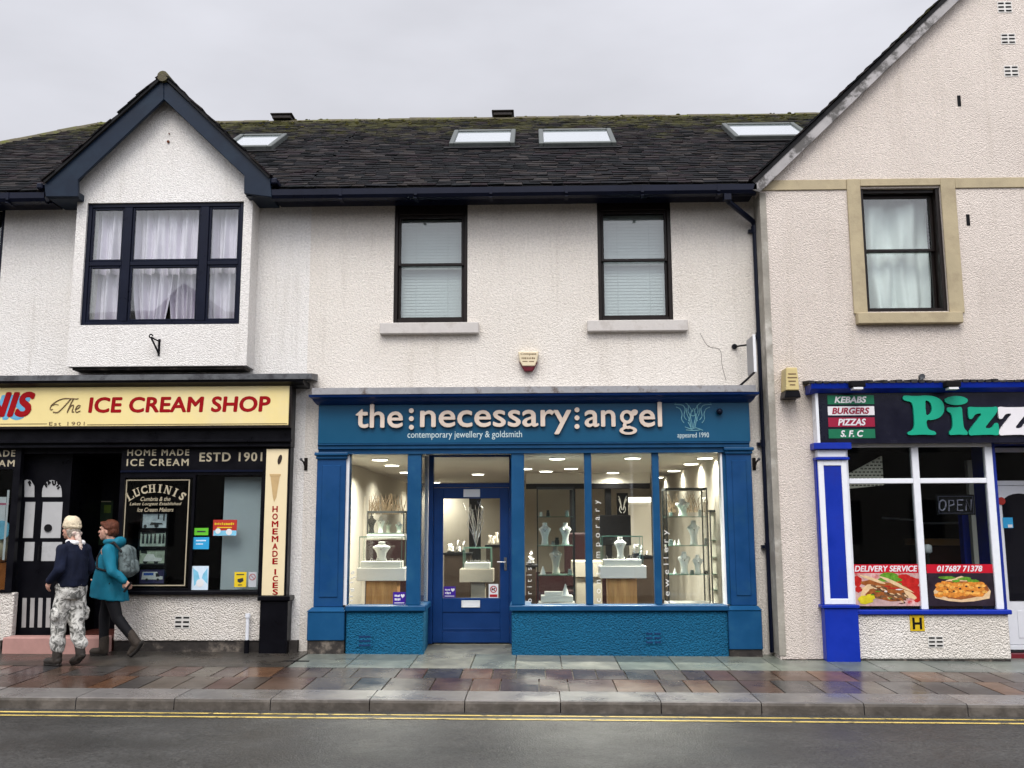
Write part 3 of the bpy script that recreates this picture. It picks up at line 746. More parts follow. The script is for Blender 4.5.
# ---- sash windows of the jewellery building
M_BLIND = mat('blind_slats', (0.42, 0.47, 0.48), 0.6, 0.04, 4)
for k, (X0, X1, Z0, Z1) in enumerate((W1, W2)):
    mid = at(512, (263.5, 261)[k], 0.05)[1]; top = at(512, (218.5, 216)[k], 0.06)[1]
    mb = MB(); mb.box(X0, X0+0.05, 0.02, 0.16, Z0, Z1); mb.box(X1-0.05, X1, 0.02, 0.16, Z0, Z1); mb.box(X0+0.05, X1-0.05, 0.02, 0.16, Z0, Z0+0.055); mb.box(X0+0.05, X1-0.05, 0.02, 0.16, top+0.05, Z1)
    w = build('sash_window', mb, M_BROWN, jewel, bevel=0.006)
    mb = MB(); frame_grid(mb, X0+0.052, X1-0.052, mid-0.02, top+0.045, 0.045, 0.08, 0.035); build('upper_sash', mb, M_BROWN, w, bevel=0.004)
    mb = MB(); frame_grid(mb, X0+0.052, X1-0.052, Z0+0.057, mid+0.022, 0.09, 0.125, 0.035); build('lower_sash', mb, M_BROWN, w, bevel=0.004)
    mb = MB(); mb.box(X0+0.08, X1-0.08, 0.060, 0.065, mid, top+0.03); build('pane', mb, M_PANEU, w)
    mb = MB(); mb.box(X0+0.08, X1-0.08, 0.105, 0.110, Z0+0.08, mid); build('pane', mb, M_PANEU, w)
    s = rect(*((379.5, 322.3, 478.5, 333.3) if k == 0 else (587.3, 319.8, 688, 330.8)), -0.09)
    mb = MB(); mb.box(s[0], s[1], -0.09, 0.02, s[2], s[3]); build('sill', mb, M_STONE, w, bevel=0.008)
    mb = MB(); n = 34
    for i in range(n):
        z = Z0+0.06+(top-Z0-0.03)*i/n; h = (top-Z0)/n
        mb.hexa([(X0+.06, .185, z), (X1-.06, .185, z), (X1-.06, .187, z), (X0+.06, .187, z), (X0+.06, .191, z+h*.995), (X1-.06, .191, z+h*.995), (X1-.06, .193, z+h*.995), (X0+.06, .193, z+h*.995)])
    for fx in (0.28, 0.72): x = X0+(X1-X0)*fx; mb.box(x-.004, x+.004, .178, .181, Z0+.06, top)
    b = build('venetian_blind', mb, M_BLIND)
    tag(b, 'closed pale grey slatted blind in the upper window %s' % ('nearer the navy bay' if k == 0 else 'nearer the black downpipe'), 'blind', 'blinds in the upper sash windows')

# ---- downpipe
x0 = at(727, 195, -0.42)[0]; zt = at(727, 197, -0.42)[1]; xp, zp = at(754.5, 222, -0.09); 
mb = MB(); mb.tube([(x0, -0.42, zt+0.03), (x0, -0.42, zt-0.02), (x0+0.03, -0.39, zt-0.06), (xp-0.03, -0.12, zp+0.0), (xp, -0.09, zp-0.05), (xp, -0.09, 0.05)], 0.037, 12)
for z in (zp-0.15, 4.0, 2.6, 1.3): mb.tube([(xp, -0.09, z), (xp, -0.09, z+0.09)], 0.046, 12); mb.box(xp-0.075, xp+0.075, -0.06, 0.0, z+0.02, z+0.06)
mb.box(x0-0.045, x0+0.045, -0.47, -0.37, zt-0.05, zt+0.10)
build('downpipe', mb, M_NAVY, jewel, smooth=False)
# crack in the render above the cornice
mb = MB(); stroke(mb, [(700, 333), (708, 346), (720, 350), (722, 365), (726, 380)], -0.001, 0.003); build('render_crack', mb, mat('crack', (0.12, 0.10, 0.09), 0.9), jewel)

# ================================================================== JEWELLERY SHOPFRONT
YP = -0.16; YS = -0.20
def cut(par, name, pts, y0, y1, m, **k):
    mb = MB(); mb.prism(P2(pts, y0), y0, y1); return build(name, mb, m, par, **k)
# cornice: flashing on top, moulding under it
a = rect(312, 386.5, 756, 393, YS-0.22)
mb = MB(); mb.hexa([(a[0], YS-.22, a[2]), (a[1], YS-.22, a[2]), (a[1], 0, a[2]+.06), (a[0], 0, a[2]+.02), (a[0], YS-.22, a[3]), (a[1], YS-.22, a[3]), (a[1], 0, a[3]+.055), (a[0], 0, a[3]+.055)])
fl = build('cornice_flashing', mb, M_LEAD, jewel)
c = rect(318, 393.5, 750, 401.5, YS)
prof = [(0.0, a[2]-.002), (YS-.21, a[2]-.002), (YS-.20, a[2]-.03), (YS-.13, a[2]-.045), (YS-.09, a[2]-.075), (YS-.05, a[2]-.095), (YS-.012, a[2]-.11), (0.0, a[2]-.11)]
n = len(prof); mb = MB(); b0 = 0
for (y, z) in prof: e = max(0, -(y-YS)); mb.v.append((c[0]-e*0.35, y, z))
for (y, z) in prof: e = max(0, -(y-YS)); mb.v.append((c[1]+e*0.35, y, z))
mb.face(list(range(n))); mb.face([n+i for i in reversed(range(n))])
for i in range(n): j = (i+1) % n; mb.face([i, n+i, n+j, j])
M_BLUEC = mat('navy_blue_cornice_paint', (0.003, 0.026, 0.13), 0.36, 0.15, 3, 0.06, 10, world=True)
build('cornice', mb, M_BLUEC, jewel)
# architrave band under the sign
b = rect(318, 443, 749.5, 453, YS)
mb = MB(); mb.xprism([(0, b[2]), (YS+.03, b[2]), (YS+.03, b[2]+.05), (YS-.005, b[2]+.065), (YS-.005, b[3]-.03), (YS-.03, b[3]-.012), (YS-.03, b[3]), (0, b[3])], b[0], b[1])
build('architrave', mb, M_BLUE, jewel)
# fascia sign board (a sign of its own)
s = rect(318.3, 401, 749.8, 442.6, YS)
sg = thing('shop_sign', 'long blue fascia sign with raised beige lower case lettering of the jewellers', 'sign', ((s[0]+s[1])/2, YS, s[2]))
mb = MB(); mb.box(s[0], s[1], YS, -0.002, s[2], s[3]); build('board', mb, M_BLUES, sg, bevel=0.004)
LT = MB(); YL = YS-0.045
BW = 0.014
add_text(LT, 'the', 355.5, 404, 403, 428, YL, 0.04, BW)
add_text(LT, 'necessary', 420, 410, 571.5, 434.6, YL, 0.04, BW)
add_text(LT, 'an', 584.5, 410, 615.5, 427, YL, 0.04, BW)
add_text(LT, 'el', 639, 402, 662, 427, YL, 0.04, BW)
# two-storey g drawn as its own outline
def ringpts(cx, cy, rx, ry, n=20, a0=0.0): return [(cx+rx*math.cos(a0+2*math.pi*i/n), cy+ry*math.sin(a0+2*math.pi*i/n)) for i in range(n)]
add_shape(LT, [ringpts(.42, .72, .36, .28), ringpts(.42, .72, .17, .15)], 619, 410, 638, 434.6, YL, 0.04)
add_shape(LT, [ringpts(.48, .17, .46, .17), ringpts(.48, .17, .26, .075)], 619, 410, 638, 434.6, YL+.0006, 0.04)
add_shape(LT, [[(.22, .30), (.20, .40), (.28, .49), (.44, .47), (.40, .43), (.38, .38), (.62, .33), (.6, .26), (.3, .27)]], 619, 410, 638, 434.6, YL+.0012, 0.04)
add_shape(LT, [[(.62, .88), (.98, .98), (.98, .86), (.72, .78)]], 619, 410, 638, 434.6, YL+.0018, 0.04)
for px in (411.3, 577):
    for py in (410.6, 418.6, 427.2): x, z = at(px, py-(0 if px < 500 else 0.8), YL); LT.disc_y(x, z, 0.032, YL, YL+0.04, 18)
# sides of the raised letters are darker metal: front faces keep the beige
lt = build('lettering', LT, [M_LETTER, M_LETSIDE], sg, recalc=False)
for p in lt.data.polygons: p.material_index = 0 if p.normal.y < -0.5 else 1
mb = MB(); add_text(mb, 'contemporary jewellery & goldsmith', 407.5, 431, 522, 439.6, YS-0.004, 0.003, 0.004); build('tagline', mb, M_PALE, sg)
mb = MB(); add_text(mb, 'appeared 1990', 677.5, 432.5, 709, 439, YS-0.004, 0.003, 0.004); build('year_line', mb, M_PALE, sg)
mb = MB()
for sgn in (-1, 1):
    X = lambda q: 693+sgn*q
    for pts in ([(18, 403), (12, 401.5), (6, 404), (1, 411)], [(18.5, 404.5), (11, 405), (8, 409), (9, 416), (6.5, 420)], [(17, 407), (13, 409), (11, 414), (11.5, 419), (9, 423)],
                [(4, 405), (5, 411), (3, 416), (4.5, 421)], [(1.5, 411), (2.5, 417), (1.2, 423), (.6, 428)], [(7, 408), (6, 414), (3.5, 420), (2, 427)]):
        stroke(mb, [(X(p), q) for p, q in pts], YS-0.003, 0.0055)
for pts in ([(690, 414), (693, 416), (696, 414)], [(685, 427), (691, 429), (696, 428), (703, 430.5)], [(686, 430), (694, 430.5), (700, 430)], [(688, 422), (690, 426), (692, 430)], [(692, 412), (693.5, 408.5), (695, 412)]):
    stroke(mb, pts, YS-0.003, 0.0055)
build('winged_figure', mb, M_FAINT, sg)
# small camera dome on the sign
x, z = at(719.5, 411.5, YS-0.05); mb = MB(); mb.ell((x, YS-0.045, z), (0.04, 0.05, 0.04)); mb.disc_y(x, z+0.01, 0.03, YS-0.03, YS, 14)
tag(build('security_camera', mb, M_NAVY, smooth=True), 'small round dark camera dome beside the winged emblem on the blue sign', 'camera')

# pilasters
def pilaster(outer, inner, capy, basey, groundy, side):
    X0 = at(outer, 530, YP)[0]; X1 = at(inner, 530, YP)[0]
    zc = at(330, capy, YP)[1]; zb = at(330, basey, YP)[1]; z0 = at(330, groundy, YP)[1]
    mb = MB(); mb.box(X0, X1, YP, -0.001, zb, zc); p = build('pilaster', mb, M_BLUEP, jewel, bevel=0.006)
    mb = MB(); mb.box(X0+.07, X1-.07, YP-.012, YP-.0005, zb+.12, zc-.12); build('raised_panel', mb, M_BLUEP, p, bevel=0.006)
    mb = MB(); mb.box(X0-.03, X1+.03, YP-.05, -0.001, zc+.002, zc+.045); mb.box(X0-.015, X1+.015, YP-.025, -0.001, zc-.04, zc); build('capital', mb, M_BLUE, p, bevel=0.012, seg=2)
    mb = MB(); mb.box(X0-.055, X1+.035, YP-.07, -0.001, z0, zb-.055); mb.hexa([(X0-.07, YP-.085, zb-.053), (X1+.045, YP-.085, zb-.053), (X1+.045, -.001, zb-.053), (X0-.07, -.001, zb-.053), (X0-.01, YP-.01, zb-.002), (X1+.005, YP-.01, zb-.002), (X1+.005, -.001, zb-.002), (X0-.01, -.001, zb-.002)])
    build('plinth', mb, M_BLUE, p, bevel=0.008)
    mb = MB(); mb.box(X0-.05, X1+.03, YP-.05, -0.001, ZBOT, z0-.002); build('plinth_foot', mb, M_PLINTH, p)
    return X0, X1
PL = pilaster(315.3, 344.5, 456, 607, 640, -1); PR = pilaster(728.5, 754.2, 453, 606, 649, 1)
# stall risers: roughcast with a sill
YQ = -0.19
RZ = at(530, 611, YQ)[1]; RS = at(530, 605.3, YQ)[1]
RC0 = at(423.5, 632, YQ)[0]; RC1 = at(511.5, 632, YQ)[0]
L0 = PL[1]+0.045; R1 = PR[0]-0.045
DY = 0.55      # depth of the doorway
DX0 = at(430.5, 560, DY)[0]; DX1 = at(512.0, 560, DY)[0]
def sheetprism(mb, pts, z0, z1): # plan polygon
    n = len(pts); b = len(mb.v); mb.v += [(x, y, z0) for x, y in pts]+[(x, y, z1) for x, y in pts]
    mb.face([b+i for i in reversed(range(n))]); mb.face([b+n+i for i in range(n)])
    for i in range(n): j = (i+1) % n; mb.face([b+i, b+j, b+n+j, b+n+i])
mb = MB(); sheetprism(mb, [(L0, YQ), (RC0, YQ), (DX0-0.02, DY-0.05), (DX0-0.02, DY+.1), (DX0-.25, DY+.1), (DX0-.3, YQ+.2), (L0, YQ+.2)], ZBOT, RZ-.002)
s1 = build('stall_riser', mb, M_REND_B, jewel, bevel=0.03, seg=3)
mb = MB(); sheetprism(mb, [(L0, YQ-.04), (RC0+.025, YQ-.04), (DX0+.015, DY-.05), (DX0+.015, DY-.02), (DX0-.25, DY-.02), (DX0-.32, YQ+.22), (L0, YQ+.22)], RZ, RS); build('sill', mb, M_BLUE, s1, bevel=0.012, seg=2)
mb = MB(); sheetprism(mb, [(RC1, YQ), (R1, YQ), (R1, YQ+.2), (RC1+.25, YQ+.2), (DX1+.25, DY+.1), (DX1+.02, DY+.1), (DX1+.02, DY-.05)], ZBOT, RZ-.002)
s2 = build('stall_riser', mb, M_REND_B, jewel, bevel=0.03, seg=3)
mb = MB(); sheetprism(mb, [(RC1-.025, YQ-.04), (R1, YQ-.04), (R1, YQ+.22), (RC1+.25, YQ+.22), (DX1+.25, DY-.02), (DX1-.015, DY-.02), (DX1-.015, DY-.05)], RZ, RS); build('sill', mb, M_BLUE, s2, bevel=0.012, seg=2)
air_brick(357, 634.5, 372.5, 647.5, YQ, jewel, M_REND_B, M_BLUEV, 3, 1, 0.01); air_brick(645, 631.5, 662, 644.5, YQ, jewel, M_REND_B, M_BLUEV, 3, 2, 0.01)
# shop windows
YW = -0.10
HZ = at(530, 453.2, YW)[1]; SZ = RS
def px_x(x): return at(x, 530, YW)[0]
mb = MB(); mb.box(px_x(346.5), px_x(349.2), YW-.03, YW+.10, SZ, HZ); mb.box(px_x(407.2), px_x(421), YW-.05, YW+.06, SZ, HZ+.06); mb.box(px_x(349.2), px_x(407.2), YW-.03, YW+.06, HZ-.004, HZ+.06)
wl = build('shop_window', mb, [M_BLUE], jewel, bevel=0.006)
mb = MB(); mb.box(px_x(345.2), px_x(348.6), YW-.032, YW+.12, SZ+.002, HZ-.01); build('white_jamb', mb, M_WHITE, wl)
mb = MB(); mb.box(px_x(349)-.02, px_x(407.5)+.02, YW, YW+.008, SZ, HZ); build('pane', mb, M_SHOP, wl)
# splayed return glass of the doorway
gx0 = px_x(421); 
mb = MB(); mb.hexa([(gx0-.02, YW+.06, SZ), (gx0-.01, YW+.06, SZ), (DX0-.03, DY-.06, SZ), (DX0-.04, DY-.06, SZ), (gx0-.02, YW+.06, HZ), (gx0-.01, YW+.06, HZ), (DX0-.03, DY-.06, HZ), (DX0-.04, DY-.06, HZ)]); build('return_pane', mb, M_SHOP, wl)
mb = MB(); mb.box(DX0-.075, DX0-.03, DY-.09, DY-.045, SZ, HZ+.05); build('return_post', mb, M_WHITE, wl, bevel=0.005)
mb = MB(); mb.box(px_x(511.5), px_x(524.5), YW-.05, YW+.06, SZ, HZ+.06); mb.box(px_x(585), px_x(592.2), YW-.03, YW+.07, SZ, HZ); mb.box(px_x(653.3), px_x(660.2), YW-.03, YW+.07, SZ, HZ); mb.box(px_x(722.6), px_x(729), YW-.03, YW+.10, SZ, HZ)
mb.box(px_x(524.5), px_x(722.6), YW-.03, YW+.06, HZ+.0005, HZ+.06)
wr = build('shop_window', mb, M_BLUE, jewel, bevel=0.006)
mb = MB(); mb.box(px_x(722.2), px_x(724), YW-.034, YW+.12, SZ+.002, HZ-.01); build('white_jamb', mb, M_WHITE, wr)
for a_, b_ in ((524, 585.5), (592, 653.5), (660, 723)):
    mb = MB(); mb.box(px_x(a_)-.01, px_x(b_)+.01, YW, YW+.008, SZ, HZ); build('pane', mb, M_SHOP, wr)
mb = MB(); mb.hexa([(px_x(513), YW+.06, SZ), (px_x(513)+.01, YW+.06, SZ), (DX1+.04, DY-.06, SZ), (DX1+.03, DY-.06, SZ), (px_x(513), YW+.06, HZ), (px_x(513)+.01, YW+.06, HZ), (DX1+.04, DY-.06, HZ), (DX1+.03, DY-.06, HZ)]); build('return_pane', mb, M_SHOP, wr)
# ceiling of the doorway
mb = MB(); mb.box(px_x(407), px_x(524), YW+.061, DY+.08, HZ+.052, HZ+.09); build('doorway_ceiling', mb, M_BLUED, jewel)
# door
fz0 = at(470, 643.5, DY)[1]; fr = rect(425.5, 453, 513, 643, DY)
mb = MB(); mb.box(DX0-.03, DX0+.035, DY-.04, DY+.06, fz0, HZ+.05); mb.box(DX1-.035, DX1+.03, DY-.04, DY+.06, fz0, HZ+.05)
tb = rect(432, 483.2, 510, 487.5, DY); mb.box(DX0+.035, DX1-.035, DY-.03, DY+.06, tb[2], tb[3]); mb.box(DX0+.035, DX1-.035, DY-.03, DY+.06, at(470, 457, DY)[1], HZ+.05)
df = build('door_frame', mb, M_BLUED, jewel, bevel=0.006)
mb = MB(); mb.box(DX0+.03, DX1-.03, DY+.01, DY+.016, tb[3]-.01, at(470, 456, DY)[1]); build('transom_pane', mb, M_SHOP, df)
d0, d1 = DX0+.037, DX1-.037; dz1 = tb[2]-.004; dz0 = fz0+.012
pn = rect(443, 498.5, 500, 598, DY)
mb = MB(); mb.box(d0, pn[0], DY-.01, DY+.035, dz0, dz1); mb.box(pn[1], d1, DY-.01, DY+.035, dz0, dz1); mb.box(pn[0], pn[1], DY-.01, DY+.035, pn[3], dz1)
lz0 = at(470, 612, DY)[1]; mb.box(pn[0], pn[1], DY-.01, DY+.035, lz0, pn[2]); mb.box(pn[0], pn[1], DY+.004, DY+.03, dz0+.14, lz0); mb.box(pn[0], pn[1], DY-.01, DY+.035, dz0, dz0+.14)
pz = at(470, 629, DY)[1]; mb.box(pn[0], pn[1], DY-.004, DY+.0035, pz-.012, pz+.012)
door = build('door', mb, M_BLUED, jewel, bevel=0.007)
mb = MB(); mb.box(pn[0]-.01, pn[1]+.01, DY+.01, DY+.017, pn[2]-.01, pn[3]+.01); build('pane', mb, M_SHOP, door)
q = rect(461.5, 600.5, 480, 607.5, DY-.02); mb = MB(); frame_grid(mb, q[0], q[1], q[2], q[3], DY-.024, DY-.0105, .014); mb.box(q[0]+.014, q[1]-.014, DY-.02, DY-.011, q[2]+.014, q[3]-.014); build('letterbox', mb, M_WHITE, door, bevel=.003)
q = rect(463.5, 489.3, 480, 497, DY-.014); mb = MB(); mb.box(q[0], q[1], DY-.016, DY-.0102, q[2], q[3]); build('number_plate', mb, M_WHITE, door, bevel=.002)
hx, hz = at(505.5, 562, DY); mb = MB(); mb.box(hx-.018, hx+.018, DY-.018, DY-.0102, hz-.11, hz+.06); mb.tube([(hx, DY-.018, hz+.0), (hx, DY-.06, hz), (hx-.11, DY-.065, hz+.004)], .010, 10); mb.disc_y(hx, hz-.07, .012, DY-.024, DY-.018, 12); build('handle', mb, M_CHROME, door, bevel=.002)
# threshold slab of the doorway is paving: built with the pavement
# ================================================================== inside the jeweller's
M_WALLIN = mat('cream_shop_wall', (0.50, 0.46, 0.385), 0.8, 0.06, 1.5)
M_CEIL = mat('pale_ceiling', (0.55, 0.52, 0.46), 0.85, 0.05, 1.5)
M_FLOORIN = mat('dark_carpet', (0.06, 0.045, 0.04), 0.9, 0.3, 8)
M_LAMP = mat('lit_lamp_disc', (1, 1, 1), 0.5, 0, rvar=0, emit=(1, 0.93, 0.80), estr=9.0)
M_WOOD = mat('honey_oak', (0.42, 0.22, 0.085), 0.5, 0.25, 2.0, 0.1, 20, stretch=(9, 9, 0.8), col2=(0.50, 0.29, 0.12))
M_SLABW = mat('white_laminate', (0.74, 0.72, 0.68), 0.4, 0.03, 3)
M_SLABG = mat('warm_grey_laminate', (0.42, 0.38, 0.30), 0.5, 0.05, 3)
M_BUST = mat('white_velvet_bust', (0.80, 0.79, 0.75), 0.7, 0.03, 5)
M_BUSTC = mat('cream_velvet_bust', (0.55, 0.50, 0.42), 0.75, 0.08, 6)
M_BUSTK = mat('black_velvet_bust', (0.02, 0.02, 0.022), 0.8, 0.2, 6)
M_SILVER = mat('silver_jewellery', (0.75, 0.74, 0.72), 0.2, 0.1, 10, metal=1.0)
M_CGLASS = glass_mat('cabinet_glass', (0.975, 0.985, 0.98), 0.035, 0)
M_GEDGE = mat('green_glass_edge', (0.12, 0.24, 0.19), 0.15, 0.1, 4)
M_GREY = mat('dark_metal_frame', (0.05, 0.055, 0.055), 0.35, 0.2, 5, metal=0.6)
M_MAROON = mat('maroon_cloth', (0.022, 0.005, 0.006), 0.8, 0.2, 5)
M_SHOPW = mat('white_window_lettering', (0.62, 0.62, 0.58), 0.5, 0.05, 4)
M_PURPLE = mat('purple_sticker', (0.045, 0.012, 0.26), 0.4, 0.06, 5)
CZ = 2.56; FZ = 0.14
IX0, IX1, IY1 = SEAM+0.12, GX0-0.35, 8.6
mb = MB(); mb.box(IX0, IX1, 0.32, IY1, CZ, CZ+.06); mb.box(IX0, IX1, YW+.11, 0.32, HZ+.065, CZ+.2); build('shop_ceiling', mb, M_CEIL, jewel)
mb = MB(); mb.box(IX0, IX1, DY+.12, IY1, FZ-.1, FZ); mb.box(IX0+.2, DX0-.3, 0.06, 1.8, FZ-.11, FZ+.32); mb.box(DX1+.3, IX1-.1, 0.06, 1.8, FZ-.11, FZ+.30); build('shop_floor', mb, M_FLOORIN, jewel)
mb = MB(); mb.box(IX0-.0, IX0+.05, 0.05, IY1, FZ, CZ); mb.box(IX1-.05, IX1, 0.05, IY1, FZ, CZ); mb.box(IX0, IX1, IY1, IY1+.08, FZ-.1, CZ+.06)
build('shop_wall', mb, M_WALLIN, jewel)
# bulkhead across the shop with a dark edge
bz = at(585, 483.5, 5.0)[1]; bz2 = at(585, 488.5, 5.0)[1]; bx0 = at(526, 486, 5.0)[0]; bx1 = at(650, 486, 5.0)[0]
mb = MB(); mb.box(bx0, bx1, 5.0, 5.2, bz, CZ-.001); b_ = build('bulkhead', mb, M_CEIL, jewel)
mb = MB(); mb.box(bx0, bx1, 4.985, 5.19, bz2, bz-.001); build('dark_edge', mb, M_BLACKM, b_)
# back of the shop: dark openings between cream piers, seen through the glass
def slab_at(name, x0, y0, x1, y1, Yf, d, m, par=jewel, bevel=0.0):
    mb = MB(); mb.pbox(x0, y0, x1, y1, Yf, Yf+d); return build(name, mb, m, par, bevel=bevel)
slab_at('dark_pier', 570.5, 489, 576, 600, 5.05, .12, M_BLACKM); slab_at('dark_pier', 606, 489, 612, 600, 5.06, .12, M_BLACKM); slab_at('dark_pier', 469, 497, 480.5, 575, 5.0, .12, M_BLACKM)
slab_at('partition', 630, 497, 652, 604, 4.6, .1, M_WALLIN); slab_at('dark_dado', 526, 572, 652, 606, 5.25, .05, M_MAROON)
slab_at('partition', 349, 497, 365, 604, 3.4, .1, M_WALLIN); slab_at('dark_dado', 365, 540, 420, 606, 3.6, .05, M_MAROON)
# ceiling lamps: real fittings at their places in the ceiling, each with its light
def ceil_pt(px, py):
    d = camdir((px-512)/F, -(py-384)/F, 1.0); t = (CZ-CAM.z)/d.z; p = CAM+d*t; return p.x, p.y
LP = [(708, 457.2), (696.5, 463), (681.5, 470), (669, 476.6), (632.5, 457.3), (613, 472), (557, 457.8), (571, 467.8), (546, 470.5), (525.5, 468), (478, 473.5), (436.5, 482.5), (380, 458.8), (392, 464.4), (406, 471.5)]
spots = []
for i, (px, py) in enumerate(LP):
    x, y = ceil_pt(px, py)
    if y > 8.2: y = 8.2
    x = max(IX0+.2, min(IX1-.2, x))
    spots.append((x, y))
tags_ = ['frontmost of the four above the cabinet with four busts', 'second from the glass above the cabinet with four busts', 'third from the glass above the cabinet with four busts', 'furthest back above the cabinet with four busts',
         'near the glass above the right hand oak pedestal', 'further back above the right hand oak pedestal', 'near the glass above the pair of white busts', 'deeper, right of the pair of white busts', 'deepest above the pair of white busts', 'half hidden by the blue post right of the door',
         'in the middle of the pane over the blue door', 'low at the left corner above the blue door', 'near the glass above the left hand oak pedestal', 'second from the glass above the left hand oak pedestal', 'half hidden by the blue post left of the door']
M_LRING = mat('lamp_trim', (0.7, 0.68, 0.64), 0.4, 0.03, 4)
for i, (x, y) in enumerate(spots):
    t = thing('ceiling_light', 'round lit ceiling lamp ' + tags_[i], 'ceiling lamp', (x, y, CZ), 'lit lamps in the jewellery shop ceiling')
    mb = MB(); mb.lathe([(0.115, -0.018), (0.13, -0.012), (0.13, 0.0)], (x, y, CZ), n=20); build('trim', mb, M_LRING, t)
    mb = MB(); mb.lathe([(0.105, -0.024), (0.107, -0.019)], (x, y, CZ), n=20); build('lamp_disc', mb, M_LAMP, t)
    ld = bpy.data.lights.new('lamp', 'AREA'); ld.shape = 'DISK'; ld.size = 0.2; ld.energy = (110.0 if y < 2.6 else 48.0)*min(1, max(.12, min(IX1-x, x-IX0, abs(5.0-y) if y < 5 else 9)/1.1)); ld.color = (1, 0.93, 0.83); ld.spread = R(150)
    lo = bpy.data.objects.new('lamp', ld); COL.objects.link(lo); lo.parent = t; lo.location = (0, 0, -0.03)

BUST = [(0.30, 0), (0.36, .02), (0.33, .08), (0.27, .22), (0.30, .40), (0.42, .58), (0.56, .70), (0.52, .76), (0.34, .82), (0.22, .87), (0.20, .95), (0.22, 1.0), (0.12, 1.02)]
def bust(cx, base, w, h, Y, m, label, group='necklace busts in the jewellery windows', neck=True):
    X, Z = at(cx, base, Y); X2, Z2 = at(cx, base-h, Y); Xa = at(cx-w/2, base, Y)[0]; H = Z2-Z; Wd = (X-Xa)
    t = thing('necklace_bust', label, 'display bust', (X, Y, Z), group)
    mb = MB(); mb.lathe([(r*Wd/0.56, z*H) for r, z in BUST], (X, Y, Z), 1.0, 0.5, 16); build('bust', mb, m, t, smooth=True)
    if neck:
        pts = []
        for i in range(13):
            a = math.pi*(i/12); pts.append((X+Wd*0.42*math.cos(a), Y-Wd*(0.36+.18*math.sin(a)), Z+H*(0.83-0.17*math.sin(a))))
        mb = MB(); mb.tube(pts, 0.0022, 5); mb.ell((X, Y-Wd*.56, Z+H*.63), (0.010, .006, .013), 8, 6); build('necklace', mb, M_SILVER, t)
    return t
def cone(cx, base, w, h, Y, label):
    X, Z = at(cx, base, Y); H = at(cx, base-h, Y)[1]-Z; r = (at(cx+w/2, base, Y)[0]-X)
    mb = MB(); mb.lathe([(r, 0), (r*.95, .01), (r*.12, H), (0.002, H+.004)], (X, Y, Z), n=14); o = build('ring_cone', mb, M_BUST, smooth=False)
    tag(o, label, 'ring stand', 'small white ring cones in the jewellery windows'); return o
def case(x0, y0, x1, y1, Y, dep, label, tray=True):
    X0, X1, Z0, Z1 = rect(x0, y0, x1, y1, Y)
    t = thing('display_case', label, 'display case', ((X0+X1)/2, Y, Z0), 'glass display cases on pedestals')
    mb = MB(); e = .007
    for x in (X0, X1-e):
        for y in (Y, Y+dep-e): mb.box(x, x+e, y, y+e, Z0, Z1)
    for z in (Z1-.012,):
        mb.box(X0+e, X1-e, Y, Y+e, z, Z1); mb.box(X0+e, X1-e, Y+dep-e, Y+dep, z, Z1); mb.box(X0, X0+e, Y+e, Y+dep-e, z, Z1); mb.box(X1-e, X1, Y+e, Y+dep-e, z, Z1)
    build('edges', mb, M_GEDGE, t)
    mb = MB(); mb.box(X0+e, X1-e, Y+.002, Y+.004, Z0+.01, Z1-.012); mb.box(X0+e, X1-e, Y+dep-.004, Y+dep-.002, Z0+.01, Z1-.012); mb.box(X0+e, X1-e, Y+e, Y+dep-e, Z1-.006, Z1-.003); build('panes', mb, M_CGLASS, t)
    mb = MB(); mb.box(X0+.02, X1-.02, Y+.02, Y+dep-.02, Z0+.002, Z0+(.012 if not tray else .085)); build('tray', mb, M_SLABW, t, bevel=.004)
    for i in range(6):
        x = X0+.06+(X1-X0-.12)*i/5; z = Z0+.09; mb = MB()
        pts = [(x+.018*math.cos(a), Y+.06+rnd.uniform(0, .06), z+.018+.018*math.sin(a)) for a in [k*math.pi/4 for k in range(9)]]
        y_ = Y+.05+rnd.uniform(0, .08); pts = [(p[0], y_, p[2]) for p in pts]; mb.tube(pts, .004, 5)
        r = build('ring', mb, M_SILVER, None); tag(r, 'tiny silver ring on the tray of %s' % ('the case left of the blue door' if x0 < 420 else 'the case on the right hand oak pedestal' if x0 > 560 else 'the case seen through the door'), 'ring', 'rings on the display trays %d' % int(x0))
    return t
def pedestal(slab, base, Y, dep, label, ms, mbse):
    X0, X1, Z0, Z1 = rect(*slab, Y); B0, B1, C0, C1 = rect(*base, Y+.06)
    t = thing('display_pedestal', label, 'pedestal', ((X0+X1)/2, Y, C0), 'pedestals carrying display cases')
    mb = MB(); mb.box(X0, X1, Y, Y+dep, Z0, Z1); build('slab', mb, ms, t, bevel=.006)
    mb = MB(); mb.box(B0, B1, Y+.06, Y+dep-.06, min(C0, FZ+.32), Z0-.001); build('column', mb, mbse, t, bevel=.004)
    return t
pedestal((356.5, 568, 405, 581), (366, 581, 397, 606), 0.85, .42, 'honey oak pedestal with white slab top in the window left of the blue door', M_SLABW, M_WOOD)
case(359, 536.5, 402, 568, 0.87, .36, 'glass case with one white necklace bust on the oak pedestal left of the blue door')
bust(381.5, 561, 18, 19, 1.0, M_BUST, 'white necklace bust inside the glass case left of the blue door')
pedestal((600, 566, 646.5, 578.5), (608, 578.5, 637, 606), 0.85, .42, 'honey oak pedestal with white slab top in the window right of the blue door', M_SLABW, M_WOOD)
case(602.5, 536, 643, 566, 0.87, .36, 'glass case with one slim white bust on the oak pedestal right of the blue door')
bust(620.5, 559, 12, 22, 1.0, M_BUST, 'slim white necklace bust inside the glass case right of the blue door')
pedestal((459.5, 569, 493, 582.5), (471, 582.5, 485, 606), 1.6, .42, 'warm grey pedestal seen through the glass of the blue door', M_SLABG, M_SLABG)
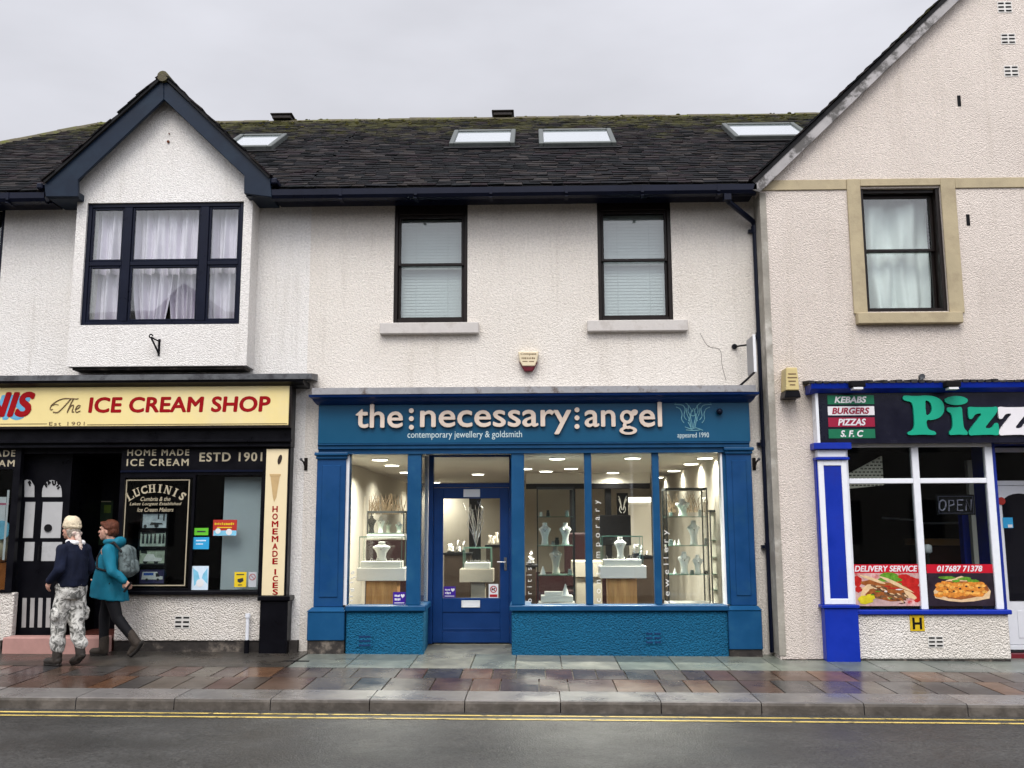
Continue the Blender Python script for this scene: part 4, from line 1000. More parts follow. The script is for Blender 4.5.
case(463, 547.5, 491, 569, 1.63, .34, 'glass case on the grey pedestal seen through the blue door', True)
# silver wire tree on that case
X, Z = at(476, 547, 1.8); mb = MB()
for k in range(16):
    a = rnd.uniform(0, 6.28); s_ = rnd.uniform(.06, .22); mb.tube([(X, 1.8, Z), (X+math.cos(a)*s_*.3, 1.8+math.sin(a)*s_*.3, Z+rnd.uniform(.12, .25)), (X+math.cos(a)*s_, 1.8+math.sin(a)*s_*.6, Z+rnd.uniform(.3, .58)), (X+math.cos(a+.5)*s_*1.1, 1.8+math.sin(a)*s_*.5, Z+rnd.uniform(.5, .68))], [.007, .006, .005, .003], 5)
tag(build('wire_tree', mb, M_SILVER, at_=(X, 1.8, Z)), 'silver wire tree sculpture standing on the glass case behind the door', 'sculpture')
# tall cabinets
def cabinet(x0, y0, x1, y1, Y, dep, shelves, label, posts=(0, 1)):
    X0, X1, Z0, Z1 = rect(x0, y0, x1, y1, Y); t = thing('glass_cabinet', label, 'glass cabinet', ((X0+X1)/2, Y, Z0), 'tall glass cabinets in the jewellery windows')
    e = .016
    for x in (X0, X1-e):
        for y in (Y, Y+dep-e): mb = MB(); mb.box(x, x+e, y, y+e, Z0, Z1); build('post', mb, M_GREY, t)
    mb = MB(); mb.box(X0, X1, Y, Y+dep, Z1, Z1+.03); build('cabinet_top', mb, M_GREY, t); mb = MB(); mb.box(X0, X1, Y, Y+dep, Z0-.06, Z0-.001); build('cabinet_base', mb, M_SLABW, t)
    for sy in shelves:
        z = at((x0+x1)/2, sy, Y+.02)[1]; mb = MB(); mb.box(X0+e, X1-e, Y+.02, Y+dep-.02, z-.008, z); build('shelf', mb, M_GEDGE, t)
    mb = MB(); mb.box(X0+e, X1-e, Y+.003, Y+.007, Z0+.01, Z1-.01); mb.box(X0+.004, X0+.008, Y+e, Y+dep-e, Z0+.01, Z1-.01); mb.box(X1-.008, X1-.004, Y+e, Y+dep-e, Z0+.01, Z1-.01); build('panes', mb, M_CGLASS, t)
    return t
cabinet(537, 489, 575, 603, 0.95, .4, (516.5, 545.5, 575), 'tall glass cabinet with two white busts side by side right of the door')
bust(545, 545, 12, 22, 1.1, M_BUST, 'left one of two white busts side by side in the cabinet beside the door')
bust(565.5, 545, 12, 22, 1.1, M_BUST, 'right one of two white busts side by side in the cabinet beside the door')
bust(556, 574, 13, 27, 1.1, M_BUSTC, 'taller cream bust hung with chains below the pair of white busts')
cone(543, 574.5, 6, 8, 1.05, 'white ring cone beside the tall cream bust'); cone(565.5, 596, 8, 12, 1.05, 'larger white ring cone on the base of the cabinet right of the door')
X0, X1, Z0, Z1 = rect(541, 596, 573, 602, 1.02); mb = MB(); mb.box(X0, X1, 1.02, 1.3, Z0, Z1); mb.box(X0+.05, X1-.06, 1.08, 1.28, Z1+.001, Z1+.05); tag(build('display_tray', mb, M_SLABW, bevel=.005), 'low white stepped tray at the bottom of the cabinet right of the door', 'tray')
cabinet(667, 490, 709, 603, 0.90, .42, (516.5, 545.5, 574.5), 'tall glass cabinet with four white busts at the right end of the shop window')
bust(683, 516, 15, 17, 1.02, M_BUST, 'broad white bust on the top shelf of the right hand cabinet')
bust(694, 545, 13, 24, 1.02, M_BUST, 'tall slim white bust on the second shelf of the right hand cabinet')
bust(684.5, 574, 13, 22, 1.02, M_BUST, 'white bust on the left of the lowest shelf of the right hand cabinet')
bust(698, 574, 11, 19, 1.02, M_BUST, 'smaller white bust on the right of the lowest shelf of the right hand cabinet')
for px, py, w, h in ((675, 574, 4, 6), (679, 545, 4, 6), (675, 545, 3.5, 5)): cone(px, py, w, h, 1.0, 'tiny white ring cone %s of the right hand cabinet' % {675: 'left on the lowest shelf' if py > 560 else 'furthest left on the second shelf', 679: 'nearest the slim bust'}[px])
cabinet(711, 512, 722, 603, 1.35, .35, (540, 557, 574, 590), 'narrow shelved glass cabinet against the right wall behind the four busts')
cabinet(367, 513, 404, 534, 1.5, .35, (533,), 'low glass cabinet with black and white busts behind the left pedestal')
bust(371.5, 533, 9, 17, 1.62, M_BUSTK, 'black bust in the low cabinet behind the left pedestal', neck=False)
bust(380.5, 533, 9, 16, 1.62, M_BUST, 'white bust beside the black bust behind the left pedestal'); bust(388, 533, 7, 12, 1.64, M_BUSTC, 'small cream bust behind the left pedestal'); bust(399, 533, 8, 11, 1.64, M_BUST, 'small white bust at the right end behind the left pedestal')
# twigs on top of the cabinets
M_TWIG = mat('dried_twigs', (0.16, 0.115, 0.07), 0.8, 0.3, 10)
for px0, px1, py, Y, lab in ((668, 722, 511, 1.9, 'dried twigs spread along the back of the right hand cabinet'), (368, 404, 513, 2.05, 'dried twigs above the low cabinet left of the door')):
    mb = MB(); X0, Z = at(px0, py, Y); X1 = at(px1, py, Y)[0]
    for k in range(60):
        x = rnd.uniform(X0, X1); s_ = rnd.uniform(-.12, .12); h = rnd.uniform(.12, .30); mb.tube([(x, Y, Z-.02), (x+s_*.5, Y+rnd.uniform(-.04, .04), Z+h*.6), (x+s_, Y+rnd.uniform(-.06, .06), Z+h)], [.007, .005, .003], 4)
    tag(build('dried_twigs', mb, M_TWIG, at_=((X0+X1)/2, Y, Z)), lab, 'twigs')
# black screen and framed print at the back
mb = MB(); mb.pbox(599.5, 515, 631, 545.5, 3.9, 3.96); tag(build('screen', mb, M_BLACKM, bevel=.01), 'large black screen at the back above the right hand pedestal', 'screen')
t = thing('framed_print', 'black print with pale winged sketch hanging left of the cream partition', 'picture', (*[at(622, 511, 4.55)[0]], 4.55, at(622, 511, 4.55)[1]))
mb = MB(); mb.pbox(617, 493, 628, 515, 4.55, 4.59); build('panel', mb, M_BLACKM, t); mb = MB()
for sgn in (-1, 1):
    for pts in ([(4, 496), (2.5, 500), (1.2, 506)], [(4, 499), (2, 504), (.5, 510)], [(2, 506), (3, 510), (1, 513)]): stroke(mb, [(622.5+sgn*a, b) for a, b in pts], 4.545, .008)
build('sketch', mb, M_SHOPW, t)
mb = MB(); mb.pbox(628.5, 497.5, 651, 502, 4.55, 4.58); tag(build('light_strip', mb, mat('lit_strip', (1, 1, 1), .5, 0, rvar=0, emit=(1, .96, .88), estr=3)), 'bright strip light on top of the cream partition', 'strip light')
# counter and a maroon chair
X0, X1, Z0, Z1 = rect(576, 553, 602, 605, 1.9); mb = MB(); mb.box(X0, X1, 1.9, 2.5, FZ, Z1-.35); mb.box(X0-.05, X1+.05, 1.86, 2.54, Z1-.35, Z1-.12); tag(build('shop_counter', mb, M_SLABG, bevel=.01), 'warm grey counter block seen between the two mullions', 'counter')
X, Z = at(578.5, 549, 2.9); t = thing('chair', 'maroon high backed chair behind the counter block', 'chair', (X, 2.9, FZ)); mb = MB(); mb.box(X-.22, X+.22, 3.05, 3.15, FZ+.5, 1.5); build('backrest', mb, M_MAROON, t, bevel=.05, seg=3); mb = MB(); mb.box(X-.23, X+.23, 2.65, 3.05, FZ+.38, FZ+.48); build('seat', mb, M_MAROON, t, bevel=.03, seg=2)
for sx in (-.18, .18):
    for sy in (2.7, 3.0): mb = MB(); mb.tube([(X+sx, sy, FZ), (X+sx, sy, FZ+.38)], .018, 8); build('leg', mb, M_GREY, t)
# dark stock furniture deeper in the shop
M_DKWOOD = mat('dark_walnut', (.030, .020, .014), .5, .3, 4)
for (x0, y0, x1, y1, Y, lab) in ((444, 553, 470, 600, 3.0, 'dark low sideboard deep in the shop, left half of the door glass'), (486, 545, 500, 600, 3.2, 'dark low sideboard deep in the shop, right edge of the door glass'), (633, 556, 654, 604, 2.6, 'dark low sideboard below the cream partition'), (527, 565, 536, 604, 2.2, 'dark low sideboard left of the pair of white busts')):
    X0, X1, Z0, Z1 = rect(x0, y0, x1, y1, Y); t = thing('sideboard', lab, 'sideboard', ((X0+X1)/2, Y, FZ), 'dark sideboards deep in the jewellery shop'); mb = MB(); mb.box(X0, X1, Y, Y+.45, FZ, Z1-.03); build('carcass', mb, M_DKWOOD, t, bevel=.006); mb = MB(); mb.box(X0-.02, X1+.02, Y-.02, Y+.47, Z1-.029, Z1); build('sideboard_top', mb, M_BLACKM, t)
    mb = MB()
    for k in range(7):
        x = rnd.uniform(X0+.04, X1-.04); h = rnd.uniform(.05, .22); mb.lathe([(.03, 0), (.035, h*.3), (.014, h*.6), (.028, h)], (x, Y+rnd.uniform(.08, .36), Z1+.002), n=8)
    tag(build('ornament_row', mb, M_SILVER if x0 != 486 else M_BUSTC, smooth=True), 'small ornaments on the dark sideboard ' + {444: 'in the left half of the door glass', 486: 'at the right edge of the door glass', 633: 'below the cream partition', 527: 'left of the pair of white busts'}[x0], 'ornaments')
for k in range(10):
    px = rnd.choice([672, 676, 689, 700, 704]); 
# small stands and boxes on the shelves of the cabinets
M_LIDB = mat('grey_ring_box', (.20, .22, .22), .5, .1, 6)
for sy, xs_ in ((516, (671, 700)), (545, (671, 706)), (574, (692, 706)), (545, (553, 557)), (516.5, (541, 548, 567)), (574.5, (570,))):
    for px in xs_:
        X, Z = at(px, sy, 1.1); w_ = rnd.uniform(.018, .03); h = rnd.uniform(.03, .07); mb = MB(); mb.box(X-w_, X+w_, 1.08, 1.13, Z+.001, Z+h); mb.box(X-w_*.8, X+w_*.8, 1.075, 1.12, Z+h+.001, Z+h*1.5)
        tag(build('ring_box', mb, rnd.choice([M_LIDB, M_BUST, M_BUSTK]), bevel=.003), 'tiny ring box on a glass shelf of the %s tall cabinet' % ('right hand' if px > 620 else 'middle'), 'ring box', 'ring boxes in the %s tall cabinet' % ('right hand' if px > 620 else 'middle'))
# window lettering, stickers
mb = MB(); add_text_up(mb, 'british', 526.5, 560, 531.7, 602, YW-.006, .003, .0, 1.9); tag(build('window_lettering', mb, M_SHOPW), 'white upright word british on the glass right of the door', 'lettering')
mb = MB(); add_text_up(mb, 'contemporary', 595.5, 500, 602, 602, YW-.006, .003, .0, 1.9); tag(build('window_lettering', mb, M_SHOPW), 'white upright word contemporary on the middle glass', 'lettering')
mb = MB(); add_text_up(mb, 'jewellery', 663.5, 530, 670.5, 603, YW-.006, .003, .0, 1.7); tag(build('window_lettering', mb, M_SHOPW), 'white upright word jewellery on the right glass', 'lettering')
mb = MB(); [stroke(mb, p, YW-.004, .006) for p in ([(350, 601), (353, 600.2)], [(350, 596.4), (353, 596.4)], [(349.5, 589.3), (353.4, 589), (353.8, 590.6), (351.6, 591.2), (351.4, 589.4)], [(350, 582.6), (353.2, 582.2)], [(350, 579), (356, 576.6)], [(350.8, 573.2), (353.6, 571.4), (353.4, 573.6), (350.8, 573.4)])]; tag(build('window_lettering', mb, M_SHOPW), 'pale upright lettering on the glass left of the pedestal left of the door', 'lettering')
def heart_sticker(x0, y0, x1, y1, Y, lab):
    t = thing('sticker', lab, 'sticker', (at((x0+x1)/2, y1, Y)[0], Y, at(x0, y1, Y)[1]), 'purple heart stickers')
    mb = MB(); mb.pbox(x0, y0, x1, y1, Y-.002, Y); build('film', mb, M_PURPLE, t)
    w, h = x1-x0, y1-y0; mb = MB()
    add_marks(mb, x0+w*.12, y0+h*.20, x0+w*.58, y0+h*.40, Y-.0035, 4, rnd, .001); add_marks(mb, x0+w*.12, y0+h*.48, x0+w*.62, y0+h*.70, Y-.0035, 4, rnd, .001)
    X0, X1, Z0, Z1 = rect(x0+w*.60, y0+h*.12, x0+w*.94, y0+h*.5, Y-.0036); H = []
    for k in range(24):
        a = 6.2832*k/24; H.append(((X0+X1)/2+(X1-X0)/34*16*math.sin(a)**3, (Z0+Z1)/2+(Z1-Z0)/32*(13*math.cos(a)-5*math.cos(2*a)-2*math.cos(3*a)-math.cos(4*a))))
    mb.prism(H, Y-.0042, Y-.0036); mb.pbox(x0+w*.1, y1-h*.16, x1-w*.1, y1-h*.10, Y-.0035, Y-.0025); build('print', mb, M_WHITE, t)
heart_sticker(393, 592, 405.5, 604.5, YW-.001, 'purple sticker with a white heart low on the glass left of the door')
heart_sticker(443.5, 586.5, 455.5, 597.5, DY+.0095, 'purple sticker with a white heart in the bottom corner of the door glass')
x0, y0, x1, y1, Y = 488.7, 584, 498.3, 598, DY+.0095
t = thing('sticker', 'white and red no dogs sticker in the bottom right of the door glass', 'sticker', (at(493, 598, Y)[0], Y, at(493, 598, Y)[1]))
mb = MB(); mb.pbox(x0, y0, x1, y1, Y-.002, Y); build('film', mb, M_WHITE, t)
cx, cz = at(493.5, 589.3, Y-.003); mb = MB()
for k in range(24):
    a, b = 6.2832*k/24, 6.2832*(k+1)/24; mb.prism([(cx+.046*math.cos(a), cz+.046*math.sin(a)), (cx+.046*math.cos(b), cz+.046*math.sin(b)), (cx+.035*math.cos(b), cz+.035*math.sin(b)), (cx+.035*math.cos(a), cz+.035*math.sin(a))], Y-.004, Y-.0022)
mb.prism([(cx-.030, cz+.024), (cx-.024, cz+.030), (cx+.030, cz-.024), (cx+.024, cz-.030)], Y-.0045, Y-.0041); mb.pbox(x0+1, y1-3.6, x1-1, y1-1, Y-.004, Y-.0022); build('red_print', mb, mat('sticker_red', (.40, .012, .02), .5), t)
mb = MB(); mb.box(cx-.026, cx+.014, Y-.0036, Y-.0021, cz-.008, cz+.010); mb.box(cx+.008, cx+.024, Y-.0037, Y-.0022, cz+.004, cz+.02); mb.box(cx-.024, cx-.016, Y-.0038, Y-.0023, cz-.022, cz-.006); mb.box(cx+.004, cx+.012, Y-.0039, Y-.0024, cz-.022, cz-.006); build('dog_print', mb, M_BLACKM, t)

# ================================================================== things on the walls
# burglar alarm over the blue sign
Y = -.10
t = thing('alarm_box', 'cream shield shaped alarm box with dark red base above the blue sign', 'alarm box', (at(528.5, 371, 0)[0], 0, at(528, 371, 0)[1]))
mb = MB(); mb.prism(P2([(518, 351.5), (538.8, 351.5), (537, 361), (534.8, 366), (522.3, 366), (519.8, 361)], Y), Y, 0.0); build('cover', mb, mat('cream_plastic', (.68, .58, .40), .4, .05, 4), t, bevel=.012, seg=2)
mb = MB(); mb.prism(P2([(516.8, 351), (518, 360.5), (521, 366.5), (536.3, 366.5), (539, 360.5), (540, 351), (539.3, 360.8), (532.5, 371.3), (524.3, 371.3), (518, 361)], Y+.015), Y+.013, 0.0); 
mb = MB(); mb.prism(P2([(519, 361.5), (538, 361.5), (532.5, 371.3), (524.3, 371.3)], Y+.02), Y+.012, -.002); build('strobe_lens', mb, mat('dark_red_lens', (.10, .005, .012), .25, .1, 5), t, bevel=.008)
mb = MB(); add_text(mb, 'Compass', 520.5, 352.6, 536.3, 355.6, Y-.0015, .001, .02); add_marks(mb, 521.5, 357.2, 535.3, 359.2, Y-.0015, 8, rnd, .001); mb.pbox(522.5, 361, 527.5, 361.8, Y-.0015, Y); mb.pbox(529, 361, 534, 361.8, Y-.0015, Y); build('print', mb, M_SEPIA, t)
# cream alarm on the pizza building, seen from its side
Y = YG
t = thing('alarm_box', 'yellowed tall alarm box with black lens on the corner beside the pizza sign', 'alarm box', (at(789, 398, Y)[0], Y, at(789, 398, Y)[1]))
X0, X1, Z0, Z1 = rect(785.5, 367.5, 799, 397.5, Y-.24)
mb = MB(); mb.prism([(X0, Z0+.09), (X1, Z0+.09), (X1-.015, Z1), (X0+.015, Z1)], Y-.25, Y+.0); build('cover', mb, mat('yellowed_plastic', (.58, .47, .22), .45, .06, 4), t, bevel=.012, seg=2)
mb = MB(); mb.prism([(X0-.02, Z0), (X1+.02, Z0), (X1, Z0+.088), (X0, Z0+.088)], Y-.24, Y+.0); build('lens', mb, M_BLACK, t, bevel=.01)
mb = MB(); 
for k, (a, b) in enumerate(((.2, .8), (.15, .85), (.2, .75), (.3, .7))): mb.box(X0+(X1-X0)*a, X0+(X1-X0)*b, Y-.2525, Y-.2495, Z1-.09-.045*k, Z1-.075-.045*k)
build('print', mb, M_SEPIA, t)
# projecting sign seen edge-on beside the downpipe
X, Z0 = at(755.5, 371, -.62); Z1 = at(756.5, 335, -.62)[1]
t = thing('projecting_sign', 'grey and white hanging sign seen edge on beside the black downpipe', 'sign', (X, -.05, Z0))
mb = MB(); mb.box(X-.012, X+.012, -.60, -.24, Z0, Z1); build('board', mb, mat('grey_sign_face', (.30, .30, .31), .5, .1, 4), t)
mb = MB(); mb.box(X-.016, X+.016, -.62, -.601, Z0-.01, Z1+.01); build('edge_strip', mb, M_WHITE, t)
mb = MB(); mb.tube([(X, -.55, Z0-.005), (X-.03, -.3, Z0-.05), (X-.12, 0, Z0-.14)], .015, 8); mb.box(X-.17, X-.07, -.02, 0, Z0-.17, Z0-.10); mb.tube([(X-.0, -.24, Z1-.05), (X-.12, 0, Z1-.03)], .012, 8); mb.disc_y(X-.12, Z1-.03, .035, -.03, 0, 12); build('bracket', mb, M_BLACK, t)
# two small wall brackets either side of the blue front
for px, sgn, lab in ((306, -1, 'rusty black bracket on the white wall strip left of the blue pilaster'), (754, 1, 'black bracket on the white wall strip right of the blue pilaster')):
    X, Z = at(px, 464, 0); t = thing('wall_bracket', lab, 'bracket', (X, 0, Z), 'brackets either side of the blue shopfront')
    mb = MB(); mb.box(X-.022, X+.022, -.012, 0, Z-.08, Z+.08); build('plate', mb, M_BROWN, t, bevel=.003)
    mb = MB(); mb.tube([(X, -.012, Z-.06), (X+sgn*.015, -.07, Z+.02), (X+sgn*.035, -.12, Z+.05)], .011, 8); build('arm', mb, M_BROWN, t)
    mb = MB(); mb.ell((X+sgn*.035, -.13, Z+.053), (.02, .02, .02), 10, 6); build('knob', mb, M_LEADD, t)
# hanging bracket under the bay window
X, Z = at(155, 346, YB); t = thing('hanging_bracket', 'small black iron hanging bracket on the bay below its window', 'bracket', (X, YB, Z))
mb = MB(); mb.box(X+.045, X+.07, YB-.014, YB, Z-.13, Z+.09); build('plate', mb, M_BLACK, t)
mb = MB(); mb.tube([(X+.057, YB-.01, Z-.10), (X+.03, YB-.09, Z-.0), (X+.01, YB-.15, Z+.07)], .012, 8); mb.tube([(X+.057, YB-.01, Z+.06), (X+.03, YB-.08, Z+.07), (X+.01, YB-.15, Z+.085)], .011, 8); build('arm', mb, M_BLACK, t)
mb = MB(); mb.tube([(X+.005+.022*math.cos(a), YB-.155, Z+.10+.022*math.sin(a)) for a in [k*.6 for k in range(9)]], .010, 6); build('curl', mb, M_BLACK, t)

# ================================================================== ICE CREAM SHOP FRONT
YI = -0.14
def sb(name, x0, y0, x1, y1, Yf, d, m, par=ice, bevel=0.0, xl=None):
    mb = MB(); X0, X1, Z0, Z1 = rect(x0, y0, x1, y1, Yf); mb.box(X0 if xl is None else xl, X1, Yf, Yf+d, Z0, Z1); return build(name, mb, m, par, bevel=bevel)
XLS = XL+0.3
q = rect(250, 372, 312, 379, -.40); q2 = rect(250, 372, 291, 384.5, -.36)
mb = MB(); mb.hexa([(XLS, -.40, q[2]), (q[1], -.40, q[2]), (q[1]-.02, 0, q[2]+.03), (XLS, 0, q[2]+.03), (XLS, -.40, q[3]-.02), (q[1], -.40, q[3]-.02), (q[1]-.02, 0, q[3]+.03), (XLS, 0, q[3]+.03)]); build('cornice_flashing', mb, M_LEADD, ice)
mb = MB(); mb.xprism([(0, q[2]-.002), (-.385, q[2]-.002), (-.38, q[2]-.03), (-.34, q[2]-.045), (-.31, q[2]-.06), (-.29, q[2]-.07), (0, q[2]-.07)], XLS, q[1]-.12); build('cornice', mb, M_BLACK, ice)
s = rect(0, 386, 289, 426, -.28)
t = thing('shop_sign', 'long cream fascia sign with crimson capitals of the ice cream shop', 'sign', (s[1]-3, -.28, s[2]))
mb = MB(); mb.box(XLS+.1, s[1], -.28, -.20, s[2], s[3]); build('board', mb, M_CREAM, t, bevel=.004)
mb = MB(); frame_grid(mb, XLS+.05, s[1]+.03, s[2]-.03, s[3]+.03, -.285, -.2005, .028); build('frame', mb, M_BROWN, t)
mb = MB(); add_text(mb, 'ICE CREAM SHOP', 88.5, 396.5, 270.5, 412.5, -.2835, .003, .034, 0.06, 1.03); build('lettering', mb, M_RED, t)
mb = MB(); add_text(mb, 'LUCHINIS', -113, 392, 34.5, 417.5, -.2875, .003, .045, 0.25, 1.0); build('name_lettering', mb, M_RED, t)
mb = MB(); add_text(mb, 'LUCHINIS', -118, 395, 30, 420.5, -.2835, .003, .045, 0.25, 1.0); build('name_shadow', mb, M_SKYBL, t)
mb = MB(); k = .117; S = lambda pts: [(40+a*k, 390+b*k) for a, b in pts]
for pts, r in (([(85, 165), (95, 140), (130, 122), (158, 128)], .005), ([(110, 165), (88, 166), (95, 135), (140, 98), (200, 74), (265, 74), (318, 76), (325, 70)], .007), ([(262, 78), (225, 120), (185, 162), (150, 190), (112, 188)], .008), ([(285, 78), (258, 130), (232, 192)], .008), ([(240, 175), (262, 140), (285, 128), (284, 150), (274, 185), (290, 186)], .007), ([(300, 168), (335, 150), (342, 132), (322, 134), (304, 165), (312, 190), (345, 178)], .007)): stroke(mb, S(pts), -.2835, r)
build('script_word', mb, M_SEPIA, t)
mb = MB(); add_text(mb, 'Est 1901', 49, 421.8, 84.5, 425.4, -.2835, .003, .0, 0, 1.25); l1 = rect(0, 423.6, 47, 424.2, -.2835); mb.box(XLS+.2, l1[1], -.2835, -.2805, l1[2], l1[3]); l2 = rect(87, 423.8, 287, 424.4, -.2835); mb.box(l2[0], l2[1], -.2835, -.2805, l2[2], l2[3]); build('date_line', mb, M_SEPIA, t)
# frieze and shop front joinery, black
fz = rect(200, 428, 291, 447, -.20); mb = MB(); mb.box(XLS, fz[1], -.20, -.002, fz[2], at(200, 384, -.2)[1]); mb.box(XLS, fz[1]+.02, -.25, -.2005, fz[2]+.06, fz[2]+.10); mb.box(XLS, fz[1]+.01, -.23, -.2005, fz[2]-.0, fz[2]+.03); build('frieze', mb, M_BLACK, ice, bevel=.006)
# pilaster with its cream sign
px0, px1, pz0, pz1 = rect(261, 440, 288.5, 597, YI-.03); mb = MB(); mb.box(px0, px1, YI-.03, -.002, pz0, fz[2]-.002); p = build('pilaster', mb, M_BLACK, ice, bevel=.006)
q = rect(258, 596, 289, 641, YI-.07); mb = MB(); mb.box(q[0]+.02, q[1]-.02, YI-.07, -.002, ZBOT, q[3]-.06); mb.box(q[0]-.01, q[1]+.01, YI-.10, -.002, q[3]-.058, q[3]-.001); build('plinth', mb, M_BLACK, p, bevel=.008)
q = rect(264, 449, 286, 595.5, YI-.045); t = thing('upright_sign', 'narrow cream upright sign with a cone picture and stacked crimson capitals', 'sign', ((q[0]+q[1])/2, YI-.045, q[2]))
mb = MB(); mb.box(q[0], q[1], YI-.045, YI-.031, q[2], q[3]); build('board', mb, mat('pale_cream_board', (.78, .66, .42), .45, .04, 2), t, bevel=.003)
mb = MB(); y0 = 505.0
def lean(y): return 275.3-(y-520)*.012
for ch, y in zip('HOMEMADE', range(8)):
    yy = 506+y*7.45; w = 5.4 if ch != 'M' else 6.6; c_ = lean(yy); c_ = 275.0; add_text(mb, ch, c_-w/2, yy, c_+w/2, yy+6.2, YI-.0485, .003, .03)
for ch, y in zip('ICES', range(4)):
    yy = 569+y*6.7; w = 5.0 if ch != 'I' else 1.4; add_text(mb, ch, 275-w/2, yy, 275+w/2+.4, yy+5.8, YI-.0485, .003, .03)
build('lettering', mb, M_RED, t)
mb = MB(); mb.prism(P2([(270.5, 476), (279.8, 476), (276.3, 497), (274, 502), (272.8, 497)], YI-.048), YI-.048, YI-.0455); mb.prism(P2([(269.5, 474), (280.8, 474), (280.3, 476.3), (270, 476.3)], YI-.05), YI-.05, YI-.0455); build('cone_picture', mb, mat('cone_tan', (.52, .36, .17), .6, .1, 10), t)
mb = MB(); x, z = at(279.8, 459.5, YI-.048); mb.prism([(x+.026*math.cos(a)*1-.02*math.sin(a)*-.6, z+.062*math.sin(a)) for a in [6.2832*k/16 for k in range(16)]], YI-.05, YI-.0455); build('chocolate_flake', mb, mat('chocolate', (.03, .018, .012), .6, .4, 20), t)
# window joinery
F0 = at(118, 520, YI)[0]; F1 = px0; zs = at(190, 590.5, YI)[1]; zt_ = fz[2]-.003
pA = rect(122, 477.5, 190.5, 588.5, YI); pB = rect(193, 474.5, 262, 590, YI)
mb = MB(); wall(mb, F0, F1, zs, zt_, YI, YI+.08, [(pA[0], pA[1], pA[2], pA[3]), (pB[0], F1-.02, pB[2], pB[3])])
sw = build('shop_window', mb, M_BLACK, ice, bevel=.004)
mb = MB(); mb.box(F0-.03, F1, YI-.06, YI+.1, zs-.05, zs-.001); build('sill', mb, M_BLACK, sw, bevel=.01)
for a in (pA, pB): mb = MB(); mb.box(a[0]-.01, a[1]+.01, YI+.03, YI+.036, a[2]-.01, a[3]+.01); build('pane', mb, M_SHOPD, sw)
rl = rect(120, 470.8, 262, 472, YI-.01); mb = MB(); mb.box(F0, F1, YI-.018, YI-.0005, rl[2], rl[3]+.01); build('transom_rail', mb, M_NAVY, sw)
mb = MB(); YT = YI-.004
add_text(mb, 'HOME MADE', 127.3, 449.2, 189.2, 455.8, YT, .003, .02, 0, 1.25); add_text(mb, 'ICE CREAM', 126.6, 458.8, 188.6, 466, YT, .003, .02, 0, 1.25); build('lettering', mb, M_GOLD, sw); mb = MB(); add_text(mb, 'ESTD 1901', 199.5, 452.3, 262.3, 461.5, YT, .003, .02, 0, 1.15); build('lettering', mb, M_GOLD, sw)
# gilded glass panel of the first pane
mb = MB(); Yg = YI+.027; gb = [(124.5, 478.7), (188.3, 478.7), (184.5, 586), (121, 587)]
X0, X1, Z0, Z1 = rect(123.3, 479.5, 187.5, 586, Yg); frame_grid(mb, X0, X1, Z0, Z1, Yg, Yg+.0025, .014)
def arc_letters(mb, word, cx, cy, rad, a0, a1, h, Y, mk):
    n_ = len(word)
    for i, ch in enumerate(word):
        a = a0+(a1-a0)*i/(n_-1); X, Z = at(cx+rad*math.sin(a), cy-rad*math.cos(a), Y); mk(mb, ch, X, Z, -a, h, Y)
def serif_letter(mb, ch, X, Z, rot, h, Y):
    G = {'L': ([(.14, .34, 0, 1), (.02, .46, .93, 1.0), (.02, .85, 0, .09), (.76, .85, 0, .3)], .85), 'U': ([(.12, .30, .2, 1), (.66, .76, .2, 1), (0, .42, .93, 1), (.54, .88, .93, 1), (.16, .72, 0, .2)], .88),
         'H': ([(.12, .32, 0, 1), (.62, .82, 0, 1), (0, .44, .93, 1), (0, .44, 0, .07), (.5, .94, .93, 1), (.5, .94, 0, .07), (.32, .62, .47, .55)], .94), 'I': ([(.12, .34, 0, 1), (0, .46, .93, 1), (0, .46, 0, .07)], .46),
         'N': ([(.1, .2, 0, 1), (.7, .8, 0, 1), (0, .32, .93, 1), (0, .32, 0, .07), (.56, .92, .93, 1)], .92)}
    c, s_ = math.cos(rot), math.sin(rot); hh = h
    def put(V, P, E, w, dy):
        add_flat(mb, V, P, E, lambda x, y, k: (X+((x-w/2)*c-y*s_)*hh, Y+dy+k*.002, Z+((x-w/2)*s_+y*c)*hh))
    if ch in G:
        bars, w = G[ch]
        for q_, (a, b, d, e) in enumerate(bars): put([(a, d), (b, d), (b, e), (a, e)], [[0, 1, 2, 3]], [(0, 1), (1, 2), (2, 3), (3, 0)], w, -.0003*q_)
        if ch == 'N': put([(.05, 1), (.28, 1), (.82, 0), (.62, 0)], [[3, 2, 1, 0]], [(3, 2), (2, 1), (1, 0), (0, 3)], w, -.0018)
    else:
        V, P, E = text_mesh(ch, .03); a, b, d, e = min(v[0] for v in V), max(v[0] for v in V), min(v[1] for v in V), max(v[1] for v in V); w = .78 if ch == 'C' else .6
        put([((x-a)/(b-a)*w, (y-d)/(e-d)) for x, y in V], P, E, w, 0)
        put([(w-.08, .66), (w, .66), (w, 1), (w-.06, 1)], [[0, 1, 2, 3]], [(0, 1), (1, 2), (2, 3), (3, 0)], w, -.0003)
arc_letters(mb, 'LUCHINIS', 155.8, 537, 44.5, -.575, .575, .105, Yg, serif_letter)
add_text(mb, 'Cumbria & the', 140.5, 496.8, 170.5, 501, Yg, .002, .01, .3); add_text(mb, 'Lakes Longest Established', 129.5, 502.2, 181.5, 506.2, Yg, .002, .01, .3); add_text(mb, 'Ice Cream Makers', 137, 507.6, 173.5, 511.8, Yg, .002, .01, .3)
tag(build('glass_gilding', mb, M_GOLD), 'gold bordered arched lettering on the dark glass above the framed photographs', 'lettering')
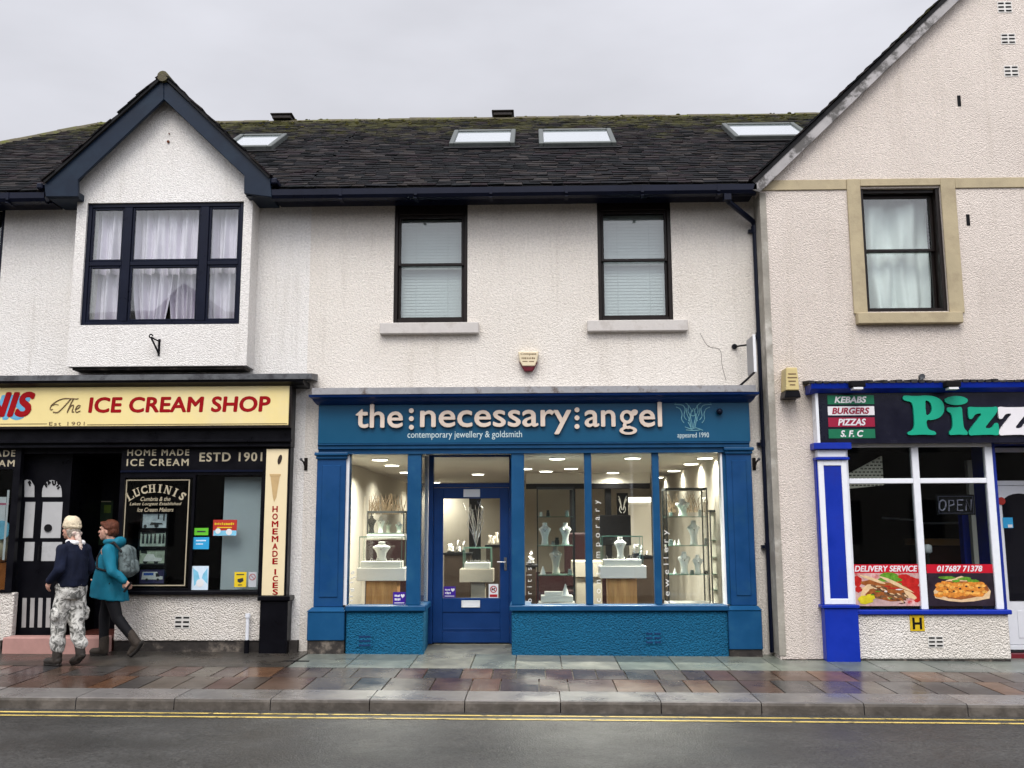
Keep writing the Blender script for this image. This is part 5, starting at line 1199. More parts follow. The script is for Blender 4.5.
# framed photographs: grey pictures with soft shapes
M_PH = [mat('photo_pale', (.55, .62, .64), .4, .35, 14), mat('photo_mid', (.42, .50, .42), .4, .5, 16), mat('photo_green', (.40, .47, .36), .4, .5, 14), mat('photo_violet', (.06, .055, .13), .4, .3, 12)]
M_PK = mat('photo_dark_shape', (.03, .035, .035), .5, .4, 20); M_PW = mat('photo_white_shape', (.74, .76, .72), .5, .15, 20); M_PBL = mat('photo_blue_shape', (.03, .10, .42), .5, .2, 20)
labs = ['topmost framed photograph, pale with a dark wheeled cart, in the gold bordered pane', 'second framed photograph of dark figures in the gold bordered pane', 'third framed photograph of a pale old car in the gold bordered pane', 'bottom framed photograph of a white and blue van in the gold bordered pane']
for i, (x0, y0, x1, y1) in enumerate(((142.5, 513.5, 167, 528), (140, 532, 166, 546.5), (139.3, 550, 165, 565), (139.5, 569, 164.5, 583.5))):
    Y = YI+.09; t = thing('framed_photograph', labs[i], 'photograph', (at((x0+x1)/2, y1, Y)[0], Y, at(x0, y1, Y)[1]), 'framed photographs in the ice cream window')
    X0, X1, Z0, Z1 = rect(x0, y0, x1, y1, Y); mb = MB(); frame_grid(mb, X0-.02, X1+.02, Z0-.02, Z1+.02, Y-.012, Y+.012, .022); build('frame', mb, M_BLACKM, t)
    mb = MB(); mb.box(X0, X1, Y, Y+.008, Z0, Z1); build('print', mb, M_PH[i], t)
    w, h = X1-X0, Z1-Z0; U = lambda a, b: (X0+a*w, Z0+b*h); mb = MB(); yy = Y-.002
    if i == 0:
        for (a, b, r) in ((.58, .18, .16), (.12, .12, .12)): mb.disc_y(*U(a, b), r*h, yy, Y, 14)
        mb.prism([U(.3, .2), U(.85, .25), U(.8, .34), (X0+.36*w, Z0+.4*h)], yy-.001, Y); mb.prism([U(.62, .6), U(.68, .6), U(.68, .95), U(.62, .95)], yy, Y); mb.prism([U(.84, .5), U(.9, .5), U(.9, .95), U(.84, .95)], yy, Y)
    if i == 1:
        for a in (.12, .28, .42, .58, .76, .9): mb.prism([U(a-.05, .2), U(a+.05, .2), U(a+.04, .75), U(a-.03, .78)], yy, Y); mb.disc_y(*U(a, .82), .06*h, yy, Y, 10)
        mb.prism([U(.05, .86), U(.95, .92), U(.95, 1), U(.05, 1)], yy-.001, Y)
    if i == 2:
        for a in (.24, .66): mb.disc_y(*U(a, .25), .17*h, yy, Y, 14)
        mb.prism([U(.02, .0), U(.98, 0), U(.98, .12), U(.02, .1)], yy-.001, Y); mb.prism([U(.05, .8), U(.3, .75), U(.28, .98), U(.05, 1)], yy, Y)
    if i == 3:
        for a in (.3, .74): mb.disc_y(*U(a, .26), .10*h, yy-.003, Y, 12)
        mb.prism([U(.66, .46), U(.82, .48), U(.74, .72), U(.64, .72)], yy-.003, Y)
    build('dark_shapes', mb, M_PK, t)
    if i in (2, 3):
        mb = MB(); mb.prism([U(.08, .28), U(.93, .28), U(.93, .48), U(.78, .52), U(.70, .80), U(.12, .80)] if i == 3 else [U(.15, .25), U(.85, .25), U(.9, .45), U(.62, .5), U(.56, .72), U(.3, .74), U(.2, .48)], yy-.001, Y); build('white_shapes', mb, M_PW, t)
    if i == 3: mb = MB(); mb.prism([U(.16, .56), U(.56, .56), U(.56, .74), U(.16, .74)], yy-.002, Y); build('blue_shapes', mb, M_PBL, t)
# panel and papers in the second pane
mb = MB(); mb.pbox(222.5, 477, 262, 589.5, YI+.20, YI+.23); tag(build('screen_board', mb, mat('pale_grey_panel', (.60, .66, .68), .5, .08, 1.5)), 'tall pale grey panel filling the right half of the ice cream window', 'panel')
def paper(name, x0, y0, x1, y1, Y, m, lab, cat, marks=(), grp=None):
    t = thing(name, lab, cat, (at((x0+x1)/2, y1, Y)[0], Y, at(x0, y1, Y)[1]), grp); mb = MB(); mb.pbox(x0, y0, x1, y1, Y-.002, Y); build('sheet', mb, m, t)
    for k, (kind, args, mm) in enumerate(marks):
        mb = MB()
        if kind == 't': add_text(mb, args[0], *args[1:5], Y-.004-.0005*k, .0015, .02)
        elif kind == 'm': add_marks(mb, *args[:4], Y-.004-.0005*k, args[4], rnd, .0015)
        elif kind == 'b': mb.pbox(*args, Y-.004-.0005*k, Y-.0021)
        elif kind == 'd': x, z = at(args[0], args[1], Y-.003); mb.disc_y(x, z, args[2], Y-.004-.0005*k, Y-.0021, 16)
        elif kind == 'p': mb.prism(P2(args, Y-.004), Y-.004-.0005*k, Y-.0021)
        build('print', mb, mm, t)
    return t
M_SRED = mat('bright_red_print', (.42, .03, .02), .5, .1, 5); M_SGRN = mat('lime_green_print', (.12, .50, .03), .5, .08, 5); M_SBLU = mat('sky_blue_print', (.03, .33, .62), .5, .1, 5); M_SYEL = mat('yellow_print', (.72, .52, .02), .5, .08, 5); M_SPALE = mat('pale_blue_print', (.62, .74, .84), .5, .1, 12)
M_CYAN = mat('cyan_print', (.20, .52, .70), .5, .2, 8)
Y = YI+.028
paper('sticker', 194.3, 528, 208.3, 535.2, Y, M_SGRN, 'lime green sticker in the ice cream window above the blue one', 'sticker', [('b', (197, 530.8, 205.5, 532.2), M_PK)])
paper('sticker', 192.8, 537.2, 209, 549.2, Y, M_SBLU, 'sky blue sticker in the ice cream window below the green one', 'sticker', [('b', (196, 540, 206, 541.2), M_SPALE), ('b', (196, 543.5, 203, 544.5), M_SPALE)])
paper('poster', 213, 519.8, 236.8, 535.8, Y, M_SRED, 'red notice with white wording and pale blue foot at the edge of the grey panel', 'notice', [('b', (213.4, 530.5, 236.4, 535.6), M_CYAN), ('m', (214.5, 522.5, 234.5, 525.2, 11), M_SYEL), ('d', (218, 531, .035), M_WHITE), ('d', (229, 532, .04), M_WHITE), ('b', (217, 527, 232, 528), M_SYEL)])
paper('leaflet', 191.8, 566, 208.3, 590, Y, M_SPALE, 'white and pale blue leaflet in the bottom left of the second pane', 'leaflet', [('p', [(193, 568), (198, 572), (200, 580), (194, 586)], M_CYAN), ('p', [(207.5, 568), (203, 574), (202, 578), (207.5, 584)], M_CYAN), ('d', (200, 583, .05), M_WHITE)])
paper('notice', 234.3, 572, 246.3, 587, Y, M_SYEL, 'yellow notice with dark figure low on the grey panel', 'notice', [('p', [(237.5, 579), (243, 577.8), (243.5, 581), (240, 583), (237.5, 581.5)], M_PK), ('b', (236.5, 574, 244, 575), M_PK), ('b', (238, 584.5, 242, 585.3), M_PK)])
t = paper('notice', 248.5, 572, 256.5, 587, Y, mat('pale_grey_print', (.45, .48, .50), .5, .05, 5), 'faint grey notice with thin red ring beside the yellow one', 'notice'); cx, cz = at(252.4, 577, Y-.003); mb = MB()
for k in range(20):
    a, b = 6.2832*k/20, 6.2832*(k+1)/20; mb.prism([(cx+.042*math.cos(a), cz+.042*math.sin(a)), (cx+.042*math.cos(b), cz+.042*math.sin(b)), (cx+.032*math.cos(b), cz+.032*math.sin(b)), (cx+.032*math.cos(a), cz+.032*math.sin(a))], Y-.004, Y-.0022)
mb.prism([(cx-.028, cz+.022), (cx-.022, cz+.028), (cx+.028, cz-.022), (cx+.022, cz-.028)], Y-.0046, Y-.0041); build('print', mb, mat('faded_red_print', (.36, .12, .12), .5), t)
# inside of the ice cream shop: black box, a few dim things
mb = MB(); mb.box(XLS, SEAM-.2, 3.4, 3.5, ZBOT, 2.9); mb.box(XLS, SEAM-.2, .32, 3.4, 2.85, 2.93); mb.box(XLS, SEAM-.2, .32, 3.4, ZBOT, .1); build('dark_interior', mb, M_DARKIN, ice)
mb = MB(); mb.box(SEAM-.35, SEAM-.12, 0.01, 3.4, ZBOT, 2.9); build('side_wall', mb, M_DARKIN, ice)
# low wall under the window
lw_ = rect(136, 592, 259, 641, -.12); mb = MB(); mb.box(F0+.02, at(261, 620, -.12)[0], -.12, .05, lw_[2], zs-.052); build('low_wall', mb, M_REND_L, ice, bevel=.015, seg=2)
mb = MB(); mb.box(F0+.02, SEAM+.0, -.10, -.003, ZBOT, lw_[2]-.001); build('plinth_course', mb, M_PLINTH, ice)
air_brick(174.5, 615.5, 190, 628.5, -.12, ice)
# drain pipe stub
X, Z0 = at(246.5, 645, -.2); Z1 = at(246.5, 616, -.2)[1]; mb = MB(); mb.tube([(X, -.19, Z0), (X, -.19, Z1)], .022, 10); mb.tube([(X, -.19, Z1-.02), (X, -.19, Z1+.03)], .032, 10); pp = build('drain_pipe', mb, M_UPVC, ice, smooth=False)
mb = MB(); mb.tube([(X, -.19, gz(X, -.19)-.02), (X, -.19, Z0+.06)], .032, 10); build('pipe_shoe', mb, M_BLACK, pp)
# entrance recess
E0 = at(15, 540, YI)[0]; E1 = F0; DI = 1.0
mb = MB(); mb.box(E0-.1, E0, .1, DI, ZBOT, zt_); mb.box(E1-.0, E1+.06, YI+.09, DI, ZBOT, zt_); mb.box(E0-.1, E1+.1, YI+.05, DI, zt_-.06, zt_); build('entrance_lining', mb, M_BLACK, ice)
fl_ = at(60, 637, -.2)[1]; mb = MB(); mb.box(E0, E1, -.1, DI, ZBOT, fl_-.02); build('entrance_floor', mb, M_THRESH, ice)
q = rect(2, 637.5, 103, 650, -.36); mb = MB(); mb.box(q[0], q[1], -.36, -.102, ZBOT, q[3]); build('step', mb, M_STEP, ice, bevel=.012)
M_FROST = mat('whitish_door_glass_added_glow', (.40, .40, .40), .3, .12, 1.5, emit=(.9, .92, .95), estr=.04)  # faint glow added to brighten the panes, no lit room behind them
door_z0 = fl_; Yd = 0.04
X0 = at(15, 540, Yd)[0]; X1 = at(67, 540, Yd)[0]; ZT = at(40, 462, Yd)[1]
t_door = None
mb = MB(); mb.box(X0, X1, Yd, Yd+.05, door_z0-.02, ZT); dd = build('door', mb, M_BLACK, ice, bevel=.004)
def arched(x0, x1, ytop, ybot): # measured outline with round head
    r = (x1-x0)/2; pts = [(x0, ybot), (x1, ybot)]; 
    for k in range(11): a = math.pi*k/10; pts.append(((x0+x1)/2+r*math.cos(a), ytop+r*1.25-r*1.25*math.sin(a)))
    return pts
for (a, b) in ((24.5, 34.3), (42, 61.8)):
    mb = MB()
    if a > 30: mb.prism(P2(arched(a, b, 480, 497), Yd-.004), Yd-.004, Yd-.0005)
    else: mb.prism(P2([(a, 497), (b, 497), (b, 486), (31, 480.5), (27, 479.5), (a, 480.5)], Yd-.004), Yd-.004, Yd-.0005)
    for y0, y1 in ((502, 538), (542, 561)): mb.pbox(a-.3, y0, b-.3, y1, Yd-.004, Yd-.0005)
    build('pane', mb, M_FROST, dd)
mb = MB()
arc_letters(mb, 'OPEN', 52, 491.5, 7.8, -1.05, 1.05, .055, Yd-.007, serif_letter) if False else None
for pts in ([(44.5, 483.5), (46.8, 487.2)], [(45.6, 482.5), (47.0, 485.5)], [(48.3, 481), (48.8, 484.8)], [(48.4, 481.2), (50.4, 482.6), (48.8, 483.2)], [(52.6, 480.8), (53.4, 484.6), (55.2, 484), (55.2, 480.8)], [(56.6, 486.5), (58.6, 484.5), (57.4, 482.5)], [(57.6, 489), (59.6, 486.6)], [(28.4, 481.5), (30.4, 486)], [(29.5, 480.8), (31, 483.6)]): stroke(mb, pts, Yd-.007, .011)
x, z = at(48.5, 528, Yd); mb.disc_y(x, z, .05, Yd-.02, Yd-.004, 14); build('arched_lettering', mb, M_BLACKM, dd)
mb = MB()
for i in range(4): a = 21.5+i*8.0; mb.prism(P2([(a, 627.5), (a+4.2, 627.5), (a+5.2, 598), (a+1.0, 598)], Yd-.006), Yd-.006, Yd-.0005)
build('pale_bars', mb, mat('pale_grey_bar', (.34, .33, .32), .5, .1, 5), dd)
mb = MB(); hx_, hz_ = at(40, 560, Yd); mb.tube([(hx_, Yd-.0005, hz_), (hx_, Yd-.05, hz_), (hx_, Yd-.05, hz_+.18), (hx_, Yd-.0005, hz_+.18)], .010, 8); build('handle', mb, M_BLACKM, dd)
mb = MB(); mb.box(X1, E1, DI-.05, DI, door_z0-.02, zt_-.06); mb.box(X1-.03, X1, Yd+.06, DI-.05, door_z0-.02, zt_-.06); mb.box(E0-.1, X0, Yd+.01, Yd+.06, door_z0-.02, zt_-.06); mb.box(X0, X1, Yd+.012, Yd+.06, ZT+.0, zt_-.06); build('entrance_panelling', mb, M_BLACK, ice)
paper('poster', 83.5, 500.5, 112, 545, DI-.055, mat('dark_green_poster', (.018, .035, .018), .4, .4, 6), 'dark green poster with coloured patches on the dark panelling behind the walkers', 'poster', [('b', (104, 505, 111, 513), mat('olive_print', (.10, .16, .02), .5, .3, 10)), ('b', (84.5, 501.2, 111, 502), M_GOLD)])
x, z = at(76.3, 514.5, Yd-.3); mb = MB(); mb.ell((x, Yd-.3, z), (.012, .012, .012), 8, 6); 
# left window at the frame's edge, with its goods
pL0 = XLS+.2; pL1 = at(9.5, 520, YI)[0]; zL = at(6, 592.5, YI)[1]
mb = MB(); wall(mb, XLS, at(15, 540, YI)[0]-.001, zL, zt_, YI+.001, YI+.08, [(pL0, pL1, at(6, 590, YI)[1], at(6, 447.5, YI)[1]-.28)])
swl = build('shop_window', mb, M_BLACK, ice, bevel=.004); mb = MB(); mb.box(pL0-.01, pL1+.01, YI+.03, YI+.036, at(6, 590, YI)[1]-.01, zt_-.2); build('pane', mb, M_SHOPD, swl)
mb = MB(); add_text(mb, 'HOME MADE', -46.5, 450, 15.2, 456.8, YT, .003, .02, 0, 1.25); add_text(mb, 'ICE CREAM', -47, 460, 14.5, 466.8, YT, .003, .02, 0, 1.25); build('lettering', mb, M_GOLD, swl)
mb = MB(); mb.box(XLS, at(12.5, 620, -.12)[0], -.12, -.015, at(6, 641, -.12)[1], zL-.002); build('low_wall', mb, M_REND_L, ice, bevel=.015, seg=2); mb = MB(); mb.box(XLS, at(1, 645, -.11)[0], -.11, -.003, ZBOT, at(6, 641, -.12)[1]-.001); build('plinth_course', mb, M_PLINTH, ice)
Y = YI+.12
mb = MB(); mb.pbox(-30, 563, 7.5, 590, Y, Y+.3); tag(build('display_box', mb, mat('orange_brown_board', (.30, .09, .015), .5, .25, 4)), 'orange brown box at the bottom of the window by the frame edge', 'box')
X, Z = at(1, 562, Y+.12); mb = MB(); mb.lathe([(.05, 0), (.11, .05), (.14, .18), (.12, .30), (.06, .36), (.02, .37)], (X, Y+.12, Z+.005), n=14); tag(build('model_sundae', mb, mat('cream_plastic_ice', (.60, .52, .36), .5, .25, 12), smooth=True), 'cream model ice cream standing on the orange brown box', 'model')
paper('poster', -12, 497, 5.5, 523, Y-.03, M_WHITE, 'white card with pink writing high in the left edge window', 'card', [('b', (-8, 503, 9, 505), mat('pink_print', (.55, .16, .24), .5))])
t = paper('card', 11.8-7, 490, 12.2-5.2, 560, Y-.05, M_WHITE, 'thin white upright strip beside the window post', 'strip')
mb = MB(); X, Z = at(1.5, 530, Y-.04); mb.disc_y(X, Z, .12, Y-.05, Y-.03, 20); tag(build('round_sign', mb, M_CYAN), 'round pale blue disc in the left edge window', 'disc')

# ================================================================== PIZZA BUILDING
YG0 = YG
UW = rect(863.5, 186.5, 944, 311.5, YG)
PX0 = at(851, 530, YG)[0]; PX1 = PX0+2.75; PZ1 = at(900, 442.5, YG)[1]
GXR = 2*GAX-GX0
zst0 = at(900, 188, YG)[1]
mb = MB(); wall(mb, GX0, GXR, ZBOT, zst0, YG, YG+.3, [UW, (PX0, PX1, ZBOT-1, PZ1)])
ztop = gz_roof(GAX)-.1
mb.prism([(GX0, zst0), (GXR, zst0), (GXR, gz_roof(GXR)-.1), (GAX, ztop), (GX0, gz_roof(GX0)-.1)], YG, YG+.3)
build('wall', mb, M_REND_G, gable)
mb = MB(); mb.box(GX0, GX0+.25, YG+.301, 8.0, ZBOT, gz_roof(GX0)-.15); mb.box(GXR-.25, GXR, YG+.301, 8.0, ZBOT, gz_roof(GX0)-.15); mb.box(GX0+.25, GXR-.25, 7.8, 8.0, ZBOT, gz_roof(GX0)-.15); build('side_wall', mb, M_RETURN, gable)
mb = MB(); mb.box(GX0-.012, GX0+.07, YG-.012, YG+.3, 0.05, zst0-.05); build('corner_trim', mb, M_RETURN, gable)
# string course, window surround
q = rect(900, 177.8, 1024, 188, YG-.02); xa = at(850.8, 250, YG-.035)[0]; xb = at(960.5, 250, YG-.035)[0]
mb = MB(); mb.box(GX0+.02, xa-.001, YG-.02, YG-.001, q[2], q[3]); mb.box(xb+.001, GXR-.02, YG-.02, YG-.001, q[2], q[3]); build('string_course', mb, M_BUFF, gable, bevel=.006)
zsl = rect(858, 312, 963.5, 323, YG-.10)
mb = MB(); mb.box(xa, UW[0]-.002, YG-.03, YG-.001, zsl[3]+.001, q[3]); mb.box(UW[1]+.002, xb, YG-.03, YG-.001, zsl[3]+.001, q[3]); mb.box(UW[0]-.002, UW[1]+.002, YG-.03, YG-.001, UW[3]+.002, q[3]-.001)
sur = build('window_surround', mb, M_BUFF, gable, bevel=.006); mb = MB(); mb.box(zsl[0], zsl[1], YG-.10, YG+.05, zsl[2], zsl[3]); build('sill', mb, M_BUFF, sur, bevel=.008)
wY = YG+.16
mb = MB(); mb.box(UW[0], UW[0]+.045, YG+.02, wY+.10, UW[2], UW[3]); mb.box(UW[1]-.05, UW[1], YG+.02, wY+.10, UW[2], UW[3]); mb.box(UW[0]+.045, UW[1]-.05, YG+.06, wY+.10, UW[3]-.07, UW[3]); mb.box(UW[0]+.045, UW[1]-.05, YG+.03, wY+.10, UW[2], UW[2]+.05)
w = build('sash_window', mb, M_BROWN, gable, bevel=.006)
i0, i1 = UW[0]+.047, UW[1]-.052; mz = at(903, 250.5, wY)[1]
mb = MB(); frame_grid(mb, i0, i1, mz-.02, UW[3]-.075, wY-.02, wY+.02, .035); build('upper_sash', mb, M_BROWN, w, bevel=.004); mb = MB(); frame_grid(mb, i0, i1, UW[2]+.052, mz+.02, wY+.025, wY+.065, .038); build('lower_sash', mb, M_BROWN, w, bevel=.004)
mb = MB(); mb.box(i0+.03, i1-.03, wY, wY+.005, mz, UW[3]-.1); build('pane', mb, M_PANEU, w); mb = MB(); mb.box(i0+.03, i1-.03, wY+.042, wY+.047, UW[2]+.08, mz); build('pane', mb, M_PANEU, w)
M_MINT = mat('mint_white_cloth', (.66, .72, .70), .85, .05, 6)
mb = MB(); folds(mb, i0-.02, i1+.02, UW[2]+.0, UW[3]-.02, wY+.19, .045, 2.2, rnd, .10); 
for k in range(len(mb.v)):
    x, y, z = mb.v[k]; s_ = (x-i0)/(i1-i0); t_ = (UW[3]-z)/(UW[3]-UW[2]); d_ = math.sin((s_*1.9+t_*1.2)*6.28+1.2*math.sin(s_*3.1))*.035; mb.v[k] = (x, y+d_, z)
tag(build('curtain', mb, M_MINT, smooth=True), 'mint white sheet curtain draped in the buff framed upper window', 'curtain')
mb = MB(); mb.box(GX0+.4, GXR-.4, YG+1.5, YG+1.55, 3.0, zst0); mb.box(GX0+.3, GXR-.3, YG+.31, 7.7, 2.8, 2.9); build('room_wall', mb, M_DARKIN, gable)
for r_ in ((997.5, 1.5, 1012, 12.5), (1001, 33.5, 1015.5, 44), (1004, 65.5, 1018.5, 76.5)): air_brick(*r_, YG, gable)
for px, py in ((959, 101), (968, 220)):
    X, Z = at(px, py, YG); mb = MB(); mb.box(X-.022, X+.022, YG-.006, YG+.02, Z-.075, Z+.075); build('slot_vent', mb, M_BLACKM, gable)
# gable roof: slates, bargeboards
YV = YG-.16
Vv = Vector((GAX-(vx0-.06), 0, gz_roof(GAX)-gz_roof(vx0-.06))); ln = Vv.length
mb = MB(); slates(mb, (vx0-.06, YV, gz_roof(vx0-.06)+.03), (0, 1, 0), Vv, 5.2, ln, .165, .2, .34, rnd, th=.02); build('roof', mb, M_SLATE, gable, recalc=False)
dz = .05
mb = MB(); n_ = Vector((-GS, 0, 1)).normalized()*.05
a, b = Vector((vx0-.05, YV+.03, gz_roof(vx0-.05)+.02)), Vector((GAX, YV+.03, gz_roof(GAX)+.02)); d = Vector((0, 8.2, 0)); mb.hexa([a-n_, b-n_, b-n_+d, a-n_+d, a, b, b+d, a+d])
a2, b2 = Vector((2*GAX-vx0+.05, YV+.03, gz_roof(vx0-.05)+.02)), Vector((GAX+.001, YV+.03, gz_roof(GAX)+.02)); n2 = Vector((GS, 0, 1)).normalized()*.05; mb.hexa([a2-n2, b2-n2, b2-n2+d, a2-n2+d, a2, b2, b2+d, a2+d]); build('roof_deck', mb, M_UNDER, gable)
bw = .14
for sgn in (1, -1):
    xa_ = vx0 if sgn > 0 else 2*GAX-vx0; za = gz_roof(vx0)-.005; zp_ = gz_roof(GAX)-.005
    mb = MB(); mb.prism([(xa_, za), (GAX-sgn*.001, zp_), (GAX-sgn*.001, zp_-bw*1.4), (xa_+sgn*.04, za-bw*1.25), (xa_-sgn*.05, za-bw*1.0)], YV+.04, YV+.085); build('bargeboard', mb, M_BARGE, gable, bevel=.005)
    mb = MB(); mb.hexa([(xa_, YV+.086, za-.16), (GAX-sgn*.001, YV+.086, zp_-.16), (GAX-sgn*.001, YG-.001, zp_-.16), (xa_, YG-.001, za-.16), (xa_, YV+.086, za-.14), (GAX-sgn*.001, YV+.086, zp_-.14), (GAX-sgn*.001, YG-.001, zp_-.14), (xa_, YG-.001, za-.14)]); build('verge_soffit', mb, M_BARGE, gable)
# ---- takeaway front
YF = YG-.16
q = rect(819, 392, 1024, 443, YF); t = thing('shop_sign', 'black takeaway fascia sign with big green and white rounded letters', 'sign', (q[0]+1.5, YF, q[2]))
SR = PX1+.25
mb = MB(); mb.box(q[0], SR, YF, YG-.001, q[2], q[3]); build('board', mb, mat('blue_black_sign_panel', (.006, .006, .016), .25, .2, 2), t)
mb = MB(); mb.box(q[0]-.035, q[0]-.001, YF-.005, YG-.001, q[2], q[3]); build('end_strip', mb, M_UPVC, t)
M_TEAL = mat('green_letter', (.003, .33, .20), .45, .06, 4); M_DKG = mat('dark_green_strip', (.005, .14, .065), .45, .06, 4); M_CRIM = mat('crimson_strip', (.28, .006, .035), .45, .06, 4); M_WSTR = mat('white_strip', (.72, .70, .72), .45, .03, 4)
gl = {'P': [[(0, .91), (.01, .98), (.06, 1), (.32, .985), (.60, 1), (.80, .96), (.93, .86), (.98, .70), (.94, .53), (.82, .42), (.66, .375), (.53, .38), (.53, .22), (.58, .13), (.72, .085), (.74, .02), (.68, 0), (.40, .012), (.12, 0), (.06, .02), (.08, .085), (.19, .13), (.235, .25), (.235, .70), (.2, .83), (.05, .87)], [(.53, .50), (.60, .51), (.66, .58), (.68, .69), (.655, .80), (.6, .86), (.53, .87)]],
      'i': [[(.03, .60), (.02, .67), (.08, .70), (.40, .69), (.70, .71), (.76, .67), (.76, .27), (.81, .15), (.93, .09), (.95, .02), (.88, 0), (.5, .012), (.12, 0), (.05, .02), (.07, .09), (.20, .15), (.25, .26), (.25, .46), (.19, .55)]],
      'z': [[(.06, .67), (.10, .715), (.30, .70), (.80, .70), (.92, .715), (.96, .64), (.88, .53), (.53, .19), (.62, .165), (.74, .19), (.83, .29), (.90, .31), (.94, .26), (.93, .02), (.87, -.01), (.70, .01), (.20, 0), (.07, -.01), (.02, .05), (.08, .15), (.46, .53), (.36, .545), (.25, .51), (.18, .42), (.10, .40), (.06, .44)]]}
def smooth_loop(l):
    out = []; n_ = len(l)
    for i in range(n_):
        p, q_ = l[i], l[(i+1) % n_]; out += [(p[0]*.75+q_[0]*.25, p[1]*.75+q_[1]*.25), (p[0]*.25+q_[0]*.75, p[1]*.25+q_[1]*.75)]
    return out
mb = MB(); add_shape(mb, [smooth_loop(l) for l in gl['P']], 904, 395.3, 946, 435, YF-.03, .028); add_shape(mb, [smooth_loop(gl['i'][0])], 947, 395.3, 967.5, 435, YF-.03, .028); add_shape(mb, [ringpts(.5, .87, .52, .115)], 946.5, 395.3, 968.5, 435, YF-.03, .028); add_shape(mb, [smooth_loop(gl['z'][0])], 966.5, 395.3, 1000, 435, YF-.0306, .028); build('green_letters', mb, M_TEAL, t)
mb = MB(); add_shape(mb, [smooth_loop(gl['z'][0])], 996.5, 395.3, 1030, 435, YF-.03, .028); build('white_letter', mb, M_WSTR, t)
mb = MB(); add_text(mb, 'a', 1031, 408, 1056, 435, YF-.03, .028, .06); build('crimson_letter', mb, M_CRIM, t)
for s_, y0, y1, ms, ml in (('KEBABS', 395.2, 404.2, M_DKG, M_WSTR), ('BURGERS', 406.3, 415.2, M_WSTR, M_CRIM), ('PIZZAS', 417.4, 426.8, M_CRIM, M_WSTR), ('S. F. C', 429, 438.2, M_DKG, M_WSTR)):
    dx = (y0-395)*.035; mb = MB(); mb.pbox(827.5+dx, y0, 874+dx, y1, YF-.006, YF-.001); o = build('strip', mb, ms, t)
    w_ = {'KEBABS': (834.5, 866.5), 'BURGERS': (832, 869.5), 'PIZZAS': (838, 866), 'S. F. C': (840.5, 863.5)}[s_]; mb = MB(); add_text(mb, s_, w_[0], y0+1.2, w_[1], y1-1.2, YF-.010, .0035, .035, .22, 1.0); build('wording', mb, ml, o)
# cornice
q2 = rect(811, 383, 1024, 391.5, YF-.1); mb = MB(); mb.xprism([(YG-.001, q2[2]), (YF-.02, q2[2]), (YF-.10, q2[2]+.045), (YF-.12, q2[3]), (YG-.001, q2[3])], q2[0], SR+.1); build('cornice', mb, M_COBALT, gable)
mb = MB(); b0 = None
for i in range(40):
    x = q2[0]-.03+(SR+.1-q2[0])*i/40; h = rnd.uniform(.012, .045); mb.hexa([(x, YF-.13, q2[3]+.001), (x+.069, YF-.13, q2[3]+.001), (x+.069, YG-.001, q2[3]+.03), (x, YG-.001, q2[3]+.03), (x, YF-.12+rnd.uniform(-.02, .02), q2[3]+h), (x+.069, YF-.12, q2[3]+h), (x+.069, YG-.001, q2[3]+.07), (x, YG-.001, q2[3]+.07)])
build('cornice_felt', mb, M_TAR, gable)
for px, lab in ((857, 'black sign lamp over the coloured strips of the takeaway sign'), (952, 'black sign lamp over the big green letters of the takeaway sign')):
    X, Z = at(px, 386, YF-.2); t = thing('sign_lamp', lab, 'sign lamp', (X, YF-.1, Z), 'lamps over the takeaway sign')
    mb = MB(); mb.box(X-.09, X+.09, YF-.26, YF-.14, Z-.02, Z+.06); build('housing', mb, M_BLACKM, t, bevel=.015, seg=2); mb = MB(); mb.box(X-.06, X+.055, YF-.255, YF-.15, Z-.045, Z-.021); build('lens', mb, M_WHITE, t)
    mb = MB(); mb.tube([(X, YF-.14, Z+.03), (X, YG-.1, Z+.09), (X, YG, Z+.09)], .016, 8); build('arm', mb, M_BLACKM, t)
X, Z = at(921, 377, YG); mb = MB(); mb.disc_y(X, Z, .035, YG-.05, YG, 12); mb.tube([(X, YG-.04, Z), (X-.06, YG-.06, Z-.10), (X-.16, YG-.05, Z-.14), (X-.32, YG-.05, Z-.15)], .008, 6); tag(build('cable_gland', mb, M_LEADD), 'grey cable coming out of the wall above the takeaway cornice', 'cable')
# pilaster
YPp = YG-.12
def pq(x0, y0, x1, y1, Y): return rect(x0, y0, x1, y1, Y)
q = pq(821.5, 460, 850.5, 604.5, YPp); pX0, pX1 = q[0], q[1]
mb = MB(); frame_grid(mb, pX0, pX1, q[2], q[3], YPp, YG-.001, .068); p = build('pilaster', mb, M_UPVC, gable, bevel=.005)
mb = MB(); mb.box(pX0+.068, pX1-.068, YPp+.012, YG-.001, q[2]+.068, q[3]-.068); build('blue_panel', mb, M_COBALT, p); mb = MB(); mb.box(pX0-.02, pX0-.0005, YPp+.03, YG-.001, q[2], q[3]); build('blue_edge', mb, M_COBALT, p)
for y0, y1, e, m_ in ((443, 449.5, .055, M_COBALT), (449.7, 457.2, .0, M_UPVC), (457.3, 460, .03, M_COBALT)):
    z0, z1 = at(835, y1, YPp)[1], at(835, y0, YPp)[1]; mb = MB(); mb.box(pX0-e, pX1+e, YPp-e, YG-.001, z0+.001, z1); build('capital', mb, m_, p, bevel=.006)
z1 = at(840, 604.7, YPp)[1]; z0 = at(842, 664.5, YPp-.03)[1]; mb = MB(); mb.box(pX0-.02, pX1+.03, YPp-.03, YG-.001, z0, z1-.04); mb.box(pX0-.05, pX1+.045, YPp-.05, YG-.001, z1-.039, z1-.001); build('plinth', mb, M_COBALT, p, bevel=.006)
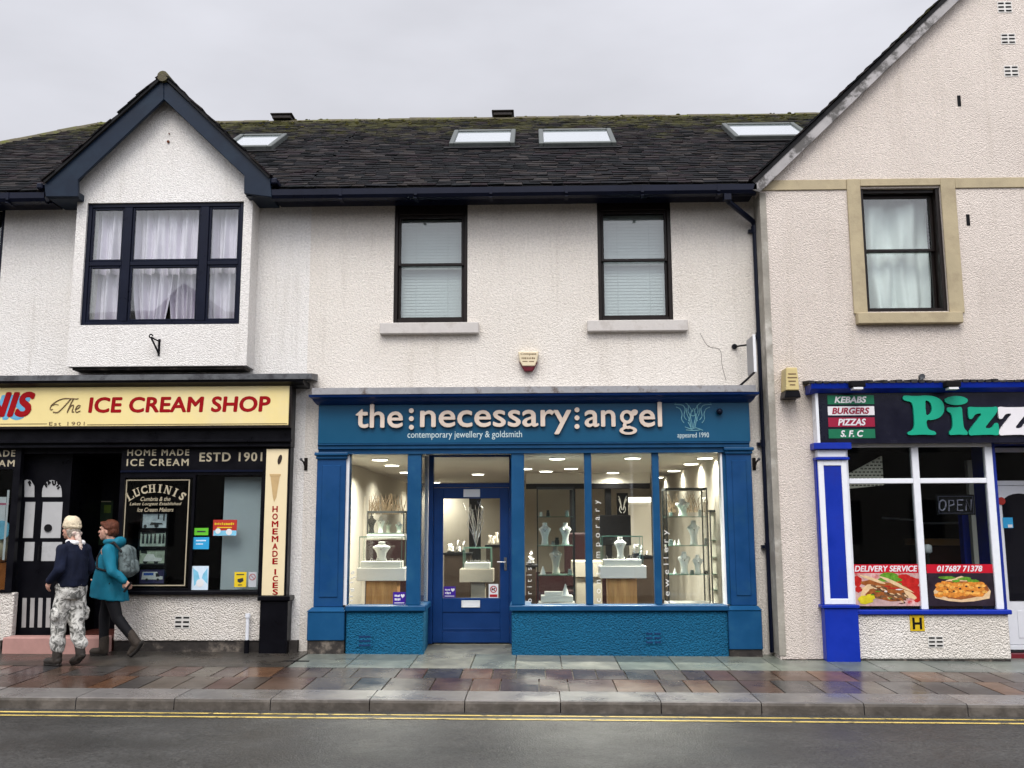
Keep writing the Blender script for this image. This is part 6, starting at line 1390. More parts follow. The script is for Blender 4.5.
# window
YWp = YG-.02
wq = rect(846.5, 442.5, 1000, 609, YWp); X0 = pX1+.002
def xat(px, py=530): return at(px, py, YWp)[0]
xm = xat(920, 530); xr = xat(994.5, 530); zt1 = at(920, 447, YWp)[1]; ztr = at(920, 480.8, YWp)[1]; zsi = at(920, 609.5, YWp)[1]
mb = MB(); mb.box(X0, X0+.05, YWp, YWp+.07, zsi, zt1); mb.box(X0, xr+.045, YWp, YWp+.07, zt1+.0005, PZ1+.02); mb.box(xm-.042, xm+.042, YWp-.004, YWp+.07, zsi, zt1); mb.box(xr-.045, xr+.045, YWp-.004, YWp+.07, zsi, zt1); mb.box(X0+.05, xm-.042, YWp+.004, YWp+.065, ztr-.032, ztr+.032); mb.box(xm+.042, xr-.045, YWp+.004, YWp+.065, ztr-.032, ztr+.032)
pw = build('shop_window', mb, M_UPVC, gable, bevel=.006)
for a, b in ((X0+.04, xm-.03), (xm+.03, xr-.035)):
    mb = MB(); mb.box(a, b, YWp+.03, YWp+.036, zsi, ztr-.02); build('pane', mb, M_SHOPD, pw); mb = MB(); mb.box(a, b, YWp+.03, YWp+.036, ztr+.02, zt1); build('pane', mb, M_SHOPD, pw)
RX1 = at(1010.5, 640, YG-.06)[0]
mb = MB(); mb.box(X0-.0, RX1+.03, YG-.10, YG+.08, zsi-.055, zsi-.001); build('sill', mb, M_COBALT, pw, bevel=.01)
zb_ = at(930, 659.5, YG-.06)[1]; mb = MB(); mb.box(pX1-.02, RX1, YG-.06, YG+.1, zb_, zsi-.056); mb.box(RX1-.2, RX1, YG+.1, YG+.75, zb_, zsi-.056); build('low_wall', mb, M_REND_L, gable, bevel=.02, seg=2)
mb = MB(); mb.box(GX0+.02, RX1-.01, YG-.05, YG+.3, ZBOT, zb_-.001); build('plinth_course', mb, M_PLINTH, gable)
air_brick(928, 636, 943.5, 647.5, YG-.06, gable)
q = rect(909.8, 615, 924.3, 631.2, YG-.062); t = thing('hydrant_sign', 'yellow plate with a black letter H on the low wall under the takeaway window', 'sign', ((q[0]+q[1])/2, YG-.06, q[2]))
mb = MB(); mb.box(q[0], q[1], YG-.070, YG-.058, q[2], q[3]); build('plate', mb, mat('hydrant_yellow', (.62, .42, .015), .45, .15, 8, col2=(.40, .27, .02), c2scale=6), t, bevel=.004); mb = MB(); add_text(mb, 'H', 912.6, 617.5, 922, 629.5, YG-.073, .003, .03); build('letter', mb, M_BLACKM, t)
# food posters behind the glass
Yq = YWp+.027
def food_poster(x0, y0, x1, y1, txt, lab, kind):
    t = thing('food_poster', lab, 'poster', (at((x0+x1)/2, y1, Yq)[0], Yq, at(x0, y1, Yq)[1]), 'food posters in the takeaway window')
    hy = y0+(y1-y0)*.21
    mb = MB(); mb.pbox(x0, y0, x1, hy, Yq-.002, Yq); build('red_band', mb, M_CRIM2, t)
    mb = MB(); add_text(mb, txt, x0+(.02 if kind == 0 else .15)*(x1-x0), y0+1.3, x1-(.05 if kind == 0 else .2)*(x1-x0), hy-1.3, Yq-.0045, .002, .03, .2); build('wording', mb, M_WSTR, t)
    mb = MB(); mb.pbox(x0, hy+.05, x1, y1, Yq-.002, Yq); build('picture_ground', mb, M_FOODA if kind == 0 else M_FOODB, t)
    W_, H_ = x1-x0, y1-hy; U = lambda a, b: (x0+a*W_, hy+b*H_); r2 = random.Random(5+kind)
    def blobp(mb, cx, cy, rx, ry, d, n_=12, jag=.18, tilt=0.0):
        pts = []
        for k in range(n_):
            a = 6.2832*k/n_; r_ = 1+r2.uniform(-jag, jag); u, v = rx*r_*math.cos(a), ry*r_*math.sin(a); pts.append(U(cx+u*math.cos(tilt)-v*math.sin(tilt), cy+u*math.sin(tilt)+v*math.cos(tilt)))
        W = [at(px, py, Yq-.003) for px, py in pts]; mb.prism(W, Yq-.0022-d*.0004, Yq-.0021)
    if kind == 0:
        L_ = [(M_TOM, [(.72, .18, .12, .16), (.86, .30, .13, .2), (.92, .55, .1, .2), (.80, .5, .1, .16), (.68, .30, .07, .1), (.06, .25, .06, .16), (.08, .50, .05, .1), (.95, .76, .06, .12)], 1), (M_LEAF, [(.52, .10, .13, .12), (.60, .20, .12, .08), (.46, .2, .1, .07), (.66, .34, .07, .05)], 2),
              (M_BROWNF, [(.48, .55, .36, .26, .45), (.30, .34, .2, .12, .4)], 3), (M_BREAD, [(.30, .20, .24, .035, .62), (.62, .32, .34, .040, .78), (.84, .66, .16, .05, 1.0), (.18, .52, .05, .20, .3), (.24, .44, .14, .04, -.3)], 4),
              (M_MEAT, [(.30+.05*k, .36+.05*k+r2.uniform(-.08, .10), .06, .025, r2.uniform(.2, 1.2)) for k in range(10)]+[(.34+.05*k, .66+r2.uniform(-.06, .12), .05, .03, r2.uniform(.2, 1.4)) for k in range(10)], 5), (M_DKF, [(.30+.045*k, .52+.03*k+r2.uniform(-.14, .14), .035, .016, r2.uniform(.2, 1.4)) for k in range(12)], 6),
              (M_BREAD, [(.32+.05*k, .50+.035*k+r2.uniform(-.14, .14), .04, .014, r2.uniform(.1, 1.2)) for k in range(11)], 7), (M_TOM, [(.60, .46, .10, .022, .1), (.50, .40, .05, .02)], 8), (M_WSTR, [(.48, .56, .025, .02), (.68, .50, .05, .018)], 9), (M_LEM, [(.18, .80, .12, .13), (.25, .74, .08, .09)], 9), (M_LEAF, [(.36, .56, .04, .02), (.54, .76, .03, .015), (.28, .66, .03, .02)], 9)]
    else:
        L_ = [(M_BREAD, [(.50, .55, .42, .40)], 1), (M_BROWNF, [(.49, .52, .36, .29)], 2), (M_LEAF, [(.30, .14, .12, .05), (.55, .17, .10, .05), (.66, .24, .09, .05), (.42, .24, .06, .04)], 3), (M_ORA, [(.18+.075*(k % 9)+r2.uniform(-.02, .02), .34+.15*(k//9)+r2.uniform(-.04, .04), .062, .075) for k in range(27)], 4), (M_ORA2, [(.22+.085*(k % 8)+r2.uniform(-.03, .03), .40+.17*(k//8)+r2.uniform(-.04, .04), .04, .045) for k in range(16)], 5), (M_DKF, [(.3+.09*k, .50+r2.uniform(-.12, .12), .018, .03) for k in range(6)], 6)]
    for m_, els, d in L_:
        mb = MB()
        for i_, e in enumerate(els): blobp(mb, e[0], e[1], e[2], e[3], d+i_*.02, tilt=(e[4] if len(e) > 4 else 0))
        build('food_print', mb, m_, t)
M_CRIM2 = mat('red_poster_band', (.50, .006, .022), .4, .06, 5); M_FOODA = mat('poster_pale_red', (.55, .36, .33), .4, .4, 5, col2=(.42, .02, .02), c2scale=3); M_FOODB = mat('poster_dark', (.02, .012, .02), .4, .4, 6)
M_TOM = mat('tomato_print', (.45, .015, .012), .4, .3, 20); M_LEAF = mat('lettuce_print', (.10, .26, .02), .4, .5, 25); M_BREAD = mat('bread_print', (.68, .48, .27), .4, .2, 14); M_MEAT = mat('meat_print', (.15, .075, .035), .4, .6, 30); M_DKF = mat('charred_print', (.06, .025, .015), .4, .5, 25); M_LEM = mat('lemon_print', (.62, .52, .02), .4, .2, 18); M_ORA = mat('grilled_print', (.62, .22, .03), .4, .4, 26); M_ORA2 = mat('glazed_print', (.76, .38, .08), .4, .4, 26); M_BROWNF = mat('brown_print', (.30, .09, .02), .4, .4, 20)
food_poster(853.3, 564.3, 921, 606, 'DELIVERY SERVICE', 'poster of a filled wrap under a red delivery banner in the takeaway window', 0)
food_poster(926.5, 564.3, 996.5, 606, '01768 771378'.replace('01768 771378', '017687 71378'), 'poster of glazed chicken on bread under a red phone number banner', 1)
# unlit OPEN sign
q = rect(936.5, 494.5, 975, 515, YWp+.12); t = thing('open_sign', 'unlit black OPEN tube sign hanging in the right takeaway pane', 'sign', ((q[0]+q[1])/2, YWp+.12, q[2])); mb = MB(); mb.box(q[0], q[1], YWp+.12, YWp+.15, q[2], q[3]); build('panel', mb, M_BLACKM, t, bevel=.004)
mb = MB()
for pts in ([(943, 500), (940, 502), (939.5, 508), (942.5, 510.5), (945.5, 507), (945.5, 502), (943, 500)], [(949, 511), (949, 500.3), (953.5, 500.8), (954, 504.5), (949.5, 505.8)], [(963, 500), (957.5, 500), (957.5, 510.5), (963, 510.5)], [(957.5, 505), (962, 505)], [(966, 510.5), (966.3, 500), (970.8, 510), (971.3, 499.5)]): stroke(mb, pts, YWp+.113, .009, smooth=len(pts) > 5)
build('tubes', mb, mat('unlit_tube', (.30, .28, .36), .3, .1, 5), t)
mb = MB(); frame_grid(mb, q[0]+.02, q[1]-.02, q[2]+.02, q[3]-.02, YWp+.112, YWp+.118, .006); build('rim_tube', mb, mat('dim_tube', (.08, .08, .12), .3, .1, 5), t)
# inside the takeaway
M_TILE = mat('pale_tiled_wall', (.80, .74, .60), .5, .15, 3)
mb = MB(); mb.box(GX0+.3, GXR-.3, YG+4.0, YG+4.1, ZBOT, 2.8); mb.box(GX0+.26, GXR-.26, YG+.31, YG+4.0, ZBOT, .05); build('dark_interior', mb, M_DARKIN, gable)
mb = MB(); X0_, X1_, Z0_, Z1_ = rect(846, 456, 883, 490, YG+.3); pts = [(X0_-.15, Z0_), (X1_, Z0_+.06), (X1_, Z1_), (X0_-.15, Z1_-.32)]; mb.prism(pts, YG+.3, YG+.36); sh = build('tiled_bulkhead', mb, M_TILE, gable)
mb = MB()
for r_ in range(9):
    z = Z0_+.05+r_*.042
    for c_ in range(14):
        x = X0_-.14+c_*.05+(r_ % 2)*.025
        if x+.03 < X1_ and z < Z1_-.32+(x-X0_+.15)*.52 and z > Z0_+.03: mb.box(x, x+.032, YG+.296, YG+.2995, z, z+.018)
build('tile_pattern', mb, mat('tile_dark_pattern', (.14, .125, .10), .6, .2, 10), sh)  # staggered rows of dark blocks over the pale tiles
X0_, X1_, Z0_, Z1_ = rect(928, 539, 964, 600, YG+1.5); t = thing('serving_counter', 'dark red serving counter with tan top inside the takeaway', 'counter', ((X0_+X1_)/2, YG+1.5, .05)); mb = MB(); mb.box(X0_, X1_, YG+1.5, YG+2.1, .05, Z1_-.09); build('front', mb, mat('dark_red_panel', (.05, .010, .006), .5, .2, 4), t); mb = MB(); mb.box(X0_-.05, X1_+.05, YG+1.45, YG+2.15, Z1_-.088, Z1_); build('counter_top', mb, mat('tan_laminate', (.36, .19, .08), .4, .1, 4), t, bevel=.008)
X, Z = at(927.5, 549.5, YG+.5); mb = MB(); mb.lathe([(.03, 0), (.055, .02), (.055, .09), (.04, .11), (.01, .115)], (X, YG+.5, Z-.05), n=14)
mb2 = MB(); mb2.lathe([(.02, 0), (.02, Z-.06-.4)], (X, YG+.5, .4), n=8)
t = thing('stool', 'white round topped stand just behind the takeaway glass', 'stand', (X, YG+.5, .05)); build('cap', mb, M_WHITE, t, smooth=True); mb2 = MB(); mb2.tube([(X, YG+.5, .05), (X, YG+.5, Z-.05)], .018, 8); build('stem', mb2, M_GREY, t)
slab_at('blue_column', 965, 512, 972, 605, YG+.9, .12, M_COBALT, gable); slab_at('cream_door_post', 972.5, 460, 984, 606, YG+.75, .08, mat('cream_panel', (.42, .41, .36), .5, .05, 3), gable)
for (xa_, ya, xb2, yb) in ((882, 518, 914, 520), (922, 523.5, 985, 522.5)):
    A = at(xa_, ya, YG+2.2); B = at(xb2, yb, YG+2.2); mb = MB(); mb.tube([(A[0], YG+2.2, A[1]), (B[0], YG+2.2, B[1])], .014, 8); build('reflection_bar', mb, mat('reflection_bar_white', (.36, .36, .38), .4, .05, 4), gable)  # pale bars drawn in for the white strip reflections in the glass
# door of the takeaway
YD = YG+.55
dxl = at(996, 530, YD)[0]; dxr = PX1-.02; zh = at(1010, 447.5, YD)[1]; z0 = gz(6, 0)+.05
mb = MB(); frame_grid(mb, dxl, dxr, z0, zh, YD, YD+.07, .06); zq = at(1010, 483, YD)[1]; mb.box(dxl+.06, dxr-.06, YD+.004, YD+.066, zq-.03, zq+.03); fr_ = build('door_frame', mb, M_UPVC, gable, bevel=.006)
mb = MB(); mb.box(dxl+.05, dxr-.05, YD+.03, YD+.036, zq+.02, zh-.05); build('transom_pane', mb, M_SHOPD, fr_)
e0, e1 = dxl+.065, dxr-.065; mb = MB(); mb.box(e0, e1, YD+.01, YD+.05, z0+.065, zq-.035); dr = build('door', mb, M_UPVC, gable, bevel=.006)
Zb = at(1010, 601, YD)[1]; Zt = at(1010, 495, YD)[1]; pts = [(e0+.04, Zb), (e1-.10, Zb), (e1-.10, Zt-.12)]+[((e0+e1)/2-.03+((e1-e0)/2-.07)*math.cos(a), Zt-.12+.14*math.sin(a)) for a in [math.pi*k/10 for k in range(1, 10)]]+[(e0+.04, Zt-.12)]
mb = MB(); mb.prism(pts, YD+.004, YD+.0095); build('arched_pane', mb, mat('dark_door_glass', (.008, .008, .012), .08, .1, 3, coat=.5, rvar=0), dr)
mb = MB(); mb.box(e0+.12, e1-.15, YD+.002, YD+.0095, z0+.15, Zb-.12); build('lower_panel', mb, M_UPVC, dr, bevel=.006); mb = MB(); mb.box(e0+.3, e0+.55, YD-.004, YD+.0098, Zb-.09, Zb-.04); build('letterbox', mb, M_CHROME, dr)
mb = MB(); mb.box(dxl-.1, dxr+.1, YG+.2, YD+.2, ZBOT, z0-.001); build('door_step', mb, mat('red_door_step', (.16, .012, .02), .5, .2, 5), gable)
mb = MB(); mb.box(xr+.046, xr+.09, YWp+.02, YD, z0, zh+.1); mb.box(xr+.05, dxr+.1, YG+.31, YD+.1, zh+.02, zh+.08); build('door_lining', mb, M_COBALTD, gable)
paper('sticker', 1003, 517.5, 1013, 528, YD+.0035, M_SBLU, 'blue and white sticker on the dark arched glass of the takeaway door', 'sticker', [('b', (1008, 524.5, 1012.5, 527.5), M_WHITE)])
x, z = at(1001.5, 501, YD); mb = MB(); mb.disc_y(x, z, .05, YD-.002, YD+.003, 12); tag(build('sticker', mb, M_SRED), 'small red round sticker at the top of the arched door glass', 'sticker')
# ================================================================== GROUND
KY0, KY1 = -2.50, -2.97     # kerb top from the flags to its lip
M_FLAG = tone_mat('wet_stone_flags', [(.070, .040, .028), (.052, .038, .031), (.105, .052, .028), (.043, .037, .034), (.064, .030, .023), (.080, .062, .048), (.050, .046, .042), (.120, .064, .036), (.052, .034, .029), (.092, .078, .062), (.068, .046, .034), (.038, .036, .036)], .2, .18, 14, wet=(.14, .42, 1.1), var=.35, bdist=.006)
M_SLAB = tone_mat('wet_slate_slabs', [(.13, .145, .12), (.155, .17, .14), (.115, .135, .115), (.175, .175, .145), (.14, .155, .135), (.10, .115, .105)], .25, .2, 16, wet=(.20, .46, 1.4), var=.3, bdist=.006)
M_KERB = tone_mat('wet_granite_kerb', [(.15, .14, .132), (.18, .166, .156), (.13, .122, .116), (.165, .152, .144)], .35, .3, 40, wet=(.16, .5, 2.0), var=.22, bdist=.004)
M_KFACE = mat('grimy_kerb_face', (.075, .065, .055), .55, .3, 5, .5, 25, world=True, col2=(.12, .105, .09), c2scale=3)
M_JOINT = mat('mortar_joint', (.14, .125, .11), .6, .4, 10, world=True)
M_TARMAC = mat('wet_footway_tarmac', (.040, .036, .031), .32, .25, 2, .5, 120, world=True, rvar=.16, bdist=.004, col2=(.060, .050, .040), c2scale=1.2)
def road_mat():
    m = mat('damp_asphalt', (.054, .053, .050), .45, .2, 1.6, .8, 60, world=True, rvar=.14, bdist=.008, col2=(.036, .035, .033), c2scale=.7, c2lo=.4, c2hi=.65)
    nt = m.node_tree; N = nt.nodes; L = nt.links; b = N['Principled BSDF']
    g = N.new('ShaderNodeNewGeometry'); n = N.new('ShaderNodeTexNoise'); n.inputs['Scale'].default_value = 38; n.inputs['Detail'].default_value = 5; n.inputs['Roughness'].default_value = .8
    L.new(g.outputs['Position'], n.inputs['Vector']); r = N.new('ShaderNodeMapRange'); r.inputs['From Min'].default_value = .32; r.inputs['From Max'].default_value = .72; r.inputs['To Min'].default_value = .25; r.inputs['To Max'].default_value = 2.0
    L.new(n.outputs['Fac'], r.inputs['Value']); old = b.inputs['Base Color'].links[0].from_socket; s = N.new('ShaderNodeVectorMath'); s.operation = 'SCALE'; L.new(old, s.inputs[0]); L.new(r.outputs['Result'], s.inputs['Scale']); L.new(s.outputs['Vector'], b.inputs['Base Color']); return m
M_ROAD = road_mat()
M_YEL = mat('worn_yellow_line', (.60, .45, .13), .5, .25, 4, .3, 80, world=True, col2=(.10, .08, .05), c2scale=10, c2lo=.53, c2hi=.62)
XW = 34.0
def top(x, y, e=0.0): return (x, y, gz(x, y)+e)
def slab(mb, x0, x1, y0, y1, sk0, sk1, t, tilt=.002, th=.03, ch=.0):
    """one paving stone with a joint round it; sk shifts the near edge sideways"""
    dz = [rnd.uniform(-tilt, tilt) for _ in range(4)]
    P = [(x0+sk0, y0), (x1+sk1, y0), (x1, y1), (x0, y1)]
    mb.hexa([(x, y, gz(x, y)-.06) for x, y in P]+[(x, y, gz(x, y)+.004+d) for (x, y), d in zip(P, dz)], 0, t)
# base sheets
mb = MB(); mb.poly([top(-XW, KY0-.4, -.022), top(XW, KY0-.4, -.022), top(XW, 1.2, -.022), top(-XW, 1.2, -.022)]); structure('pavement', mb, M_JOINT)
XT = at(300, 662, -.6)[0]
# band of grey green slate slabs along the shops on the right, tarmac on the left
mb = MB(); x = XT
while x < 13:
    w = rnd.uniform(.48, .74); y0 = -1.18
    if x < DX0-.2 or x > 3.0: slab(mb, x, x+w-.012, y0, 0.0, 0, 0, rnd.random()*.98+.01)
    else: slab(mb, x, x+w-.012, y0, -.12, 0, 0, rnd.random()*.98+.01)
    x += w
structure('slate_paving', mb, M_SLAB, recalc=False)
mb = MB(); mb.poly([(RC0-.1, -.13, gz(0, -.13)+.004), (RC1+.1, -.13, gz(0, -.13)+.004), (DX1+.05, DY+.05, fz0-.012), (DX0-.05, DY+.05, fz0-.012)]); mb.t = [.5]; structure('doorway_slab', mb, M_SLAB, recalc=True)
mb = MB(); mb.poly([top(-XW, -1.20, .006), top(XT-.02, -1.20, .006), top(XT-.02, .02, .006), top(-XW, .02, .006)]); structure('tarmac_footway', mb, M_TARMAC)
# two rows of coloured flags
mb = MB()
for (y0, y1) in ((-1.80, -1.195), (KY0+.012, -1.812)):
    x = -16.0+rnd.uniform(0, .4)
    while x < 16:
        w = rnd.choice((.26, .30, .32, .34, .40, .48)); slab(mb, x, x+w-.014, y0, y1, 0, 0, rnd.random()*.98+.01, .0015); x += w
structure('flagstones', mb, M_FLAG, recalc=False)
# kerb stones
mb = MB(); x = -20.0
while x < 20:
    w = .93+rnd.uniform(-.03, .03); dz = rnd.uniform(-.003, .003); x1 = x+w-.010; t = rnd.random()*.98+.01
    zt0 = lambda X, Y: gz(X, Y)+.006+dz
    mb.v += []; b = len(mb.v)
    prof = [(KY0, 0), (KY1+.03, 0), (KY1+.008, -.008), (KY1, -.03), (KY1-.012, -.30), (KY0, -.30)]
    for X in (x, x1):
        for (yy, h) in prof: mb.v.append((X, yy, gz(X, KY0 if yy > -2.7 else KY1+.03)+.006+dz+h))
    n = len(prof); mb.face([b+i for i in range(n)], 0, t); mb.face([b+n+i for i in reversed(range(n))], 0, t)
    for i in range(n): j = (i+1) % n; mb.face([b+i, b+n+i, b+n+j, b+j], 1 if i in (2, 3) else 0, t)
    x += w
structure('kerb', mb, [M_KERB, M_KFACE])
# road with camber
def rz(x, y):
    d = (KY1-y); c = .045*d if d < 4 else .18-.045*(d-4)
    return -0.137-.0065*x+c*.55
mb = MB(); ys = [KY1+.02, -3.2, -3.6, -4.5, -5.5, -7, -8.5, -10, -10.9]
for a, b in zip(ys, ys[1:]):
    for xa, xb in zip([-XW*2, -12, -4, 4, 12], [-12, -4, 4, 12, XW*2]): mb.poly([(xa, b, rz(xa, b)), (xb, b, rz(xb, b)), (xb, a, rz(xb, a)), (xa, a, rz(xa, a))])
structure('road', mb, M_ROAD)
mb = MB()
for ya, yb in ((-3.135, -3.195), (-3.32, -3.38)):
    x = -26.0
    while x < 26:
        w = .5; w1, w2 = rnd.uniform(-.006, .006), rnd.uniform(-.006, .006)
        mb.poly([(x, yb+w1, rz(x, yb)+.004), (x+w, yb+w2, rz(x+w, yb)+.004), (x+w, ya, rz(x+w, ya)+.004), (x, ya, rz(x, ya)+.004)]); x += w
structure('yellow_lines', mb, M_YEL)
# opposite side of the street
mb = MB(); mb.box(-XW*2, XW*2, -19.2, -10.95, -.6, -.02); structure('far_pavement', mb, M_TARMAC)
mb = MB(); mb.box(-500, 500, -500, 500, -3.2, -3.0); structure('ground', mb, M_TARMAC)
# drain slot in the paving
X, _ = at(298, 661, -.75); mb = MB(); P = [(X-.16, -.80), (X+.14, -.80), (X+.14, -.76), (X-.16, -.76)]; mb.hexa([(a, b, gz(a, b)-.05) for a, b in P]+[(a, b, gz(a, b)+.012) for a, b in P]); tag(build('drain_slot', mb, M_BLACKM), 'narrow dark drain slot in the paving left of the blue shopfront', 'drain')
# houses across the street, seen in the window panes only
M_FAR = render_mat('far_house_render', (.34, .32, .29), (.28, .26, .23), .6); M_FARD = mat('far_window', (.03, .035, .04), .15, .2, 3); M_FARS = mat('far_slate_roof', (.05, .05, .055), .6, .3, 2)
for i, (xa, xb, h, rh, g) in enumerate(((-24, -7.0, 6.9, 2.9, 1), (-6.9, 3.4, 5.0, 2.0, 0), (3.5, 19, 5.3, 2.1, 0))):
    t = thing('opposite_house', ('tall gable fronted grey house', 'low grey rendered house', 'wide grey rendered house')[i]+' across the street, mirrored in the window panes', 'house', ((xa+xb)/2, -19.3, -.02))
    mb = MB(); hs = [(xa+.9+k*2.6, xa+2.0+k*2.6, z, z+1.4) for k in range(int((xb-xa-1.2)//2.6)) for z in (1.0, 3.9)]; wall(mb, xa, xb, -.02, h, -19.3, -19.6, hs)
    gx, gw = -11.4, 2.6
    if g: mb.prism([(gx-gw, h), (gx+gw, h), (gx, h+rh-.5)], -19.6, -19.3)
    build('wall', mb, M_FAR, t); mb = MB()
    for q in hs: mb.box(q[0], q[1], -19.55, -19.45, q[2], q[3])
    build('windows', mb, M_FARD, t); mb = MB(); mb.xprism([(-18.9, h-.05), (-23.5, h+rh), (-28, h-.05)], xa-.1, xb+.1); build('roof', mb, M_FARS, t)
    if g: mb = MB(); mb.prism([(gx-gw-.4, h), (gx, h+rh-.1), (gx+gw+.4, h), (gx+gw, h), (gx, h+rh-.5), (gx-gw, h)], -23, -18.95); build('gable_roof', mb, M_FARS, t)

# ================================================================== SKY AND LIGHT
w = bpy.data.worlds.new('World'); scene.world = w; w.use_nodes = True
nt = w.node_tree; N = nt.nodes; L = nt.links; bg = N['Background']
SUN_EL, SUN_AZ = 52.0, 188.0
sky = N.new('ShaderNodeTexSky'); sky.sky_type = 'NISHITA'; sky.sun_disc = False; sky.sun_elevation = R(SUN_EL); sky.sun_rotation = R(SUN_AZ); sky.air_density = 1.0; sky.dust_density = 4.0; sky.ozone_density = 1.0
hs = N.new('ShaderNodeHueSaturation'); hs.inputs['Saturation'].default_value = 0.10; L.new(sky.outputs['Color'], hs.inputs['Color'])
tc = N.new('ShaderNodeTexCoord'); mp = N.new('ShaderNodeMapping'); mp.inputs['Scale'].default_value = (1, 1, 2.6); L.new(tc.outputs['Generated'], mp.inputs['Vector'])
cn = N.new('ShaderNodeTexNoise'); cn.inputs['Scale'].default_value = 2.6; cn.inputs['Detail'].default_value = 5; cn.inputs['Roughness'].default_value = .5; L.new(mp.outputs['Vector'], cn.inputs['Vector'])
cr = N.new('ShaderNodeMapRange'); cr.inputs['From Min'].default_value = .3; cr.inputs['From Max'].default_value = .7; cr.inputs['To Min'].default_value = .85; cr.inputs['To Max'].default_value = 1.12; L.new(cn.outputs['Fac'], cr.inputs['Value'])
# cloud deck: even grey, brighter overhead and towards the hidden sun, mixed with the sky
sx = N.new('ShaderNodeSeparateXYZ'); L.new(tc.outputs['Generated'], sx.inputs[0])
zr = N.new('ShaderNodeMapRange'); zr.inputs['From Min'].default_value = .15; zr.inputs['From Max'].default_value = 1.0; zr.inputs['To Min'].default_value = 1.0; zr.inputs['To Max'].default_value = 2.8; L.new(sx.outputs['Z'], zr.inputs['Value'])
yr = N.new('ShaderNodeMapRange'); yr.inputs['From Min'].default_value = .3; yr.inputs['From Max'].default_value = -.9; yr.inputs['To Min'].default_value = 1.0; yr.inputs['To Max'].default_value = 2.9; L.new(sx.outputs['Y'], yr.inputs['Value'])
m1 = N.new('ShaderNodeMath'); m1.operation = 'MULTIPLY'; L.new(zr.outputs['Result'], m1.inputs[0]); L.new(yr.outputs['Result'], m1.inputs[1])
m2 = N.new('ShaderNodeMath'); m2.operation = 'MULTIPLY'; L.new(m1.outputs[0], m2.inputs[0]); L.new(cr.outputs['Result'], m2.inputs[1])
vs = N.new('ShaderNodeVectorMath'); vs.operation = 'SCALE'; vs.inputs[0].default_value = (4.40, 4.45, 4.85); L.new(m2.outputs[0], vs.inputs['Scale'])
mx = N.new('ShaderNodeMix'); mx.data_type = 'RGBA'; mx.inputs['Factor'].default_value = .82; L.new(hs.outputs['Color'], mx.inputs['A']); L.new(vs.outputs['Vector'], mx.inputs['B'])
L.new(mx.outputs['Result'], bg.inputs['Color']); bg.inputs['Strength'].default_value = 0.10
sl = bpy.data.lights.new('sun', 'SUN'); sl.energy = 1.5; sl.angle = R(30); sl.color = (1, .94, .85)
so = bpy.data.objects.new('sun', sl); COL.objects.link(so)
az = R(SUN_AZ); dvec = Vector((math.sin(az)*math.cos(R(SUN_EL)), math.cos(az)*math.cos(R(SUN_EL)), math.sin(R(SUN_EL))))
so.rotation_euler = dvec.to_track_quat('Z', 'Y').to_euler(); so.location = (0, -8, 14)
vs_ = scene.view_settings; scene.display_settings.display_device = 'sRGB'; vs_.view_transform = 'Standard'; vs_.look = 'None'; vs_.exposure = 0.22; vs_.gamma = 1.0; vs_.use_curve_mapping = False
scene.render.engine = 'CYCLES'; scene.cycles.use_denoising = True; scene.cycles.max_bounces = 8; scene.cycles.transparent_max_bounces = 24; scene.cycles.caustics_reflective = False; scene.cycles.caustics_refractive = False; scene.cycles.sample_clamp_indirect = 6
scene.render.resolution_x = 1024; scene.render.resolution_y = 768
# ================================================================== PEOPLE
def ground_pt(px, py):
    d = camdir((px-512)/F, -(py-384)/F, 1.0)
    # pavement plane z = .03 - .0065 x + .022 y
    t = (0.034-.0065*CAM.x+.022*CAM.y-CAM.z)/(d.z+.0065*d.x-.022*d.y); p = CAM+d*t; return p
def loft_bm(bm, secs, n=20):
    rings = [[bm.verts.new((cx+rx*math.cos(6.28318*k/n), cy+ry*math.sin(6.28318*k/n), z+tx*math.cos(6.28318*k/n))) for k in range(n)] for (cx, cy, z, rx, ry, tx) in secs]
    for a, b in zip(rings, rings[1:]):
        for k in range(n): bm.faces.new((a[k], a[(k+1) % n], b[(k+1) % n], b[k]))
    bm.faces.new(list(reversed(rings[0]))); bm.faces.new(rings[-1])
_caps = capsule
def capsule(bm, *a):
    if a and a[0] == 'loft': loft_bm(bm, a[1])
    else: _caps(bm, *a)
def V3(*a): return Vector(a)
def hand(wrist, fwd, side, curl, s=1.0):
    """palm, four unequal curled fingers and a thumb leaving the side of the palm"""
    w = Vector(wrist); f = Vector(fwd).normalized(); t = Vector(side); t = (t-f*t.dot(f)).normalized(); n = f.cross(t).normalized()
    P = []; kn = []
    for i, o in enumerate((.030, .010, -.010, -.029)):
        k = w+f*(.088-.004*abs(i-1))*s+t*o*s; kn.append(k); P.append(('c', tuple(w+f*.012+t*o*.6*s), tuple(k), .017*s, .0125*s))
    for k, L_ in zip(kn, (.070, .080, .074, .058)):
        d = f.copy(); p = k; r = .0098*s
        for seg, q in ((.46, curl), (.32, curl*1.1), (.24, curl*.8)):
            d = (d*math.cos(q)+n*math.sin(q)).normalized(); p2 = p+d*L_*seg*s; P.append(('c', tuple(p), tuple(p2), r, r*.93)); p = p2; r *= .93
            n_ = n
    b = w+f*.03*s+t*.026*s; m1 = b+(f*.6+t*.75+n*.25).normalized()*.038*s; m2 = m1+(f*.9+t*.2+n*.45).normalized()*.030*s
    P += [('c', tuple(b), tuple(m1), .014*s, .011*s), ('c', tuple(m1), tuple(m2), .011*s, .009*s)]
    return P
